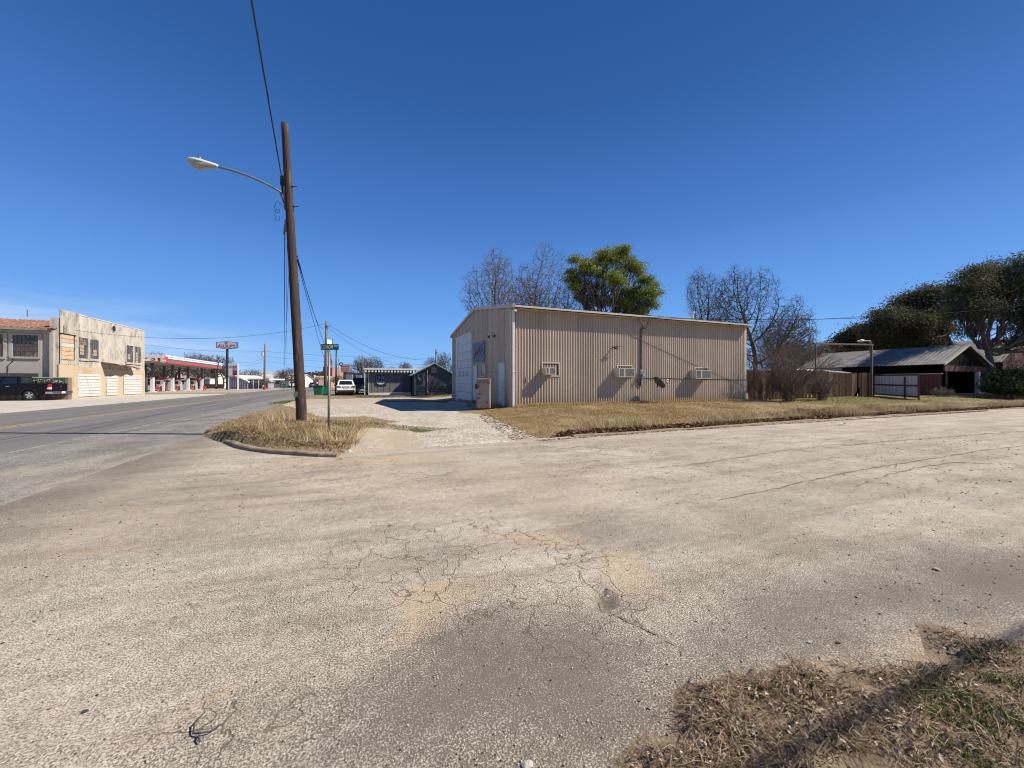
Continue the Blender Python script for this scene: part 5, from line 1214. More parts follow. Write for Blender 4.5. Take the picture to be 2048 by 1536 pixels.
def pylon():
    x, y = W(454.5, 78); D_ = 78; yaw = -YAW+math.radians(10)
    t = thing('pylon_sign', 'tall black pole with a white hexagonal sign lettered in red', 'sign', (x, y, 0))
    mb = MB(); mb.tube([(x, y, -.1), (x, y, 8.6)], .22, 12); mb.build('pole', m_dark, t)
    z1, z0 = wd(454, 682.7, D_)[2], wd(454, 698.3, D_)[2]; hw = 1.93
    u = Vector((math.cos(yaw), math.sin(yaw), 0)); n = Vector((math.sin(yaw), -math.cos(yaw), 0)); c = Vector((x, y, 0))
    hexa = [(-hw, z0+.22), (0, z0), (hw, z0+.22), (hw, z1-.18), (0, z1), (-hw, z1-.18)]
    mb = MB(); mb.prism(hexa, lambda a, b: tuple(c+u*a+n*.22+Vector((0, 0, b))), lambda a, b: tuple(c+u*a-n*.22+Vector((0, 0, b)))); cab = mb.build('cabinet', M('sign_frame_blue', (.06, .13, .17), rough=.5), t)
    k = .90; zc = (z0+z1)/2
    mb = MB(); mb.prism([(a*k*1.03, zc+(b-zc)*k*.95) for a, b in hexa], lambda a, b: tuple(c+u*a+n*.235+Vector((0, 0, b))), lambda a, b: tuple(c+u*a+n*.221+Vector((0, 0, b)))); mb.build('face', M('sign_face', (.72, .68, .68), rough=.4), cab)
    text_obj('lettering', "ALLSUP'S", .62, tuple(c+n*.245+Vector((0, 0, zc-.16))), yaw, bpy.data.materials['letter_red'], cab, width=3.2, offset=.015)
    mb = MB(); q = [(0, .62), (.26, .45), (0, .28), (-.26, .45)]
    for a, b in zip(q, q[1:]+q[:1]): mb.tube([c+u*a[0]+n*.25+Vector((0, 0, zc+a[1]+.05)), c+u*b[0]+n*.25+Vector((0, 0, zc+b[1]+.05))], .03, 4)
    mb.build('emblem', bpy.data.materials['letter_red'], cab)
    # price sign
    D_ = 75; t = thing('price_sign', 'white two legged fuel price sign with red price panels', 'sign', W(467, D_)+(0,)); mw = bpy.data.materials['fascia_white']; mr = bpy.data.materials['letter_red']
    P = lambda px, py: Vector(wd(px, py, D_))
    for a in (458.2, 476.0):
        p = P(a, 779); mb = MB(); mb.box(p.x-.12, p.y-.12, 0, p.x+.12, p.y+.12, P(a, 727.5).z); mb.build('leg', mw, t)
    c = P(467, 739.5); cc = Vector((c.x, c.y, 0)); h0, h1 = P(467, 751).z, P(467, 728.5).z
    mb = MB(); mb.ybox(c.x, c.y, h0, h1, 1.62, .2, yaw); pn = mb.build('panel', mw, t)
    n = Vector((math.sin(yaw), -math.cos(yaw), 0)); hm = P(467, 740.5).z
    text_obj('lettering', 'DK', .42, tuple(cc+n*.11+Vector((0, 0, P(467, 733.7).z))), yaw, mr, pn, width=1.28, offset=.025)
    for zz in (P(467, 743).z, P(467, 748).z):
        for du in (.05, .48): b = cc+n*.105+u*(du+.1); mb = MB(); mb.ybox(b.x, b.y, zz-.22, zz+.20, .40, .02, yaw); mb.build('price_digit_panel', m_red, pn)
        for du in (.15, .58):
            b = cc+n*.12+u*du; mb = MB(); mb.ybox(b.x, b.y, zz-.12, zz-.08, .22, .01, yaw); mb.ybox(b.x+.06, b.y, zz-.06, zz+.10, .06, .01, yaw); mb.build('price_digit', M('digit', (.20, .01, .015), rough=.4) if 'digit' not in bpy.data.materials else bpy.data.materials['digit'], pn)
pylon()

# ------------------------------------------------------------------ simple gabled house, ridge direction yaw
def house(name, label, c, yaw, L, Wd, hw, hr, wall, roof, windows=(), cat='house', over=.35, base=0.05):
    """c = centre xy, L along ridge, Wd across; windows: list of (side, u, w, z0, z1) side 0: +normal long wall,1: other, 2/3 gables"""
    t = thing(name, label, cat, (c[0], c[1], base)); u = Vector((math.cos(yaw), math.sin(yaw), 0)); v = Vector((-u.y, u.x, 0)); o = Vector((c[0], c[1], 0))
    P = lambda a, b, z: tuple(o+u*a+v*b+Vector((0, 0, z)))
    l, w = L/2, Wd/2; mb = MB()
    mb.add([P(-l, -w, base-.3), P(l, -w, base-.3), P(l, w, base-.3), P(-l, w, base-.3), P(-l, -w, hw), P(l, -w, hw), P(l, w, hw), P(-l, w, hw), P(-l, 0, hr-.05), P(l, 0, hr-.05)],
           [(0, 1, 5, 4), (2, 3, 7, 6), (1, 2, 6, 9, 5), (3, 0, 4, 8, 7)]); mb.build('wall', wall, t)
    mb = MB(); k = (hr-hw)/w; e = over; th = .10
    for s in (-1, 1):
        a = [P(-l-e, 0, hr), P(l+e, 0, hr), P(l+e, s*(w+e), hw-k*e), P(-l-e, s*(w+e), hw-k*e)]
        b = [(p[0], p[1], p[2]-th) for p in a]; mb.add(a+b, [(0, 1, 2, 3), (4, 5, 6, 7), (0, 1, 5, 4), (1, 2, 6, 5), (2, 3, 7, 6), (3, 0, 4, 7)])
    mb.build('roof', roof, t)
    for (side, uu, ww, z0, z1, mt) in windows:
        if side in (0, 1): s = -1 if side == 0 else 1; Q = lambda a, d, z: P(uu+a, s*(w+d), z)
        else: s = 1 if side == 2 else -1; Q = lambda a, d, z: P(s*(l+d), uu+a, z)
        mb = MB(); R = [Q(-ww/2, .03, z0), Q(ww/2, .03, z0), Q(ww/2, .03, z1), Q(-ww/2, .03, z1)]; R2 = [Q(-ww/2, .002, z0), Q(ww/2, .002, z0), Q(ww/2, .002, z1), Q(-ww/2, .002, z1)]
        mb.add(R+R2, [(0, 1, 2, 3), (0, 1, 5, 4), (1, 2, 6, 5), (2, 3, 7, 6), (3, 0, 4, 7)]); wn = mb.build('window', m_trim, t)
        mb = MB(); g = .07; mb.add([Q(-ww/2+g, .036, z0+g), Q(ww/2-g, .036, z0+g), Q(ww/2-g, .036, z1-g), Q(-ww/2+g, .036, z1-g)], [(0, 1, 2, 3)]); mb.build('pane', mt, wn)
    return t
m_hw = M('house_white', (.70, .70, .68), (.60, .60, .58), 2, .7); m_hg = M('house_grey', (.34, .35, .35), (.28, .29, .29), 2, .8); m_shin = M('shingle_grey', (.26, .24, .23), (.34, .32, .31), 3, .9); m_brick = M('brick_red', (.26, .10, .07), (.34, .16, .11), 6, .9)
m_roofw = M('roof_white', (.76, .76, .74), (.66, .66, .64), 2, .5)
c = W(380, 118); house('grey_house', 'pale grey gabled house behind the fuel pumps', c, -YAW+.6, 9, 8, 2.6, 5.2, m_hg, M('shingle_tan', (.36, .31, .27), (.44, .39, .35), 3, .9), [(0, -1.5, 1.2, 1, 2.3, m_glass), (0, 2, 1.2, 1, 2.3, m_glass)])
c = W(416, 108); house('white_house', 'small white walled house with grey roof right of the canopy', c, -YAW, 6.5, 7, 2.7, 5.0, m_hw, m_shin, [(0, -1.2, 1, 1.2, 2.2, m_glass)])
mb = MB(); x, y = W(417, 103.2); mb.ybox(x, y, 0, 1.15, 8, .3, -YAW); tag(mb.build('brick_wall', m_brick, loc=(x, y, 0)), 'low red brick wall before the small white house', 'wall')
def carport():
    D_ = 92; P = lambda px, py, d=D_: Vector(wd(px, py, d)); p = P(480, 778)
    t = thing('carport_house', 'low grey striped building with a white sloping roof and carport', 'house', (p.x, p.y, 0)); mw = m_roofw
    a, b = P(456, 778), P(494, 778); y1 = 8
    u = (b-a).normalized(); nrm = Vector((-u.y, u.x, 0))*y1
    za, zb = P(470, 751).z, P(496, 763).z; m0 = a.lerp(b, .38)
    mb = MB(); G = Vector((0, 0, 1)); F0 = [Vector((a.x, a.y, 0)), Vector((b.x, b.y, 0)), Vector((b.x, b.y, zb)), Vector((m0.x, m0.y, za)), Vector((a.x, a.y, za-.5))]
    mb.add([tuple(p) for p in F0]+[tuple(p+nrm) for p in F0], [(0, 1, 2, 3, 4), (5, 6, 7, 8, 9), (0, 1, 6, 5), (1, 2, 7, 6), (0, 4, 9, 5)]); w = mb.build('wall', m_hg, t)
    mb = MB(); L_ = (b-a).length; k = 0
    while k*.55 < L_-.3:
        q = a+u*(k*.55+.2)-nrm.normalized()*.04; mb.box(q.x-.08, q.y-.03, .3, q.x+.10, q.y+.03, 1.9); k += 1
    mb.build('slat_screen', mw, t)
    mb = MB(); e = nrm.normalized()*.5
    for (p_, q_, z1, z2) in ((m0, b+u*.6, za+.1, zb+.05), (m0, a-u*.5, za+.1, za-.55)):
        A = [Vector((p_.x, p_.y, z1))-e, Vector((q_.x, q_.y, z2))-e, Vector((q_.x, q_.y, z2))+nrm, Vector((p_.x, p_.y, z1))+nrm]
        mb.add([tuple(v) for v in A]+[tuple(v-G*.28) for v in A], [(0, 1, 2, 3), (4, 5, 6, 7), (0, 1, 5, 4), (1, 2, 6, 5), (2, 3, 7, 6), (3, 0, 4, 7)])
    mb.build('roof', mw, t)
    c0, c1 = P(494, 760), P(530, 760); zc = P(510, 757).z
    mb = MB(); A = [Vector((c0.x, c0.y, zc)), Vector((c1.x, c1.y, zc)), Vector((c1.x, c1.y, zc))+nrm, Vector((c0.x, c0.y, zc))+nrm]
    mb.add([tuple(v) for v in A]+[tuple(v-G*.35) for v in A], [(0, 1, 2, 3), (4, 5, 6, 7), (0, 1, 5, 4), (1, 2, 6, 5), (2, 3, 7, 6), (3, 0, 4, 7)]); cp = mb.build('carport_roof', mw, t)
    for f in (.05, .35, .65, .97):
        q = c0.lerp(c1, f); mb = MB(); mb.box(q.x-.07, q.y-.07, 0, q.x+.07, q.y+.07, zc-.34); mb.build('post', mw, t)
carport()
c = W(518, 118); house('grey_shed', 'small grey gabled shed under the carport roof', c, math.radians(70)-YAW, 6, 5, 2.0, 3.6, m_hg, m_shin, cat='shed')
c = W(508, 150); house('white_barn', 'long low pale roofed building far behind the carport', c, -YAW, 34, 12, 3.6, 6.0, m_hw, M('roof_pale', (.50, .50, .49), (.42, .42, .41), .6, .6), cat='building')
c = W(553, 140); house('long_white_house', 'low white house behind the bare oaks left of the highway', c, -YAW, 22, 9, 2.9, 4.6, m_hw, M('roof_lightgrey', (.62, .62, .60), (.55, .55, .53), 1, .6), [(0, -5, 1.4, 1, 2.2, m_glass), (0, 3, 1.4, 1, 2.2, m_glass)])
def far_block(name, label, px0, px1, pt, D_, depth, wall, details=None, cat='building', yaw=-YAW):
    a = Vector(wd(px0, pt, D_)); b = Vector(wd(px1, pt, D_)); c = (a+b)/2; L = (b-a).length; v = Vector((-math.sin(yaw), math.cos(yaw), 0))*depth/2
    t = thing(name, label, cat, (c.x, c.y, 0)); mb = MB(); mb.ybox(c.x+v.x, c.y+v.y, -.3, a.z, L, depth, yaw); mb.build('wall', wall, t)
    if details: details(t, a, b, L, yaw)
    return t
m_tanb = M('tan_block', (.50, .39, .28), (.44, .34, .25), .5, .8)
def d_tan(t, a, b, L, yaw):
    mb = MB(); c = b; mb.ybox(c.x-.5, c.y-.4, 1, a.z+.4, L*.14, .5, yaw); mb.build('white_pilaster', m_hw, t)
    mb = MB(); c = a.lerp(b, .5); mb.ybox(c.x, c.y, a.z, a.z+.35, L*1.02, 1, yaw); mb.build('parapet', m_tanb, t)
far_block('tan_building', 'tall flat tan building far down the highway beside the pole', 609, 630, 751.5, 190, 20, m_tanb, d_tan)
def d_br(t, a, b, L, yaw):
    u = Vector((math.cos(yaw), math.sin(yaw), 0)); n = Vector((math.sin(yaw), -math.cos(yaw), 0))
    for k in range(7):
        c = a+u*(L*(k+.5)/7)+n*.8; mb = MB(); mb.ybox(c.x, c.y, a.z*.42, a.z*.56, L/9, 1.4, yaw); mb.build('awning', m_hw, t)
    mb = MB(); c = a.lerp(b, .5)+n*.06; mb.ybox(c.x, c.y, .2, a.z*.40, L*.96, .1, yaw); mb.build('shopfront', m_dark, t)
far_block('brick_row', 'low brown brick shop row with small white awnings far down the highway', 600, 637, 759, 175, 12, M('brick_brown', (.34, .20, .15), (.28, .17, .13), 1, .9), d_br)
def d_hotel(t, a, b, L, yaw):
    n = Vector((math.sin(yaw), -math.cos(yaw), 0)); u = Vector((math.cos(yaw), math.sin(yaw), 0))
    for r in range(3):
        for k in range(4):
            c = a+u*(L*(k+.6)/4.4)+n*.06; mb = MB(); mb.ybox(c.x, c.y, a.z*(.28+.24*r), a.z*(.40+.24*r), L/8, .1, yaw); mb.build('window', m_dark, t)
far_block('brick_tower', 'brown brick multi storey building just behind the street sign', 646, 664, 733, 210, 14, M('brick_tower', (.40, .27, .22), (.33, .22, .18), .5, .9), d_hotel)
far_block('orange_shop', 'small orange brown shop behind the green bins', 650, 662, 763, 120, 6, M('orange_wall', (.50, .27, .16), rough=.8))

# ------------------------------------------------------------------ bins, banner, tyre sign, poles
def bin_(px, py, D_, label, src=None, yaw=0.2, s=1.0):
    x, y = W(px, D_)
    if src is not None:
        q = copy_tree(src); q.location = (x, y, .1); q.rotation_euler = (0, 0, yaw); q['label'] = label; return q
    t = thing('wheelie_bin', label, 'bin', (x, y, .1), yaw, 'green wheelie bins by the road')
    mg = M('bin_green', (.012, .20, .095), (.01, .16, .08), 4, .4); mg2 = M('bin_green_dark', (.008, .07, .04), rough=.5)
    mb = MB(); V = [(-.38, -.30, .10), (.38, -.30, .10), (.38, .30, .10), (-.38, .30, .10), (-.46, -.38, 1.0), (.46, -.38, 1.0), (.46, .38, 1.0), (-.46, .38, 1.0)]
    mb.add(V, [(0, 3, 2, 1), (4, 5, 6, 7), (0, 1, 5, 4), (1, 2, 6, 5), (2, 3, 7, 6), (3, 0, 4, 7)]); loc_obj(mb, 'body', mg, t, bevel=.04)
    mb = MB(); mb.box(-.49, -.41, 1.0, .49, .41, 1.06); mb.box(-.40, -.32, 1.06, .40, .32, 1.10); mb.tube([(-.4, .44, 1.0), (.4, .44, 1.0)], .03, 6); loc_obj(mb, 'lid', mg2, t, bevel=.02)
    for s_ in (-1, 1): mb = MB(); mb.tube([(s_*.36, .32, .13), (s_*.44, .32, .13)], .13, 14); loc_obj(mb, 'wheel', m_tyre, t)
    return t
b0 = bin_(637.5, 790, 41, 'large green wheelie bin standing left of the wooden pole by the gravel', yaw=-.2)
bin_(652, 790, 43, 'green wheelie bin just right of the wooden pole, behind the street sign post', b0, yaw=.1)
bin_(568.5, 779, 92, 'tiny distant green bin under the bare oaks beside the highway', b0, yaw=.1)

def feather():
    D_ = 36; x, y = W(663.2, D_); t = thing('feather_banner', 'tall narrow red and white feather flag behind the street sign', 'flag', (x, y, .1)); yaw = -YAW+.5
    P = lambda px, py: Vector(wd(px, py, D_))
    mb = MB(); mb.tube([(x-.08, y, .1), tuple(P(660.0, 750)), tuple(P(660.3, 725)), tuple(P(661.8, 706))], .018, 6); mb.build('pole', m_grey, t)
    pts = [(661.8, 706.5), (663.3, 712), (664.4, 722), (664.8, 735), (664.5, 751)]; L_ = [(661.4, 706.5), (660.7, 712), (660.5, 722), (660.4, 735), (660.3, 751)]
    cols = [M('flag_red', (.55, .05, .06), rough=.7), M('flag_white', (.75, .70, .70), rough=.7)]
    for i, (ra, rb) in enumerate(zip(pts[:-1], pts[1:])):
        la, lb = L_[i], L_[i+1]; off = Vector((0, .03*(i % 2), 0)); off2 = Vector((0, .03*((i+1) % 2), 0))
        mb = MB(); mb.add([tuple(P(*la)), tuple(P(*ra)+off), tuple(P(*rb)+off2), tuple(P(*lb))], [(0, 1, 2, 3)]); mb.build('cloth', cols[0 if i in (3, 0) else 1], t)
    for k in range(4): mb = MB(); q = P(661.7, 716+k*4.2); mb.ybox(q.x, q.y-.05, q.z-.07, q.z+.07, .10, .008, yaw); mb.build('mark', cols[0], t)
feather()
def tyre_sign():
    D_ = 62; P = lambda px, py: Vector(wd(px, py, D_)); c = P(691, 736); t = thing('tyre_shop_sign', 'faded red sign board with a black tyre ring at its corner', 'sign', (c.x, c.y, .1)); yaw = -YAW+.15
    mb = MB(); mb.box(c.x-.10, c.y-.1, 0, c.x+.10, c.y+.1, P(690, 744).z); mb.build('post', m_dark, t)
    mb = MB(); mb.ybox(c.x, c.y, P(691, 744.5).z, P(691, 729).z, 1.28, .22, yaw); b = mb.build('board', M('board_red', (.42, .10, .10), (.52, .22, .21), 3, .6), t)
    n = Vector((math.sin(yaw), -math.cos(yaw), 0))*.13; u = Vector((math.cos(yaw), math.sin(yaw), 0)); mw = M('faded_white', (.70, .60, .58), rough=.6); rr = random.Random(9)
    for k, py in enumerate((731.5, 735.5, 738.5, 742)):
        x_ = -.52
        while x_ < .45: w = rr.uniform(.05, .11); q = P(691, py)+n+u*(x_+w/2); mb = MB(); mb.ybox(q.x, q.y, q.z-.09, q.z+.08, w, .01, yaw); mb.build('faded_letter', mw, b); x_ += w+.05
    c2 = P(682, 728.5); mb = MB(); pts = [c2+u*(.24*math.cos(a))+Vector((0, 0, .24*math.sin(a))) for a in [2*math.pi*k/20 for k in range(21)]]; mb.tube(pts, .085, 8, cap=False); mb.build('tyre_ring', m_tyre, t)
    for (a, b_, c_, d_, lab) in ((692, 705, 749, 761, 'white board sign low behind the white crossover, left one'), (712, 723, 750.5, 763, 'white board sign low behind the parked cars, right one')):
        q = Vector(wd((a+b_)/2, d_, 58)); w = (b_-a)*58/FPX; s = thing('board_sign', lab, 'sign', (q.x, q.y, .1), group='white board signs by the parked cars')
        mb = MB(); mb.ybox(q.x, q.y, q.z, wd(a, c_, 58)[2], w, .1, -YAW); mb.build('board', M('sign_dull', (.66, .66, .66), (.50, .52, .53), 2, .5) if 'sign_dull' not in bpy.data.materials else bpy.data.materials['sign_dull'], s)
        mb = MB(); mb.box(q.x-.06, q.y-.06, 0, q.x+.06, q.y+.06, q.z); mb.build('post', m_dark, s)
tyre_sign()
def wpole(px, ptop, pbase, D_, label, r=.13, lean=0, extras=None, mat=None, group='utility poles in the distance'):
    x, y = W(px, D_); z1 = wd(px, ptop, D_)[2]; t = thing('utility_pole', label, 'utility pole', (x, y, 0), group=group)
    x1, y1 = W(px+lean, D_); mb = MB(); mb.tube([(x, y, -.1), ((x+x1)/2, (y+y1)/2, z1/2), (x1, y1, z1)], [r*1.15, r, r*.8], 10); mb.build('pole', mat or m_wood2, t, smooth=True)
    if extras: extras(t, x1, y1, z1)
    return Vector((x1, y1, z1))
def ex_t(t, x, y, z):
    mb = MB(); mb.tube([(x-.45, y-.1, z-2.6), (x-.45, y-.1, z-1.7)], .24, 12); mb.build('transformer', M('transformer', (.55, .57, .56), rough=.4), t)
    mb = MB(); mb.box(x-.5, y-.04, z-1.6, x, y+.04, z-1.5); mb.box(x-.5, y-.04, z-2.9, x, y+.04, z-2.8); mb.build('bracket', m_grey, t); mb = MB(); mb.tube([(x, y, z), (x, y, z+.3)], .06, 6); mb.build('insulator', m_grey, t)
def ex_b(t, x, y, z):
    mb = MB(); mb.box(x-.12, y-.3, z-.55, x+.12, y+.3, z-.48); mb.build('bracket', m_grey, t); mb = MB(); mb.tube([(x+.1, y-.1, z-.5), (x+.35, y-.2, z-.62)], .05, 6); mb.build('insulator', m_grey, t)
pA = wpole(650, 643, 790, 43, 'wooden utility pole between the two green bins', r=.15, lean=3.0, extras=ex_b)
pB = wpole(528.5, 689, 778, 88, 'distant wooden utility pole with transformer beside the carport', r=.2, lean=1.5, extras=ex_t)
wpole(671.8, 699, 790, 40, 'thin dark steel pole just left of the white crossover', r=.09, mat=m_dark, lean=1, group=None)
wpole(679, 717, 775, 75, 'slim grey pole behind the white crossover', r=.09, mat=m_grey, lean=-1.5)
wpole(725.5, 713, 765, 64, 'distant pole rising above the left end of the white shop canopy', r=.13)
wpole(739.8, 704, 765, 70, 'thin antenna mast in front of a bare tree behind the shop', r=.04, mat=m_grey, group=None)
wpole(434.5, 711, 779, 96, 'dark wooden pole behind the right end of the fuel canopy', r=.15)
pC = wpole(872, 698, 766, 62, 'distant pole behind the dark gable end with a bracket', r=.13, extras=ex_b)
wpole(560, 738, 772, 130, 'far white topped pole left of the bare oaks', r=.12, mat=m_grey)
def sm_signs():
    D_ = 84
    x, y = W(535, D_); t = thing('roadside_sign', 'small white roadside sign on a post right of the transformer pole', 'sign', (x, y, 0)); mb = MB(); mb.ybox(x, y, wd(535, 761, D_)[2], wd(535, 756.5, D_)[2], .85, .06, -YAW); mb.build('board', m_sign_white, t); mb = MB(); mb.tube([(x, y+.05, 0), (x, y+.05, 1.9)], .05, 6); mb.build('post', m_grey, t)
    x, y = W(529.5, 80); t = thing('hydrant', 'red hydrant at the foot of the transformer pole', 'hydrant', (x, y, 0)); mb = MB(); mb.tube([(x, y, 0), (x, y, .8), (x, y, .95)], [.2, .17, .08], 10); mb.build('barrel', m_red, t); mb = MB(); mb.tube([(x-.28, y, .55), (x+.28, y, .55)], .08, 8); mb.build('outlets', m_red, t)
    x, y = W(526, 80); mb = MB(); mb.tube([(x, y, 0), (x, y, 1.0)], .1, 8); mb.tube([(x, y, 1.0), (x, y, 1.06)], .07, 8); tag(mb.build('marker_post', m_sign_white, loc=(x, y, 0)), 'short white marker post beside the red hydrant', 'post')
sm_signs()
# wires
g_ = 'service wires in the distance'
a0 = pole_at(5.05)+Vector((C, -S, 0))*.14
def throughpx(a, mid, end, label, r=.012, mat=None):
    """cable from a to end whose sag makes it pass through mid (3D)"""
    a, mid, end = Vector(a), Vector(mid), Vector(end); f = (mid-a).length/(end-a).length; ch = a.lerp(end, f).z-mid.z; sag = ch/(4*f*(1-f))
    return cable('overhead_cable', a, end, max(sag, 0), r, label, mat, 36)
e0 = pA+Vector((-.1, 0, -.25))
cable('overhead_cable', a0, e0, 1.15, .010, 'dark cable sweeping down from the leaning pole to the pole by the bins, upper strand', m_cable)
cable('overhead_cable', a0-Vector((0, 0, .1)), wd(679, 718, 75), 2.0, .010, 'dark cable from the leaning pole towards the slim grey far pole', m_cable)
cable('overhead_cable', a0-Vector((0, 0, .15)), wd(673, 742, 90), 2.3, .009, 'lowest dark cable running from the leaning pole into the distance', m_cable)
b0_ = pole_at(5.95)-Vector((C, -S, 0))*.16
cable('overhead_cable', b0_, wd(568, 742, 120), 1.0, .015, 'thick black cable hanging beside the leaning pole on its left', m_cable)
cable('overhead_cable', b0_+Vector((.06, 0, -.1)), wd(571.5, 742, 118), 1.4, .008, 'thin cable just right of the thick black cable beside the pole', m_cable)
cable('overhead_cable', b0_+Vector((.12, 0, -.8)), wd(565, 735, 100), 3.0, .007, 'thin loose cable bowing left beside the leaning pole', m_cable)
cable('overhead_cable', e0, wd(115, 655, 34), 1.3, .015, 'long wire from the pole by the bins across to the stucco building', m_cable2)
cable('overhead_cable', pA+Vector((.2, 0, -.3)), wy(846, 720, 44.5), .9, .016, 'upper wire from the pole by the bins to the dark gabled shop', m_cable2)
cable('overhead_cable', pA+Vector((.2, 0, -.7)), wy(800, 728, 50), .7, .014, 'lower wire from the pole by the bins to the dark gabled shop', m_cable2)
cable('overhead_cable', wd(286, 689, 60), pB+Vector((0, 0, -1.6)), .5, .022, 'faint level wire crossing behind the tall fuel sign', m_cable2)
cable('overhead_cable', pB+Vector((0, 0, -1.6)), wd(880, 716, 100), .5, .022, 'faint level wire from the transformer pole across the distant sky', m_cable2)
cable('overhead_cable', pB+Vector((0, 0, -2.7)), wd(900, 727, 130), 1.0, .022, 'lower faint wire from the transformer pole across the distant sky', m_cable2)
cable('overhead_cable', pB+Vector((0, 0, -3.8)), wd(760, 737, 120), .8, .018, 'lowest faint wire from the transformer pole towards the shop', m_cable2)
cable('overhead_cable', pB+Vector((0, 0, -2.9)), wd(470, 722, 100), .8, .02, 'wire drooping left from the transformer pole to the fuel station', m_cable2)
cable('overhead_cable', pB+Vector((0, 0, -3.4)), wd(490, 731, 95), .4, .018, 'second wire drooping left from the transformer pole', m_cable2)
s0 = Vector(wy(1285, 634.5, BY0-OH)); s1 = Vector(wd(2250, 575, 34))
cable('overhead_cable', s0, s1, 1.05, .016, 'black service cable from the metal building eave towards the oaks', m_cable)
cable('overhead_cable', Vector(wd(1400, 646, 40)), Vector(wd(2200, 575, 44)), 0.9, .016, 'upper service cable crossing the sky in front of the live oaks', m_cable)
# ================================================================== SHOP BEYOND THE GRAVEL
m_dk = M('dark_grey_siding', (.17, .17, .165), (.145, .147, .147), 1.2, .7); m_navy = M('navy_grey_siding', (.105, .11, .115), (.085, .09, .10), 1.2, .7)
def shop():
    y = 44.0; xa, xb = 1.2, 5.6; ztop = 2.62
    t = thing('lettered_shop', 'flat dark grey shop with a white corrugated canopy and blue lettered sign', 'shop', (xa, y, .2))
    mb = MB(); mb.box(xa, y, .42, xb, y+10, ztop)
    mb.build('wall', m_dk, t)
    mb = MB(); x = xa+.3
    while x < xb-.2: mb.box(x, y-.012, .42, x+.03, y-.002, ztop); x += .61
    mb.build('groove_strips', M('groove', (.06, .06, .06), rough=.8), t)
    mb = MB(); mb.box(xa-.02, y-.04, .0, xb+.02, y+.2, .40); mb.build('white_plinth', m_white, t)
    mb = MB(); mb.box(xa-.06, y-.03, .4, xa+.06, y-.013, ztop); mb.build('corner_board', m_trim, t)
    # canopy: smooth top band above a pan edge
    x0, x1, yf = wy(727.5, 740, 43.45)[0], 8.3, 43.45; z1 = wy(760, 736.3, yf)[2]; zm = z1-.17; z0 = z1-.46
    mb = MB(); mb.box(x0, yf, zm, x1-1.4, y+7, z1); mb.build('canopy_band', m_roofw, t)
    mb = MB(); V = []; F = []; x = x0; prof = []
    while x < x1-1.6: prof += [(x, 0), (x+.09, 0), (x+.13, 1), (x+.29, 1), (x+.33, 0)]; x += .33
    for u, h in prof: V += [(u, yf-.002+.05, zm-.01-.26*h), (u, y+6.9, zm-.01-.26*h)]
    for i in range(len(prof)-1): F.append((2*i, 2*i+2, 2*i+3, 2*i+1))
    b = len(V)
    for u, h in prof: V += [(u, yf+.04, zm-.01-.26*h), (u, yf+.04, zm)]
    for i in range(len(prof)-1): F.append((b+2*i, b+2*i+2, b+2*i+3, b+2*i+1))
    mb.add(V, F); mb.build('canopy_pans', m_roofw, t)
    for px in (729.5, 733):
        q = wy(px, 780, 43.6)[0]; mb = MB(); mb.box(q-.05, 43.55 if px < 731 else 45.5, .1, q+.05, 43.65 if px < 731 else 45.6, z0+.1); mb.build('post', m_white, t)
    # lettered sign
    a, b_ = wy(750.7, 760, y)[0], wy(772, 760, y)[0]; s1, s0 = wy(761, 751, y)[2], wy(761, 771.6, y)[2]
    mb = MB(); mb.box(a, y-.05, s0, b_, y-.014, s1); sg = mb.build('sign_board', m_dark, t); c = (a+b_)/2; h = s1-s0; w = b_-a
    mo = M('letter_outline', (.42, .46, .62), rough=.5); mi = M('letter_blue', (.02, .035, .20), rough=.5)
    zc = s0+h*.60
    def slab_letter(strokes, cx, name, mat, g, yy):
        mb = MB(); k = 0
        for (u0, v0, u1, v1) in strokes:
            mb.box(cx+(u0-.5)*w*.34-g, yy-.0008*k, zc+(v0-.5)*h*.56-g, cx+(u1-.5)*w*.34+g, yy+.006, zc+(v1-.5)*h*.56+g); k += 1
        mb.build(name, mat, sg)
    E = [(.12, 0, .42, 1), (0, 0, .95, .18), (0, .82, .95, 1), (.4, .42, .72, .60), (.78, .0, .95, .30), (.78, .70, .95, 1)]
    B = [(.12, 0, .40, 1), (0, 0, .80, .18), (0, .82, .80, 1), (.4, .43, .78, .58), (.70, .08, 1, .44), (.70, .56, 1, .92)]
    for L_, cx in ((E, a+w*.27), (B, a+w*.74)):
        slab_letter(L_, cx, 'letter_outline', mo, .030, y-.060); slab_letter(L_, cx, 'letter', mi, 0, y-.070)
    mb = MB(); mb.tube([(a+w*.74, y-.076, zc+h*.14), (a+w*.74, y-.08, zc+h*.14)], .07, 10); mb.build('emblem', mo, sg)
    mw = bpy.data.materials['sign_white']
    for (u0, u1, v) in ((.18, .82, .24), (.30, .70, .17)): mb = MB(); mb.box(a+w*u0, y-.056, s0+h*(v-.028), a+w*u1, y-.051, s0+h*(v+.028)); mb.build('caption_line', mw, sg)
    x = wy(812, 770, y)[0]; mb = MB(); mb.box(x-.42, y-.03, .42, x+.42, y-.013, 2.3); mb.build('door', m_navy, t)
    x = wy(783, 745, y)[0]; mb = MB(); mb.box(x-.2, y-.25, 2.45, x+.2, y-.013, 2.55); mb.tube([(x+.15, y-.2, 2.45), (x+.2, y-.3, 2.32)], [.03, .07], 8); mb.build('lamp', m_grey, t)
    # gabled neighbour
    yy = 41.6; x0, x1 = 5.75, 9.75; hw, hr = 2.45, 3.55; xc = (x0+x1)/2
    g = thing('gabled_shop', 'dark navy gabled house with pale roof edge and square gable vent', 'house', (x0, yy, .2))
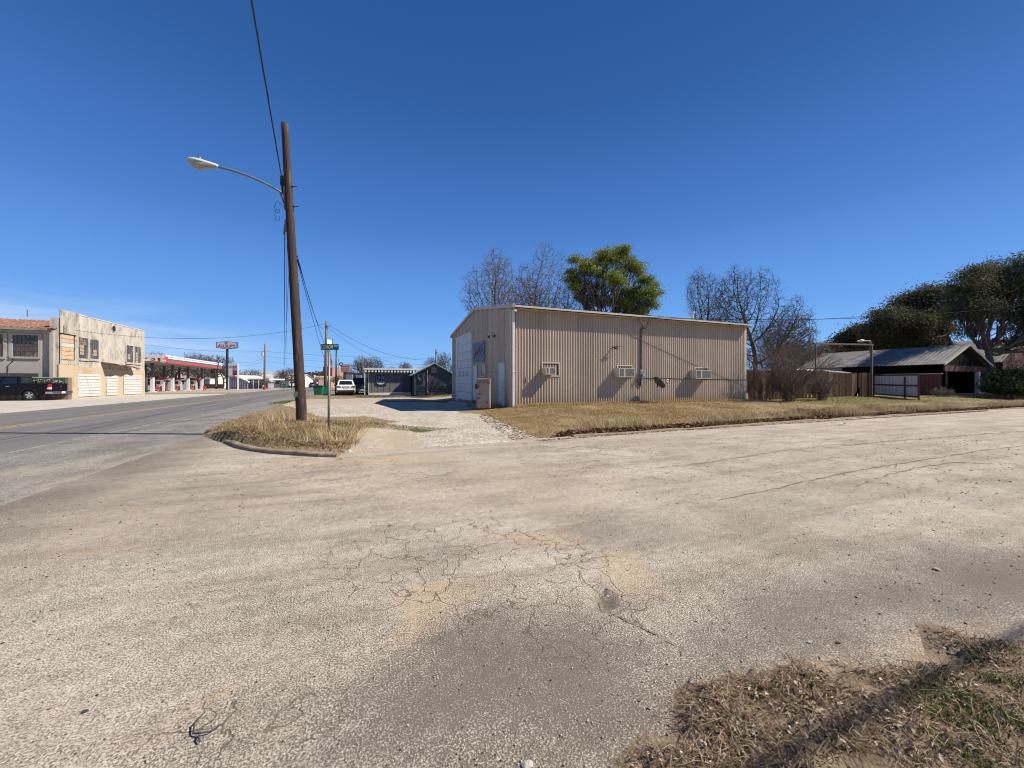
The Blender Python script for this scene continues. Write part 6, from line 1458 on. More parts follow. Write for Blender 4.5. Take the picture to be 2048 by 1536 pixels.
    mb = MB(); mb.add([(x0, yy, 0), (x1, yy, 0), (x1, yy, hw), (xc, yy, hr), (x0, yy, hw), (x0, yy+11, 0), (x1, yy+11, 0), (x1, yy+11, hw), (xc, yy+11, hr), (x0, yy+11, hw)], [(0, 1, 2, 3, 4), (9, 8, 7, 6, 5), (0, 4, 9, 5), (1, 6, 7, 2)]); mb.build('wall', m_navy, g)
    k = (hr-hw)/(x1-xc); e = .38; mr = M('roof_green_white', (.50, .58, .56), (.60, .66, .64), 2, .5)
    for s in (-1, 1):
        P = [(xc, yy-.4, hr+.06), (xc, yy+11.3, hr+.06), (xc+s*(x1-xc+e), yy+11.3, hw-k*e+.06), (xc+s*(x1-xc+e), yy-.4, hw-k*e+.06)]
        mb = MB(); mb.add(P+[(a, b, c-.09) for a, b, c in P], [(0, 1, 2, 3), (4, 5, 6, 7), (0, 1, 5, 4), (1, 2, 6, 5), (2, 3, 7, 6), (3, 0, 4, 7)]); mb.build('roof_slope', mr, g)
    v0 = wy(863, 740, yy)[0]; v1 = wy(873, 740, yy)[0]; mb = MB(); mb.box(v0, yy-.04, 2.55, v1, yy-.002, 3.12); vt = mb.build('gable_vent', m_trim, g)
    mb = MB()
    for i in range(6): xx = v0+(v1-v0)*(i+.5)/6; mb.box(xx-.015, yy-.055, 2.58, xx+.015, yy-.041, 3.09)
    mb.build('slats', m_grey, vt)
    mb = MB(); mb.box(xc-.75, yy-.02, 3.14, xc+.75, yy-.003, 3.24); mb.build('gable_board', m_grey, g)
    for px, a_, b_ in ((829.7, .2, 2.35), (854.5, .25, 2.9)):
        q = wy(px, 770, yy)[0]; mb = MB(); mb.tube([(q, yy-.06, a_), (q, yy-.06, b_)], .035, 6); mb.build('conduit', m_trim, g)
    for px, py, ww, hh in ((836, 754, .16, .5), (841, 759, .22, .42), (846, 757, .10, .8)):
        q = wy(px, py, yy); mb = MB(); mb.box(q[0]-ww/2, yy-.16, q[2]-hh/2, q[0]+ww/2, yy-.002, q[2]+hh/2); mb.build('meter_box', m_grey, g)
    q = wy(839, 758.5, yy-.2); mb = MB(); mb.tube([(q[0], yy-.16, q[2]), (q[0], yy-.26, q[2])], .09, 12); mb.build('meter_glass', bpy.data.materials['meter_glass'], g)
    for za in (1.05, .72): mb = MB(); mb.tube([(x0+.6, yy-.09, za), (x1-.5, yy-.09, za+.05), (x1-.15, yy-.09, za+.35)], .035, 6); mb.build('pipe', m_dark, g)
    q = wy(856, 783, yy-.1); mb = MB(); mb.tube([(q[0], yy-.1, .35), (q[0], yy-.16, .5)], .09, 10); mb.build('gas_regulator', m_trim, g)
shop()

# ================================================================== RIGHT SIDE
def wood_fence():
    y = 17.3; x0, x1 = 23.45, wy(1742, 790, y)[0]
    t = thing('wooden_fence', 'weathered brown picket privacy fence beyond the metal building', 'fence', (x0, y, .35)); rr = random.Random(11)
    mp = M('pickets', (.085, .046, .028), (.045, .028, .019), 3, .95, stretch=(1, 1, .12), spec=.08, island=.45, c3=(.15, .105, .078), s3=1.0, t3=(.52, .62))
    mb = MB(); x = x0
    while x < x1:
        w = rr.uniform(.125, .145); zt = 2.30+.10*math.sin(x*.5)+rr.uniform(-.035, .035); yo = rr.uniform(-.008, .008); zb = .33+rr.uniform(0, .05)
        if rr.random() > .02: mb.add([(x, y+yo, zb), (x+w, y+yo, zb), (x+w, y+yo, zt-.03), (x+w-.03, y+yo, zt), (x+.03, y+yo, zt), (x, y+yo, zt-.03), (x, y+yo+.018, zb), (x+w, y+yo+.018, zb), (x+w, y+yo+.018, zt-.03), (x+w-.03, y+yo+.018, zt), (x+.03, y+yo+.018, zt), (x, y+yo+.018, zt-.03)],
               [(0, 1, 2, 3, 4, 5), (6, 11, 10, 9, 8, 7), (0, 6, 7, 1), (1, 7, 8, 2), (2, 8, 9, 3), (3, 9, 10, 4), (4, 10, 11, 5), (5, 11, 6, 0)])
        x += w+rr.uniform(.004, .014)
    mb.build('pickets', mp, t)
    for zz in (.7, 1.9): mb = MB(); mb.box(x0, y+.03, zz, x1, y+.07, zz+.09); mb.build('rail', mp, t)
    # gateway frame
    xa, xb = wy(1631, 700, y-.1)[0], wy(1743.2, 700, y-.1)[0]
    g = thing('gateway_frame', 'tall rusty rectangular pipe frame rising over the wooden fence', 'gateway', (xa, y-.1, .3)); mr = M('frame_rust', (.075, .045, .032), (.13, .08, .055), 4, .85)
    za, zb = wy(1631, 688.5, y-.1)[2], wy(1743, 690, y-.1)[2]
    mb = MB(); mb.box(xa-.035, y-.14, .2, xa+.035, y-.07, za); mb.build('post', mr, g)
    mb = MB(); mb.box(xb-.06, y-.16, .2, xb+.06, y-.04, zb); mb.build('post', m_bark, g)
    mb = MB(); mb.add([(xa-.2, y-.16, za-.02), (xb+.15, y-.16, zb-.02), (xb+.15, y-.05, zb-.02), (xa-.2, y-.05, za-.02), (xa-.2, y-.16, za+.09), (xb+.15, y-.16, zb+.09), (xb+.15, y-.05, zb+.09), (xa-.2, y-.05, za+.09)], [(0, 3, 2, 1), (4, 5, 6, 7), (0, 1, 5, 4), (1, 2, 6, 5), (2, 3, 7, 6), (3, 0, 4, 7)]); mb.build('top_bar', mr, g)
    # open gate
    h = Vector(wd(1748.5, 791, 29.3)); f = Vector(wd(1839, 798, 25.6)); zt0, zt1 = wd(1748.5, 750.5, 29.3)[2], wd(1839, 749.5, 25.6)[2]
    g = thing('metal_gate', 'open gate of grey corrugated sheet in a dark red frame', 'gate', tuple(h)); mred = M('gate_red', (.10, .03, .028), (.14, .05, .04), 4, .7)
    G0, G1 = Vector((h.x, h.y, 0)), Vector((f.x, f.y, 0)); L_ = (G1-G0).length; zb0, zb1 = h.z+.08, f.z+.08
    mb = MB(); ribbed(mb, (h.x, h.y), (f.x, f.y), lambda u: zb0+(zb1-zb0)*u/L_, lambda u: zt0+(zt1-zt0)*u/L_, .305, .03, .55, .1); mb.build('sheet', M('gate_sheet', (.78, .73, .68), (.68, .63, .59), 2, .6), g)
    d = (G1-G0).normalized(); n = Vector((d.y, -d.x, 0))*.05
    def bar(u0, z0_, u1, z1_, r, nm):
        a = G0+d*u0+n+Vector((0, 0, z0_)); b = G0+d*u1+n+Vector((0, 0, z1_)); mb = MB(); mb.tube([a, b], r, 4); mb.build(nm, mred, g)
    zz = lambda u, v: (zb0+(zb1-zb0)*u/L_)*(1-v)+(zt0+(zt1-zt0)*u/L_)*v
    for v in (0.03, .52, 1.0): bar(0, zz(0, v), L_, zz(L_, v), .05, 'frame_rail')
    for u in (0, L_*.72, L_): bar(u, zz(u, -.12), u, zz(u, .92 if 0 < u < L_ else 1.03), .055, 'frame_upright')
    # red corrugated fence
    x = 44.0; pa, pb = wx(1883, 788, x), wx(1766, 788, x)
    r = thing('red_fence', 'dark red corrugated metal fence with pale top edge behind the gate', 'fence', (x, pa[1], .4)); mb = MB(); ribbed(mb, (x, pb[1]), (x, pa[1]), lambda u: .3, lambda u: 2.18, .23, .04, .5, .1); mb.build('sheet', M('fence_red', (.11, .022, .024), (.15, .035, .035), 2, .6), r)
    mb = MB(); mb.box(x-.08, pa[1]-.05, 2.181, x+.06, pb[1], 2.25); mb.build('top_edge', m_trim, r)
wood_fence()

m_barn = M('barn_red', (.075, .012, .012), (.06, .010, .010), 2, .8); m_darkw = M('shade_black_siding', (.010, .009, .0085), (.015, .013, .012), 2, .95, spec=.05)  # siding near black: porch and oak shade is put into its colour
m_troof = M('old_metal_roof', (.26, .245, .22), (.13, .128, .125), 1.5, .7, .1, c3=(.16, .12, .10), s3=1.6, t3=(.50, .62))
def barn_house(name, label, xc, y0, y1, hw, zr, ze, porch, wallm, gablem):
    t = thing(name, label, 'house', (xc-hw, y0, .4)); k = (zr-ze)/hw; yw = y0+porch; w = hw-.35; zw = ze+k*.35-.12
    mb = MB(); mb.add([(xc-w, yw, 0), (xc+w, yw, 0), (xc+w, yw, zw), (xc, yw, zr-.1), (xc-w, yw, zw), (xc-w, y1, 0), (xc+w, y1, 0), (xc+w, y1, zw), (xc, y1, zr-.1), (xc-w, y1, zw)], [(0, 1, 2, 3, 4), (9, 8, 7, 6, 5), (0, 4, 9, 5), (1, 6, 7, 2)]); mb.build('wall', wallm, t)
    for s in (-1, 1):
        V = []; prof = []; yy = y0-.1
        while yy < y1+.3: prof += [(yy, 0), (yy+.16, 0), (yy+.19, .02), (yy+.23, .02)]; yy += .305
        for u, h in prof: V += [(xc, u, zr+h), (xc+s*hw, u, ze+h)]
        mb = MB(); mb.add(V, [(2*i, 2*i+2, 2*i+3, 2*i+1) for i in range(len(prof)-1)]); mb.add([(xc, y0-.1, zr-.04), (xc, y1+.3, zr-.04), (xc+s*hw, y1+.3, ze-.04), (xc+s*hw, y0-.1, ze-.04)], [(0, 1, 2, 3)]); mb.build('roof_slope', m_troof, t)
        a = [(xc, y0-.13, zr-.14), (xc+s*(hw+.05), y0-.13, ze-.14), (xc+s*(hw+.05), y0-.13, ze+.05), (xc, y0-.13, zr+.05)]
        mb = MB(); mb.add(a+[(p[0], y0-.09, p[2]) for p in a], [(0, 1, 2, 3), (4, 5, 6, 7), (0, 1, 5, 4), (1, 2, 6, 5), (2, 3, 7, 6), (3, 0, 4, 7)]); mb.build('rake_board', m_trim if porch else wallm, t)
    return t
t = barn_house('barn_house', 'dark barn style house with metal roof and deep porch under the live oaks', 50.0, 16.4, 27.5, 4.35, 4.85, 3.05, 2.4, m_darkw, m_darkw)
mb = MB(); mb.box(46.2, 16.5, 2.45, 53.8, 16.62, 2.95); mb.build('porch_beam', m_barn, t)
mb = MB(); mb.add([(46.3, 16.55, 2.952), (53.7, 16.55, 2.952), (50.0, 16.55, 4.70)], [(0, 1, 2)]); mb.build('porch_gable', m_darkw, t)
q = wy(1957.5, 780, 16.5); mb = MB(); mb.box(q[0]-.14, 16.44, .3, q[0]+.14, 16.7, 2.45); mb.build('porch_post', m_white, t)
mb = MB(); mb.box(46.2, 16.45, .3, 46.5, 16.7, 2.45); mb.build('porch_post', m_darkw, t)
mb = MB(); mb.box(53.75, 16.9, .3, 53.9, 18.78, 2.95); mb.build('porch_shade_panel', m_darkw, t)  # dark panel added where the porch interior is only black shade
mb = MB(); mb.box(46, 15.9, .25, 54, 18.7, .52); mb.build('porch_floor', GM['kerb2'], t)
for (px, py, w, h, nm) in ((1888, 765, .7, .75, 'wall_panel'), (1909, 770, .35, .45, 'wall_notice'), (1925, 769, .55, .55, 'wall_notice')):
    q = wy(px, py, 18.7); mb = MB(); mb.box(q[0]-w, 18.7, q[2]-h/2, q[0]+w, 18.78, q[2]+h/2); mb.build(nm, M('notice', (.16, .16, .18), rough=.7) if 'notice' not in bpy.data.materials else bpy.data.materials['notice'], t)
q = wx(1653, 737, 45.95); mb = MB(); mb.box(45.85, q[1]-1.4, 2.3, 45.98, q[1]+1.5, 3.0); mb.build('grey_siding_patch', m_hg, t)
barn_house('red_barn', 'large red gabled barn with pale metal roof at the right edge', 71.5, 19.0, 36, 6.0, 6.75, 3.75, 0, m_barn, m_barn)
c = W(1560, 44); house('low_shed', 'low pale metal roofed shed seen over the fence beside the bare shrub', (c[0], c[1]), .05, 12, 6, 2.35, 2.95, m_hg, M('shed_roof', (.60, .57, .52), (.42, .40, .38), 1.5, .5), cat='shed')
c = W(1610, 36); house('grey_outbuilding', 'plain grey outbuilding behind the fence between shrub and barn house', (c[0], c[1]), 0.0, 4.5, 4, 2.45, 2.75, M('putty', (.30, .27, .235), (.26, .235, .21), 2, .8), m_shin, cat='shed')
def yard_lamp():
    p = Vector(wd(1722, 682, 40)); t = thing('yard_lamp', 'small white yard lamp on an arm among the oaks', 'lamp', tuple(p)); u = Vector((C, -S, 0))
    mb = MB(); mb.tube([p+u*1.0, p+u*.3], .03, 6); mb.tube([p+u*1.0, p+u*1.0+Vector((0, 0, -6))], .09, 8); mb.build('pole', m_grey, t)
    mb = MB(); mb.tube([p+u*.3+Vector((0, 0, .06)), p, p-u*.4+Vector((0, 0, -.03))], [.10, .16, .05], 8); mb.build('lamp_head', m_white, t)
yard_lamp()
# ================================================================== TREES
def tubes(pts, rad, k):
    """pts (B,n,3), rad (B,n) -> V,F"""
    pts = np.asarray(pts, float); rad = np.asarray(rad, float); B, n, _ = pts.shape
    d = np.empty_like(pts); d[:, 1:-1] = pts[:, 2:]-pts[:, :-2]; d[:, 0] = pts[:, 1]-pts[:, 0]; d[:, -1] = pts[:, -1]-pts[:, -2]
    d /= np.linalg.norm(d, axis=2, keepdims=True)+1e-9
    ref = np.where(np.abs(d[:, :1, 2:3]) < .85, np.array([0, 0, 1.0]), np.array([1.0, 0, 0])); ref = np.broadcast_to(ref, d.shape)
    u = np.cross(d, ref); u /= np.linalg.norm(u, axis=2, keepdims=True)+1e-9; w = np.cross(u, d)
    a = 2*np.pi*np.arange(k)/k; ca, sa = np.cos(a), np.sin(a)
    V = pts[:, :, None]+(u[:, :, None]*ca[None, None, :, None]+w[:, :, None]*sa[None, None, :, None])*rad[:, :, None, None]
    idx = np.arange(B*n*k).reshape(B, n, k); i0 = idx[:, :-1]; i1 = idx[:, 1:]
    F = np.stack([i0, np.roll(i0, -1, 2), np.roll(i1, -1, 2), i1], -1).reshape(-1, 4)
    return V.reshape(-1, 3), F
def join(parts):
    V = []; F = []; b = 0
    for v, f in parts: V.append(v); F.append(f+b); b += len(v)
    return np.concatenate(V), np.concatenate(F)
SEG = (6, 5, 5, 4, 3, 3)
def grow_tree(seed, H_, half, trunk, r0, levels=4, kids=(5, 6, 6, 5, 4), gn=.22, up=.10, ang=(28, 62), lr=(.50, .80), forks=1, minr=.006):
    g = np.random.default_rng(seed); buckets = {}
    def nrm(v): return v/(np.linalg.norm(v)+1e-9)
    def branch(p, d, L, r, lev):
        n = SEG[lev]; P = [p]; R = [r]; dd = d
        for i in range(n):
            dd = nrm(dd+g.normal(0, gn, 3)+np.array([0, 0, up])); p = p+dd*L/n; P.append(p); R.append(max(minr, r*(1-.62*(i+1)/n)))
        buckets.setdefault(lev, []).append((P, R))
        if lev >= levels: return
        K = kids[lev]
        for c in range(K):
            f = (.28 if lev else .55)+(1-(.28 if lev else .55))*(c+g.random()*.8)/K; f = min(f, .98); i = f*n; i0 = int(i); q = P[i0]+(P[min(i0+1, n)]-P[i0])*(i-i0); rr_ = R[i0]
            ax = nrm(P[min(i0+1, n)]-P[i0]); rnd = nrm(np.cross(ax, g.normal(0, 1, 3))); a = math.radians(g.uniform(*ang))
            nd = nrm(ax*math.cos(a)+rnd*math.sin(a)); branch(q, nd, L*g.uniform(*lr), max(minr, rr_*g.uniform(.5, .72)), lev+1)
        # leader
        branch(P[-1], nrm(dd+g.normal(0, .25, 3)), L*g.uniform(.5, .75), R[-1]*.95, lev+1)
    for k in range(forks):
        a = g.uniform(0, 6.28); lean = .35 if forks > 1 else .08
        branch(np.array([0, 0, 0.0]), nrm(np.array([math.cos(a)*lean, math.sin(a)*lean, 1])), trunk, r0*(.8 if forks > 1 else 1), 0)
    allz = max(np.array(P)[:, 2].max() for b in buckets.values() for P, R in b)
    allx = np.concatenate([np.array(P)[-1:, :2] for b in buckets.values() for P, R in b]); rad = np.percentile(np.hypot(allx[:, 0], allx[:, 1]), 97)
    sc = np.array([half/rad, half/rad, H_/allz])
    out = {}
    for lev, b in buckets.items():
        out[lev] = (np.array([P for P, R in b])*sc, np.array([R for P, R in b]))
    return out
def mesh_tree(name, label, loc, data, trunk_levels=1, mats=None, group=None, rz=0.0, cat='tree', twk=3):
    t = thing(name, label, cat, loc, rz, group); mt, mc = mats or (m_bark, m_twig)
    V, F = join([tubes(*data[l], 8 if l == 0 else 6) for l in sorted(data) if l < trunk_levels]); o = fastobj('trunk', V, F, mt, None, True); o.parent = t
    V, F = join([tubes(*data[l], 5 if l == 1 else twk) for l in sorted(data) if l >= trunk_levels]); o = fastobj('crown', V, F, mc, None, False); o.parent = t
    return t
def bare(px, ptop, D_, halfpx, seed, label, zb=.2, trunk=.45, r0=.22, levels=4, mats=None, group=None, px_base=None, name='bare_tree', **k):
    x, y = W(px_base or px, D_); H_ = wd(px, ptop, D_)[2]-zb; half = halfpx*D_/FPX
    d = grow_tree(seed, H_, half, H_*trunk, r0, levels, **k)
    if px_base: # crown leans: shear towards px
        sx, sy = W(px, D_); 
        for l in d:
            P, R = d[l]; f = np.clip(P[..., 2:3]/H_, 0, 1); P += np.concatenate([f*(sx-x), f*(sy-y), 0*f], -1)
    return mesh_tree(name, label, (x, y, zb), d, 1, mats, group)
tg = 'bare winter trees'
def colonize(seed, H_, half, z0, r0, n_att=1300, step=.30, kill=1.7, lobes=None, r_tip=.007, twigs=3, twig_len=.5, forks=3, ex=2.35):
    """space colonisation: attractors fill the crown, the skeleton grows towards them"""
    g = np.random.default_rng(seed); A = []
    if lobes is None:
        lobes = []
        for i in range(7):
            a = g.uniform(0, 6.28); rr_ = half*g.uniform(.30, .62); lobes.append((math.cos(a)*rr_, math.sin(a)*rr_, z0+(H_-z0)*g.uniform(.30, .72), half*g.uniform(.34, .52), (H_-z0)*g.uniform(.24, .32)))
        lobes.append((0, 0, z0+(H_-z0)*.70, half*.45, (H_-z0)*.30))
    L_ = np.array(lobes); w = L_[:, 3]**2*L_[:, 4]; w /= w.sum(); k = g.choice(len(L_), n_att, p=w); d = g.normal(0, 1, (n_att, 3)); d /= np.linalg.norm(d, axis=1, keepdims=True); d *= g.random((n_att, 1))**.4
    A = L_[k, :3]+d*np.stack([L_[k, 3], L_[k, 3], L_[k, 4]], 1)
    N_ = [np.array([0, 0, 0.0])]; par = [-1]; p = N_[0]
    while p[2] < z0: p = p+np.array([g.normal(0, .05), g.normal(0, .05), 1])*step; N_.append(p); par.append(len(N_)-2)
    P = np.array(N_); par = list(par); near = np.argmin(((A[:, None]-P[None])**2).sum(2), 1); nd = np.sqrt(((A-P[near])**2).sum(1)); alive = np.ones(len(A), bool)
    for it in range(160):
        if not alive.any(): break
        ai = np.where(alive)[0]; ni = near[ai]; v = A[ai]-P[ni]; v /= np.linalg.norm(v, axis=1, keepdims=True)+1e-9
        uq, inv = np.unique(ni, return_inverse=True); S_ = np.zeros((len(uq), 3)); np.add.at(S_, inv, v); S_ += g.normal(0, .16, S_.shape); S_ /= np.linalg.norm(S_, axis=1, keepdims=True)+1e-9
        new = P[uq]+S_*step; base = len(P); P = np.concatenate([P, new]); par += list(uq)
        dd = np.sqrt(((A[ai][:, None]-new[None])**2).sum(2)); m = dd.argmin(1); md = dd[np.arange(len(ai)), m]; upd = md < nd[ai]; near[ai[upd]] = base+m[upd]; nd[ai[upd]] = md[upd]
        alive[ai[nd[ai] < kill*step*.5]] = False
        if len(P) > 12000: break
    n = len(P); par = np.array(par); pw = np.zeros(n); kids_ = np.zeros(n, int); np.add.at(kids_, par[1:], 1); tips = np.where(kids_ == 0)[0]; pw[tips] = r_tip**ex
    for i in range(n-1, 0, -1): pw[par[i]] += pw[i]
    R = pw**(1/ex); R *= 1; sc = r0/R[0]; R = R*np.where(R > r_tip*3, 1+(sc-1)*np.clip((R-r_tip*3)/(R[0]-r_tip*3), 0, 1), 1)
    i = np.arange(1, n); edge = np.stack([P[par[i]], P[i]], 1); er = np.stack([np.minimum(R[par[i]], R[i]*1.5), R[i]], 1)
    # twigs on thin nodes
    thin = np.where((R < r_tip*2.2) & (P[:, 2] > z0))[0]; T = np.repeat(thin, twigs); d0 = P[T]-P[par[T]]; d0 /= np.linalg.norm(d0, axis=1, keepdims=True)+1e-9
    d1 = d0+g.normal(0, .65, d0.shape)+np.array([0, 0, .12]); d1 /= np.linalg.norm(d1, axis=1, keepdims=True); tl = twig_len*g.uniform(.4, 1.2, (len(T), 1)); d2 = d1+g.normal(0, .3, d1.shape)
    tw = np.stack([P[T], P[T]+d1*tl*.5, P[T]+d1*tl*.5+d2*tl*.5], 1); tr = np.tile([r_tip*.8, r_tip*.6, r_tip*.35], (len(T), 1))
    thick = er[:, 1] > r0*.42
    return (edge[thick], er[thick]), (edge[~thick], er[~thick]), (tw, tr)
def cbare(px, ptop, D_, halfpx, seed, label, zb=.2, z0f=.30, r0=.2, mats=None, group=None, px_base=None, step=.30, **k):
    x, y = W(px_base or px, D_); H_ = wd(px, ptop, D_)[2]-zb; half = halfpx*D_/FPX; d = colonize(seed, H_, half, H_*z0f, r0, step=step, **k)
    if px_base:
        sx, sy = W(px, D_)
        for P, R in d: f = np.clip(P[..., 2:3]/H_, 0, 1); P += np.concatenate([f*(sx-x), f*(sy-y), 0*f], -1)
    t = thing('bare_tree', label, 'tree', (x, y, zb), 0, group); mt, mc = mats or (m_bark, m_twig)
    V, F = tubes(*d[0], 8); o = fastobj('trunk', V, F, mt, None, True); o.parent = t
    V, F = join([tubes(*d[1], 4), tubes(*d[2], 3)]); o = fastobj('crown', V, F, mc, None, False); o.parent = t
    return t
cbare(988, 494, 38, 72, 21, 'bare winter tree with fine twigs behind the left end of the metal building', z0f=.30, r0=.2, group=tg, n_att=2090, r_tip=.011)
cbare(1088, 482, 40, 62, 22, 'tall bare winter tree between the first bare tree and the green tree', z0f=.32, r0=.2, group=tg, n_att=2090, px_base=1068, r_tip=.011)
cbare(1045, 545, 44, 70, 23, 'lower bare tree behind the metal building between two taller bare ones', z0f=.28, r0=.2, group=tg, n_att=1710, r_tip=.012)
cbare(1135, 560, 46, 62, 24, 'low bare tree behind the metal building beneath the green tree', z0f=.28, r0=.2, group=tg, n_att=1520, r_tip=.012)
cbare(1402, 530, 37, 66, 31, 'bare tree above the far end of the metal building roof', z0f=.30, r0=.18, group=tg, n_att=2090, mats=(m_bark, m_twigd), r_tip=.010)
cbare(1512, 534, 33, 100, 33, 'wide bare tree just beyond the far end of the metal building', z0f=.22, r0=.2, group=tg, n_att=3610, mats=(m_bark, m_twigd), px_base=1512, r_tip=.010)
cbare(1540, 632, 42, 78, 34, 'lower dense bare tree behind the picket fence', z0f=.2, r0=.2, group=tg, n_att=2280, mats=(m_bark, m_twigd), r_tip=.014)
cbare(1605, 680, 46, 64, 35, 'low brown bare tree behind the fence under the oak edge', z0f=.15, r0=.2, group=tg, n_att=2090, r_tip=.015)

# bare multi-stem shrub in front of the fence
def shrub(px, pbase, ptop, D_, halfpx, seed, stems, label, group=None, mats=None, zb=.35):
    g = np.random.default_rng(seed); x, y = W(px, D_); H_ = wd(px, ptop, D_)[2]-zb; half = halfpx*D_/FPX
    l0P = []; l0R = []; P1 = []; R1 = []; P2 = []; R2 = []
    for s_ in range(stems):
        a = g.uniform(0, 6.28); out = half*g.uniform(.1, 1.0)**.8; h = H_*g.uniform(.55, 1.0)*(1-.25*(out/half)**2); b = np.array([math.cos(a), math.sin(a), 0])
        n = 7; P = [b*g.uniform(0, .35)]; 
        for i in range(1, n): f = i/(n-1); P.append(b*(out*f**1.3)+np.array([g.normal(0, .05), g.normal(0, .05), h*f**.85])+P[0]*(1-f))
        R = list(np.linspace(.020, .006, n)*g.uniform(.7, 1.2)); l0P.append(P); l0R.append(R)
        for c in range(9):
            i = g.integers(1, n-1); q = P[i]; d = (P[min(i+1, n-1)]-P[i-1]); d /= np.linalg.norm(d); d = d+g.normal(0, .45, 3); d /= np.linalg.norm(d); L = h*g.uniform(.2, .45); Q = [q+d*L*k/4+g.normal(0, .04, 3)*(k > 0) for k in range(5)]
            P1.append(Q); R1.append(np.linspace(.012, .005, 5))
            for e in range(4):
                j = g.integers(1, 4); d2 = d+g.normal(0, .6, 3); d2 /= np.linalg.norm(d2); P2.append([Q[j]+d2*L*.4*k/2+g.normal(0, .02, 3)*(k > 0) for k in range(3)]); R2.append([.006, .005, .004])
    t = thing('bare_shrub', label, 'shrub', (x, y, zb), 0, group); mt, mc = mats or (m_bark2, m_twig)
    V, F = tubes(l0P, l0R, 5); o = fastobj('stems', V, F, mt); o.parent = t
    V, F = join([tubes(P1, R1, 3), tubes(P2, R2, 3)]); o = fastobj('twigs', V, F, mc); o.parent = t
shrub(1575, 803, 684, 23.3, 88, 3, 46, 'big tangled bare brown shrub before the picket fence', mats=(M('shrub_bark', (.16, .11, .085), (.11, .08, .06), 4, .95), M('shrub_twig', (.15, .10, .075), (.10, .07, .055), 3, .95)))
shrub(1528, 801, 722, 24.2, 40, 15, 14, 'thin bare shrub in the gap between metal building and the big tangled one', mats=(bpy.data.materials['shrub_bark'], bpy.data.materials['shrub_twig']))
shrub(1640, 800, 722, 24.4, 42, 16, 16, 'loose bare shrub right beside the big tangled one', mats=(bpy.data.materials['shrub_bark'], bpy.data.materials['shrub_twig']))
shrub(1880, 790, 772, 29.5, 22, 5, 16, 'small bare shrub at the foot of the red fence')
shrub(1648, 800, 735, 24.8, 28, 6, 14, 'thin bare shrub at the fence right of the big tangled one')

# leafy crown built from clusters
def leaf_tree(name, label, base, lobes, mat_leaf, n_cl, n_leaf, size, spread, trunk_r, seed, trunk_pts=None, mats=m_bark, group=None, flat=.55, cat='tree', shell=.45):
    g = np.random.default_rng(seed); t = thing(name, label, cat, tuple(base), 0, group); base = np.array(base)
    lob = [(np.array(c), r) for c, r in lobes]; wts = np.array([r**2.2 for c, r in lob]); wts /= wts.sum()
    CL = []
    for i in range(n_cl):
        c, r = lob[g.choice(len(lob), p=wts)]; d = g.normal(0, 1, 3); d /= np.linalg.norm(d); d[2] = d[2] if d[2] > -.8 else -d[2]*.3
        CL.append(c+d*r*np.array([1, 1, .8])*g.uniform(shell, 1.0))
    CL = np.array(CL)
    # leaves
    N_ = n_cl*n_leaf; cen = np.repeat(CL, n_leaf, 0)+g.normal(0, 1, (N_, 3))*np.repeat(g.uniform(.6, 1.3, (n_cl, 1))*spread, n_leaf, 0)*np.array([1, 1, flat])
    u = g.normal(0, 1, (N_, 3)); u /= np.linalg.norm(u, axis=1, keepdims=True); w = np.cross(u, g.normal(0, 1, (N_, 3))); w /= np.linalg.norm(w, axis=1, keepdims=True)
    s = size*g.uniform(.6, 1.4, (N_, 1)); V = np.stack([cen-u*s, cen-w*s*.5, cen+u*s, cen+w*s*.5], 1).reshape(-1, 3)-base
    F = np.arange(N_*4).reshape(-1, 4); o = fastobj('crown', V, F, mat_leaf); o.parent = t
    # limbs
    parts = []; tp = [np.array(p, float) for p in (trunk_pts or [base, base+np.array([0, 0, 2.0])])]
    P = np.array(tp); R = np.linspace(trunk_r, trunk_r*.6, len(P)); parts.append(tubes([P-base], [R], 10)); top = tp[-1]
    for c, r in lob:
        n = 7; d = c-top; P = [top+d*(k/(n-1))+np.array([0, 0, -.12*np.linalg.norm(d)*math.sin(math.pi*k/(n-1))])+g.normal(0, .05, 3)*np.linalg.norm(d)*.5*(0 < k < n-1) for k in range(n)]
        parts.append(tubes([np.array(P)-base], [np.linspace(trunk_r*.5, .05, n)], 6))
        near = CL[np.argsort(np.linalg.norm(CL-c, axis=1))[:max(6, int(n_cl*.22))]]; near = near[g.permutation(len(near))[:28]]
        Q = []; RR = []
        for q in near:
            st = P[g.integers(3, n)]; e = q-st; Q.append([st+e*k/4+g.normal(0, .05, 3)*np.linalg.norm(e)*(0 < k < 4)-base for k in range(5)]); RR.append(np.linspace(.045, .012, 5))
        parts.append(tubes(Q, RR, 4))
    V, F = join(parts); o = fastobj('trunk', V, F, mats, None, True); o.parent = t
    return t
m_oak = island_mat('oak_leaves', [(.04, .045, .022), (.085, .09, .042), (.14, .14, .07), (.26, .25, .15)], .7, .28)
m_oak2 = island_mat('oak_leaves_brown', [(.07, .062, .032), (.13, .11, .055), (.20, .165, .085), (.30, .23, .13)], .7, .12)
m_pine = island_mat('green_tree_leaves', [(.085, .125, .02), (.19, .25, .035), (.31, .36, .055), (.46, .47, .10)], .6, .22)
m_hedge = island_mat('hedge_leaves', [(.010, .016, .006), (.022, .034, .010), (.04, .06, .018), (.07, .10, .03)], .6, .08)
def lob(D_, *ls): return [(wd(px, py, D_+(dd if dd else 0)), r*D_/FPX) for (px, py, r, dd) in ls]
b = W(1212, 42)
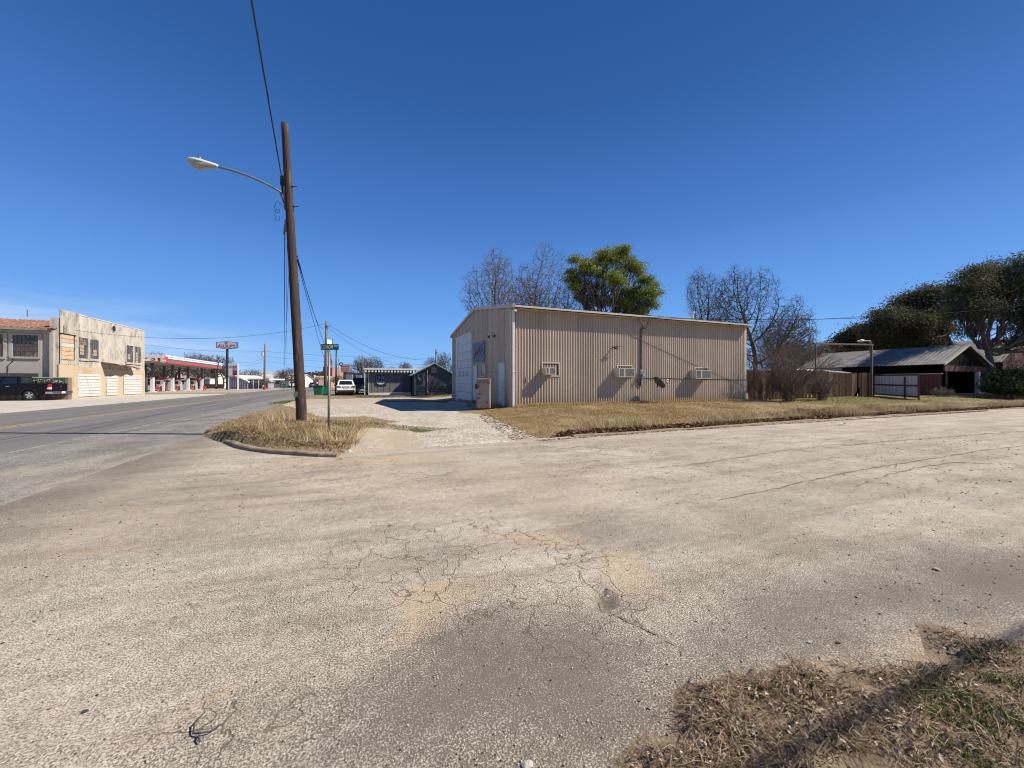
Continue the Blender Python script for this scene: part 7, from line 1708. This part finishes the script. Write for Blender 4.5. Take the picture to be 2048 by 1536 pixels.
leaf_tree('green_tree', 'tall yellow green evergreen tree rising behind the metal building', (b[0], b[1], .2),
          lob(42, (1212, 518, 30, 0), (1240, 512, 24, 2), (1175, 535, 25, -1), (1150, 560, 20, 0), (1150, 520, 13, 1), (1265, 535, 26, 1), (1287, 560, 18, 0), (1300, 590, 21, -1), (1268, 590, 22, 1), (1235, 562, 24, -2), (1190, 575, 16, 2), (1306, 612, 12, 0), (1255, 612, 16, 0), (1280, 545, 16, 2), (1190, 600, 15, 1), (1228, 604, 16, 1), (1160, 598, 13, 0), (1282, 626, 15, 0), (1240, 585, 16, 2), (1205, 550, 18, 2), (1318, 588, 9, 0), (1141, 545, 12, 1), (1310, 570, 10, 1), (1145, 575, 12, -1), (1250, 500, 12, 0)),
          m_pine, 640, 95, .072, .30, .26, 5, trunk_pts=[(b[0], b[1], .2), (b[0]+.1, b[1], 3.5), (b[0]+.1, b[1], 6.8)], flat=.6, shell=.2)
b = W(1983, 37); k0 = wd(1983, 725, 37)
leaf_tree('live_oak', 'largest dark live oak with forked trunk at the right edge', (b[0], b[1], .4),
          lob(37, (1935, 585, 38, 0), (1985, 552, 34, 1), (1960, 620, 30, -1), (2035, 575, 40, 0), (2015, 625, 26, 1), (2085, 560, 44, 0), (2100, 630, 44, -1), (2060, 655, 26, 2), (1918, 635, 22, 1), (2160, 590, 50, -1), (2190, 660, 46, -2), (1950, 545, 22, 0), (2030, 685, 22, 2), (1935, 665, 16, 2), (1990, 590, 34, 0), (2048, 530, 22, 0)),
          m_oak, 1250, 60, .085, .50, .34, 6, trunk_pts=[(b[0], b[1], .4), tuple(wd(1984, 735, 37)), tuple(wd(1975, 700, 37))], flat=.55)
leaf_tree('live_oak', 'unseen live oak added outside the right edge to shade the barn house', (61, 10.5, .4),
          [((57.5, 12, 9.5), 2.8), ((61, 9, 11.5), 3.4), ((64.5, 12.5, 10.5), 3.4), ((60, 14, 12.5), 2.8), ((57.5, 9.0, 12), 2.8), ((66, 16, 9.5), 3.2), ((68, 8, 10), 3.5), ((62, 5, 9.5), 3.0), ((73, 13, 10), 3.6), ((78, 14, 9), 4)],
          m_oak, 900, 42, .12, .5, .36, 16, trunk_pts=[(61, 10.5, .4), (61.3, 10.6, 3.5), (61.5, 10.6, 5.5)], flat=.55)  # unseen oak, added so that its crown darkens the barn house
b = W(1912, 46)
leaf_tree('live_oak', 'middle live oak with a leaning trunk behind the barn house ridge', (b[0], b[1], .4),
          lob(46, (1862, 590, 28, 0), (1820, 610, 30, 1), (1785, 640, 28, -1), (1850, 640, 30, 0), (1893, 625, 22, 0), (1885, 662, 20, 1), (1755, 662, 24, 0), (1815, 672, 26, 0), (1900, 580, 14, 2), (1760, 630, 14, 0), (1840, 690, 26, 1), (1790, 695, 26, 1), (1870, 690, 24, 2), (1820, 650, 30, -1), (1750, 690, 22, 1)),
          m_oak, 1200, 60, .10, .55, .36, 7, trunk_pts=[(b[0], b[1], .4), tuple(wd(1910, 705, 46)), tuple(wd(1893, 672, 46))], flat=.55)
b = W(1720, 56)
leaf_tree('live_oak', 'low brownish live oak farthest left of the three oaks', (b[0], b[1], .4),
          lob(56, (1720, 668, 24, 0), (1690, 682, 20, 1), (1750, 676, 24, 0), (1785, 686, 22, 0), (1662, 700, 17, 0), (1820, 690, 20, 1), (1640, 712, 16, 0), (1700, 705, 22, 0), (1740, 705, 22, 0), (1780, 708, 22, 0), (1670, 722, 18, 0)),
          m_oak2, 900, 60, .13, .5, .36, 8, flat=.55)
b = W(2012, 29.5)
leaf_tree('hedge_bush', 'big rounded dark green bush in front of the barn house porch', (b[0], b[1], .45),
          lob(29.5, (1990, 760, 20, 0), (2020, 757, 24, 0), (2050, 760, 26, 0), (2085, 765, 26, 0), (1975, 775, 14, -.5), (2015, 775, 22, -.8), (2055, 778, 20, -.8)),
          m_hedge, 640, 60, .05, .20, .10, 9, flat=.8, cat='bush', trunk_pts=[(b[0], b[1], .45), (b[0], b[1], .8)])

# distant bare oaks, one mesh set copied
gt = 'distant bare oaks along the highway'
far_src = []
for s_ in (41, 42, 43):
    d_ = colonize(s_, 10.0, 6.2, 2.2, .34, n_att=900, step=.42, r_tip=.026, twigs=3, twig_len=.9); far_src.append({0: (d_[0][0]/10, d_[0][1]/10), 1: (d_[1][0]/10, d_[1][1]/10), 2: (d_[2][0]/10, d_[2][1]/10)})
proto = {}
def far_tree(i, px, ptop, D_, halfpx, label, zb=0, rz=0.0, mats=None):
    x, y = W(px, D_); H_ = wd(px, ptop, D_)[2]-zb; half = halfpx*D_/FPX
    if i not in proto:
        t = mesh_tree('bare_oak', label, (x, y, zb), {l: far_src[i][l] for l in far_src[i]}, 1, mats or (m_bark, m_twigd), gt); proto[i] = t
    else: t = copy_tree(proto[i]); t.location = (x, y, zb); t['label'] = label
    t.scale = (half/.62, half/.62, H_); t.rotation_euler = (0, 0, rz); return t
FT = [(0, 310, 703, 96, 40, 'bare oak seen under the left part of the fuel canopy'), (1, 352, 716, 100, 32, 'bare oak seen under the middle of the fuel canopy'), (2, 398, 704, 98, 40, 'big spreading bare oak rising over the right part of the fuel canopy'),
      (0, 432, 709, 92, 36, 'dense bare oak between the fuel canopy and the tall sign pole'), (1, 447, 728, 96, 26, 'lower bare tree just left of the price sign'), (2, 500, 738, 125, 26, 'low bare tree behind the carport roof'), (0, 480, 745, 150, 30, 'small far bare tree left of the carport roof peak'),
      (1, 562, 739, 108, 20, 'left one of two round bare oaks beside the highway'), (2, 583, 735, 104, 24, 'right one of two round bare oaks beside the highway'), (0, 722, 711, 66, 34, 'bare tree left of the white shop canopy'), (1, 745, 714, 70, 28, 'bare tree with upright limbs behind the left end of the shop roof'),
      (2, 812, 722, 72, 26, 'bare tree behind the middle of the shop roof'), (0, 862, 713, 74, 24, 'bare tree behind the gabled shop ridge'), (1, 893, 704, 66, 24, 'bare tree between the gabled shop and the metal building'), (2, 780, 732, 85, 18, 'short bare tree low behind the shop canopy'),
      (0, 640, 752, 190, 16, 'tiny far bare tree beyond the brick shop row'), (1, 672, 752, 150, 22, 'far bare tree behind the steel pole'), (2, 700, 750, 130, 22, 'far bare tree behind the parked white crossover'), (1, 528, 748, 170, 30, 'far bare tree behind the transformer pole'), (0, 605, 750, 210, 25, 'far bare tree behind the tan building')]
for k, (i, px, pt, D_, hp, lb) in enumerate(FT): far_tree(i, px, pt, D_, hp, lb, rz=k*1.3)
RT = [(0, 1525, 690, 60, 40, 'bare tree far behind the fence near the metal building end'), (1, 1600, 700, 64, 40, 'bare tree far behind the fence behind the tangled shrub'), (2, 1660, 705, 70, 36, 'bare tree far behind the gateway frame')]
for k, (i, px, pt, D_, hp, lb) in enumerate(RT): far_tree(i, px, pt, D_, hp, lb, rz=k*2.1+.5)
# yellow leaved small tree
b = W(675, 82); leaf_tree('yellow_tree', 'small yellow leaved tree behind the steel pole', (b[0], b[1], 0), lob(82, (676, 757, 5, 0), (673, 763, 5, 0), (679, 764, 4, 0)), island_mat('yellow_leaves', [(.25, .22, .05), (.42, .36, .08), (.5, .42, .12)], .7), 60, 30, .14, .25, .1, 12, mats=m_bark)
# dark far treeline: one uncountable mass on the horizon
def treeline():
    g = np.random.default_rng(77); V = []; N_ = 60000
    ang = g.uniform(-math.radians(60), math.radians(62), N_); D = g.uniform(330, 420, N_); hmax = 6+7*fbm(ang*40, ang*0, .35, 4); z = hmax*g.random(N_)**.8
    x = np.sin(ang+YAW)*D; y = np.cos(ang+YAW)*D; c = np.stack([x, y, z], 1)
    u = g.normal(0, 1, (N_, 3)); u /= np.linalg.norm(u, axis=1, keepdims=True); w = np.cross(u, g.normal(0, 1, (N_, 3))); w /= np.linalg.norm(w, axis=1, keepdims=True); s = g.uniform(.5, 1.3, (N_, 1))
    V = np.stack([c-u*s, c-w*s*.6, c+u*s, c+w*s*.6], 1).reshape(-1, 3); F = np.arange(N_*4).reshape(-1, 4)
    o = fastobj('treeline', V, F, island_mat('treeline_leaves', [(.05, .045, .03), (.08, .07, .045), (.12, .10, .07)], .9)); tag(o, 'low dark far wood along the horizon', 'wood', kind='stuff')
treeline()
# ================================================================== GRASS, WEEDS, LITTER
def blades(name, x, y, z, h, w, lean, mat, seed, label, cat, bend=.5, az=None, kind='stuff', tip=.15):
    g = np.random.default_rng(seed); n = len(x); base = np.stack([x, y, z], 1)
    a = g.uniform(0, 2*np.pi, n) if az is None else az+g.normal(0, .7, n); d = np.stack([np.cos(a), np.sin(a), 0*a], 1); b = g.uniform(0, 2*np.pi, n); s = np.stack([np.cos(b), np.sin(b), 0*b], 1)
    lean = lean*g.uniform(.3, 1.7, n); mid = base+np.array([0, 0, 1])*(h*.55)[:, None]+d*(h*lean*.35)[:, None]; top = base+np.array([0, 0, 1])*(h*np.clip(1-lean*bend, .15, 1))[:, None]+d*(h*lean)[:, None]
    w = np.broadcast_to(w, (n,))[:, None]*.5
    V = np.stack([base-s*w, base+s*w, mid+s*w*.8, mid-s*w*.8, top+s*w*tip, top-s*w*tip], 1).reshape(-1, 3); i = np.arange(n)[:, None]*6
    F = np.concatenate([i+np.array([[0, 1, 2, 3]]), i+np.array([[3, 2, 4, 5]])], 0)
    o = fastobj(name, V, F, mat); tag(o, label, cat, kind=kind); return o
def scatter(poly, n, seed, dens=None):
    g = np.random.default_rng(seed); P = np.array([p[:2] for p in poly]); lo, hi = P.min(0), P.max(0); X = []; Y = []; tot = 0
    while tot < n:
        x = g.uniform(lo[0], hi[0], n*2); y = g.uniform(lo[1], hi[1], n*2); k = polydist(x, y, poly) > 0
        if dens is not None: k &= g.random(n*2) < dens(x, y)
        X.append(x[k]); Y.append(y[k]); tot += k.sum()
    return np.concatenate(X)[:n], np.concatenate(Y)[:n]
m_dry = island_mat('dry_grass', [(.20, .13, .06), (.38, .27, .14), (.52, .39, .21), (.66, .53, .32)], .85, .15)
m_straw = island_mat('straw_grass', [(.42, .30, .15), (.60, .46, .25), (.75, .62, .38)], .8, .2)
m_brown = island_mat('brown_leaves', [(.09, .05, .03), (.20, .115, .065), (.33, .20, .12), (.48, .34, .22)], .9)
m_green = island_mat('green_grass', [(.05, .07, .015), (.11, .14, .035), (.20, .22, .07), (.33, .30, .12)], .85, .15)
m_mat = island_mat('matted_grass', [(.06, .04, .026), (.13, .088, .055), (.23, .165, .105), (.42, .33, .22)], .9)
g = np.random.default_rng(5)
ISL = [(-4.25, 20), (-4.25, 14), (-3.9, 12.7), (-3.1, 11.4), (-1.9, 9.7), (-.4, 8.75), (.05, 8.8), (.05, 9.6), (-.1, 10.6), (.5, 12.2), (.1, 13.0), (-1.2, 14.5), (-3, 17), (-4, 20)]
# short turf on the island
x, y = scatter(ISL, 30000, 1, lambda X, Y: np.clip(fbm(X, Y, 2.2, 4)*3.2-1.0, .06, 1)*smooth((polydist(X, Y, LOT)-.17)/.1)); z = H(x, y); blades('dry_turf', x, y, z-.01, g.uniform(.03, .16, len(x))*(.35+1.3*fbm(x, y, 1.7, 3)), .008, 1.1, island_mat('island_grass', [(.13, .085, .045), (.30, .21, .11), (.47, .35, .19), (.66, .53, .32)], .85, .1), 2, 'short dry yellow turf covering the corner island', 'grass')
# tall dry grass in the island
dens = lambda X, Y: np.clip(fbm(X, Y, 1.9, 3)*4.2-1.75, 0, 1)*np.clip(1.1-np.abs(polydist(X, Y, ISL)-.75)/1.2, .1, 1)
tall = pxpoly([(490, 884), (560, 893), (650, 896), (690, 884), (655, 860), (632, 842), (590, 830), (545, 836), (520, 855)], .2)
tall = [p for p in tall]; x, y = scatter(tall, 1150, 3, lambda X, Y: dens(X, Y)*smooth((polydist(X, Y, LOT)-.32)/.25)); z = H(x, y); blades('tall_dry_grass', x, y, z-.01, g.uniform(.12, .56, len(x)), .007, .55, m_straw, 4, 'tall straw coloured grass stems round the leaning pole', 'grass', bend=.3)
x, y = scatter(pxpoly([(672, 905), (700, 898), (735, 870), (720, 862), (690, 868), (670, 888)], .08), 220, 31); blades('tall_dry_grass', x, y, H(x, y)-.01, g.uniform(.2, .5, len(x)), .008, .8, m_straw, 32, 'leaning straw grass tuft at the end of the kerb', 'grass', bend=.5, az=.6)
x, y = scatter(pxpoly([(690, 846), (760, 838), (790, 850), (740, 864), (700, 868)], .1), 260, 33); blades('tall_dry_grass', x, y, H(x, y)-.01, g.uniform(.1, .32, len(x)), .008, .8, m_dry, 34, 'loose dry weeds right of the sign post', 'grass')
x, y = scatter(pxpoly([(640, 846), (700, 842), (760, 850), (900, 856), (850, 862), (760, 860), (690, 866), (650, 862)], .1), 5000, 35); blades('green_turf', x, y, H(x, y)-.01, g.uniform(.03, .08, len(x)), .010, .8, m_green, 36, 'short green turf patch behind the sign post', 'grass')
# leaf litter against the kerb
def litter(name, x, y, z, size, mat, seed, label, flat=.35):
    g = np.random.default_rng(seed); n = len(x); c = np.stack([x, y, z], 1); a = g.uniform(0, 6.28, n); u = np.stack([np.cos(a), np.sin(a), g.normal(0, flat, n)], 1); w = np.stack([-np.sin(a), np.cos(a), g.normal(0, flat, n)], 1)
    s = (size*g.uniform(.5, 1.5, n))[:, None]; up = np.array([0, 0, 1.0])*s*.25
    V = np.stack([c-u*s, c-w*s*.45+up, c+u*s, c+w*s*.45+up], 1).reshape(-1, 3); F = np.arange(n*4).reshape(-1, 4)
    V2 = V.copy(); tag(fastobj(name, V2, np.concatenate([F[:, [0, 1, 2]], F[:, [0, 2, 3]]], 0), mat), label, 'leaf litter', kind='stuff')
x, y = scatter(pxpoly([(440, 880), (500, 892), (560, 899), (672, 904), (705, 894), (700, 880), (600, 884), (520, 876), (440, 862), (400, 876)], .12), 6500, 6); kk = polydist(x, y, LOT) > .16; x = x[kk]; y = y[kk]; z = np.maximum(H(x, y), .0)+.02; litter('leaf_litter', x, y, z, .022, m_brown, 7, 'brown dead leaves heaped behind the curved kerb')
lotg = [(4.3, 8.85), (5.6, 9.12), (12, 9.3), (20, 9.55), (45, 9.65), (45, 9.95), (20, 9.9), (12, 9.7), (5.6, 9.5)]
x, y = scatter(lotg, 21000, 8); z = H(x, y)+.02+.03*g.random(len(x)); litter('leaf_litter', x, y, z, .050, m_brown, 9, 'band of brown dead leaves along the lot kerb')
x, y = scatter([(4.2, 8.75), (9, 9.0), (30, 9.3), (30, 9.12), (9, 8.9), (4.2, 8.6)], 1800, 88); litter('leaf_litter', x, y, 0*x+.012, .03, m_brown, 89, 'loose dead leaves on the street beside the lot kerb')
# turf of the lot in front of the metal building
LG = [(4.2, 8.95), (12, 9.4), (24, 9.8), (44, 9.9), (60, 9.9), (60, 16), (44, 16), (37, 17.1), (23.2, 17.1), (6.9, 17.1), (5.4, 17), (5.0, 14.5), (4.6, 12)]
near = lambda X, Y: np.clip(16/np.hypot(X, Y), .15, 1)**1.6*np.clip(.25+fbm(X, Y, 1.0, 3)*1.3, 0, 1)
x, y = scatter(LG, 62000, 10, lambda X, Y: near(X, Y)*np.clip(fbm(X+5, Y, .5, 4)*3-.8, .08, 1)); z = H(x, y); D_ = np.hypot(x, y); blades('dry_turf', x, y, z-.01, g.uniform(.02, .10, len(x))*(.3+1.4*fbm(x, y, .8, 3)), .006*np.clip(D_/10, 1, 5), 1.1, island_mat('lot_grass', [(.20, .125, .055), (.38, .25, .11), (.54, .38, .18), (.68, .52, .28)], .9, .1), 11, 'dry mown turf in front of the metal building', 'grass')
x, y = scatter([(4.2, 8.95), (9, 9.2), (13, 9.5), (13, 17.1), (6.9, 17.1), (5.4, 17), (5.0, 14.5), (4.6, 12)], 24000, 101, lambda X, Y: np.clip(fbm(X, Y, 1.6, 4)*3-1.0, .05, 1)); blades('dry_turf', x, y, H(x, y)-.01, g.uniform(.03, .12, len(x)), .009, 1.0, bpy.data.materials['lot_grass'], 102, 'thin brown turf between the gravel drive and the metal building corner', 'grass')
x, y = scatter([(3.6, 8.7), (4.3, 8.9), (4.8, 12), (5.2, 16), (6.6, 17.2), (6.2, 17.4), (4.6, 15), (4.0, 12)], 650, 103); litter('leaf_litter', x, y, H(x, y)+.015, .035, m_brown, 104, 'brown leaves where the gravel meets the turf')
x, y = scatter(LG, 11000, 12, lambda X, Y: np.clip(fbm(X, Y, .55, 3)*2.6-.95, 0, 1)*np.clip(18/np.hypot(X, Y), .2, 1)); z = H(x, y); D_ = np.hypot(x, y); blades('green_turf', x, y, z-.01, g.uniform(.03, .09, len(x)), .006*np.clip(D_/10, 1, 5), .9, m_green, 13, 'greener turf patches across the building lot', 'grass')
x, y = scatter([(6.9, 16.5), (23, 16.5), (23, 17.12), (6.9, 17.12)], 9000, 14, lambda X, Y: np.clip(fbm(X, Y, .9, 3)*2-.4, .1, 1)); blades('tall_dry_grass', x, y, H(x, y)-.01, g.uniform(.05, .24, len(x)), .013, .5, island_mat('orange_grass', [(.42, .26, .10), (.60, .42, .19), (.68, .50, .25)], .85, .15), 15, 'orange dry grass along the foot of the metal wall', 'grass')
x, y = scatter([(5.4, 9.3), (14, 9.5), (40, 9.8), (40, 11.0), (14, 10.7), (6, 10.0)], 9500, 16, lambda X, Y: np.clip(fbm(X, Y, .8, 3)*3.4-1.55, 0, 1)); blades('tall_dry_grass', x, y, H(x, y)-.01, g.uniform(.12, .50, len(x)), .0105, .6, m_straw, 17, 'scattered tall straw stems along the lot edge', 'grass', bend=.4)
x, y = scatter([(12.5, 9.8), (20, 10), (30, 10.2), (30, 11.6), (20, 11.4), (12.5, 10.8)], 5000, 18, lambda X, Y: np.clip(fbm(X+9, Y, .7, 3)*3.2-1.5, 0, 1)); blades('weed_stems', x, y, H(x, y)-.01, g.uniform(.10, .40, len(x)), .010, .9, island_mat('weeds', [(.16, .10, .055), (.33, .22, .12), (.50, .37, .22)], .9), 19, 'brown dead weeds along the right part of the lot', 'weeds')
x, y = scatter([(6.0, 17.5), (6.7, 17.4), (6.7, 23), (5.6, 21), (5.4, 18.5)], 900, 20, lambda X, Y: np.clip(fbm(X, Y, 1.2, 3)*3-1.2, 0, 1)); blades('weed_stems', x, y, H(x, y)-.01, g.uniform(.08, .45, len(x)), .010, .7, m_dry, 21, 'thin weeds in the shade before the overhead door', 'weeds')
x, y = scatter([(-5.5, 30), (-3.0, 28.5), (-1.2, 31), (-2.5, 33.5), (-5, 34)], 3000, 22); blades('green_turf', x, y, 0*x+.06, g.uniform(.05, .16, len(x)), .02, .6, m_green, 23, 'green yellow weeds before the wheelie bins', 'grass')
x, y = scatter([(0, 35.5), (9, 33), (22, 33.5), (10, 38), (0, 39)], 6000, 24, lambda X, Y: np.clip(fbm(X, Y, .5, 3)*2.6-.9, 0, 1)); blades('green_turf', x, y, H(x, y)-.01, g.uniform(.05, .14, len(x)), .025, .6, m_green, 25, 'patchy green turf between the gravel and the dark shop', 'grass')
# verge in the near right corner
gv = lambda X, Y: np.clip(1.9/np.hypot(X, Y), .05, 1)**2*smooth((polydist(X, Y, VERGE)+.03)/.12)*np.clip(fbm(X, Y, 5, 4)*3-.95, 0, 1)
VP = [(.4, 1.7), (7, 1.75), (14, 1.6), (14, -2), (1.0, -1), (.4, .6)]
x, y = scatter(VP, 42000, 40, gv); z = ZV(x, y); blades('matted_grass', x, y, z-.002, g.uniform(.015, .075, len(x)), .0034, 2.0, m_mat, 41, 'matted dead grass of the verge in the near right corner', 'grass', bend=.75, tip=.4)
gv2 = lambda X, Y: gv(X, Y)*np.clip(fbm(X+3, Y, 1.7, 3)*4-1.8+1.0*(X-1.9), 0, 1)
GV = pxpoly([(1800, 1420), (1900, 1370), (2048, 1340), (2300, 1340), (2300, 1600), (1900, 1600), (1850, 1500)]); gv2 = lambda X, Y: gv(X, Y)*smooth((polydist(X, Y, GV)+.15+.5*(fbm(X, Y, 4, 3)-.5))/.2)*np.clip(fbm(X+3, Y, 6, 3)*4-1.4, 0, 1)
x, y = scatter(VP, 3200, 42, gv2); z = ZV(x, y); blades('green_turf', x, y, z-.002, g.uniform(.02, .06, len(x)), .0035, .8, island_mat('verge_green', [(.04, .07, .012), (.08, .125, .025), (.14, .18, .045)], .9), 43, 'small green grass tufts among the dead verge grass', 'grass')
x, y = scatter(VP, 15000, 44, gv); z = ZV(x, y)+.018; litter('leaf_litter', x, y, z, .011, island_mat('verge_leaves', [(.10, .055, .035), (.30, .19, .12), (.52, .42, .32), (.60, .50, .40)], .9), 45, 'small dead leaves and bark bits on the near verge', .45)
x, y = scatter(VP, 1500, 46, gv); z = ZV(x, y)+.022
def straws(x, y, z):
    g = np.random.default_rng(47); n = len(x); a = g.uniform(0, 6.28, n); L = g.uniform(.04, .14, n); P = np.stack([np.stack([x+np.cos(a)*L*k/3*.9+g.normal(0, .003, n), y+np.sin(a)*L*k/3*.9+g.normal(0, .003, n), z+g.uniform(-.008, .012, n)], 1) for k in range(4)], 1)
    V, F = tubes(P, np.full((n, 4), .0011), 3); tag(fastobj('loose_straw', V, F, m_straw), 'loose pale straws and thin twigs on the near verge', 'straw', kind='stuff')
straws(x, y, z)
# loose stones on the street: one uncountable scatter of grit plus the few stones that read singly
def grit():
    g = np.random.default_rng(50); n = 3500; Y_ = 1.35+g.random(n)**1.8*9; q = g.uniform(-1.35, 1.35, n); x = (q*C+S)*Y_; y = (-q*S+C)*Y_; k = (x > -3.7) & (y < 8.4) & (polydist(x, y, VERGE) < .02); x, y = x[k], y[k]; n = len(x)
    s = g.uniform(.0015, .0045, n)*(1+.25*np.hypot(x, y)); dirs = np.array([[1, 0, 0], [0, 1, 0], [-1, 0, 0], [0, -1, 0], [0, 0, .7], [0, 0, -.3]])
    V = np.stack([x, y, 0*x+.003], 1)[:, None]+dirs[None]*s[:, None, None]*g.uniform(.6, 1.4, (n, 6, 1)); i = np.arange(n)[:, None]*6
    F = np.concatenate([i+np.array([[a, b, 4]]) for a, b in ((0, 1), (1, 2), (2, 3), (3, 0))]+[i+np.array([[b, a, 5]]) for a, b in ((0, 1), (1, 2), (2, 3), (3, 0))], 0)
    tag(fastobj('loose_grit', V.reshape(-1, 3), F, island_mat('grit', [(.05, .045, .04), (.26, .22, .18), (.48, .42, .35), (.62, .57, .5)], .9)), 'fine loose grit scattered over the side street', 'gravel', kind='stuff')
grit()
def stone(px, py, r, seed, label, col, z=0):
    c = Vector(wz(px, py, z)); g = np.random.default_rng(seed); import bmesh
    bm = bmesh.new(); bmesh.ops.create_icosphere(bm, subdivisions=2, radius=1)
    ph = g.uniform(0, 6, 6)
    for v in bm.verts:
        p = v.co; k = 1+.18*math.sin(3*p.x+ph[0])+.15*math.sin(4*p.y+ph[1])+.12*math.sin(5*p.z+ph[2]); v.co = Vector((p.x*1.3, p.y, p.z*.6))*k*r+Vector((0, 0, r*.35))
    me = bpy.data.meshes.new('stone'); bm.to_mesh(me); bm.free(); me.materials.append(col); o = link(bpy.data.objects.new('stone', me)); o.location = c; tag(o, label, 'stone', 'stones lying on the street')
ms1 = M('stone_pale', (.42, .39, .36), (.55, .50, .46), 40, .9, bump=.4, bscale=90); ms2 = M('stone_dark', (.05, .045, .04), rough=.9); ms3 = M('stone_tan', (.50, .33, .20), (.42, .30, .2), 30, .9)
stone(1874, 1140, .020, 1, 'tan stone alone on the right half of the street', ms3)
stone(1381, 1366, .009, 2, 'small pale stone on the street left of the dry verge', ms1)
stone(1618, 1286, .011, 3, 'small pale stone on the street above the verge tip', ms1)
stone(1676, 1287, .010, 4, 'small dark stone beside the pale stone above the verge', ms2)
stone(1055, 1532, .016, 5, 'pale stone at the bottom edge of the photo', ms1)
stone(1093, 1251, .007, 6, 'dark pebble in the middle of the street foreground', ms2)
stone(170, 1424, .009, 7, 'dark pebble near the lower left corner', ms2)
def twig():
    P = [(386, 1468), (389, 1450), (398, 1437), (412, 1424)]; P2 = [(386, 1467), (399, 1469), (420, 1463), (447, 1448)]; P3 = [(399, 1469), (398, 1477), (400, 1484)]
    mb = MB()
    for poly, r in ((P, (.003, .0035, .0025, .0015)), (P2, (.0035, .0035, .003, .0015)), (P3, (.004, .004, .003))):
        pts = []
        for k, (a, b) in enumerate(poly): q = wz(a, b, .012); pts.append((q[0], q[1], .012+.006*(k % 2)))
        mb.tube(pts, list(r), 6)
    c = wz(399, 1468, 0); tag(mb.build('forked_twig', M('twig_dark', (.05, .04, .045), (.09, .07, .07), 30, .8), loc=c), 'dark forked twig lying on the street lower left', 'twig')
twig()
def scrap(px, py, w, label):
    c = Vector(wz(px, py, .05)); rr = random.Random(px); mb = MB(); V = []; 
    for j in range(4):
        for i in range(5): V.append((c.x+w*(i/4-.5), c.y+w*.5*(j/3-.5), .03+rr.uniform(0, .05)))
    mb.add(V, [(j*5+i, j*5+i+1, j*5+6+i, j*5+5+i) for j in range(3) for i in range(4)]); tag(mb.build('litter_scrap', m_sign_white, loc=tuple(c)), label, 'litter')
scrap(1685, 847, .30, 'white scrap of litter at the lot kerb'); scrap(1215, 852, .16, 'tiny white scrap of litter in the grass nearer the building')
# thick cable along the south side of the street, right of and behind the camera: its soft shadow crosses the near verge
cable('overhead_cable', (-45, -1.35, 6.6), (75, -1.9, 6.9), .7, .024, 'thick overhead cable outside the view whose soft shadow crosses the near verge', m_cable, 40)
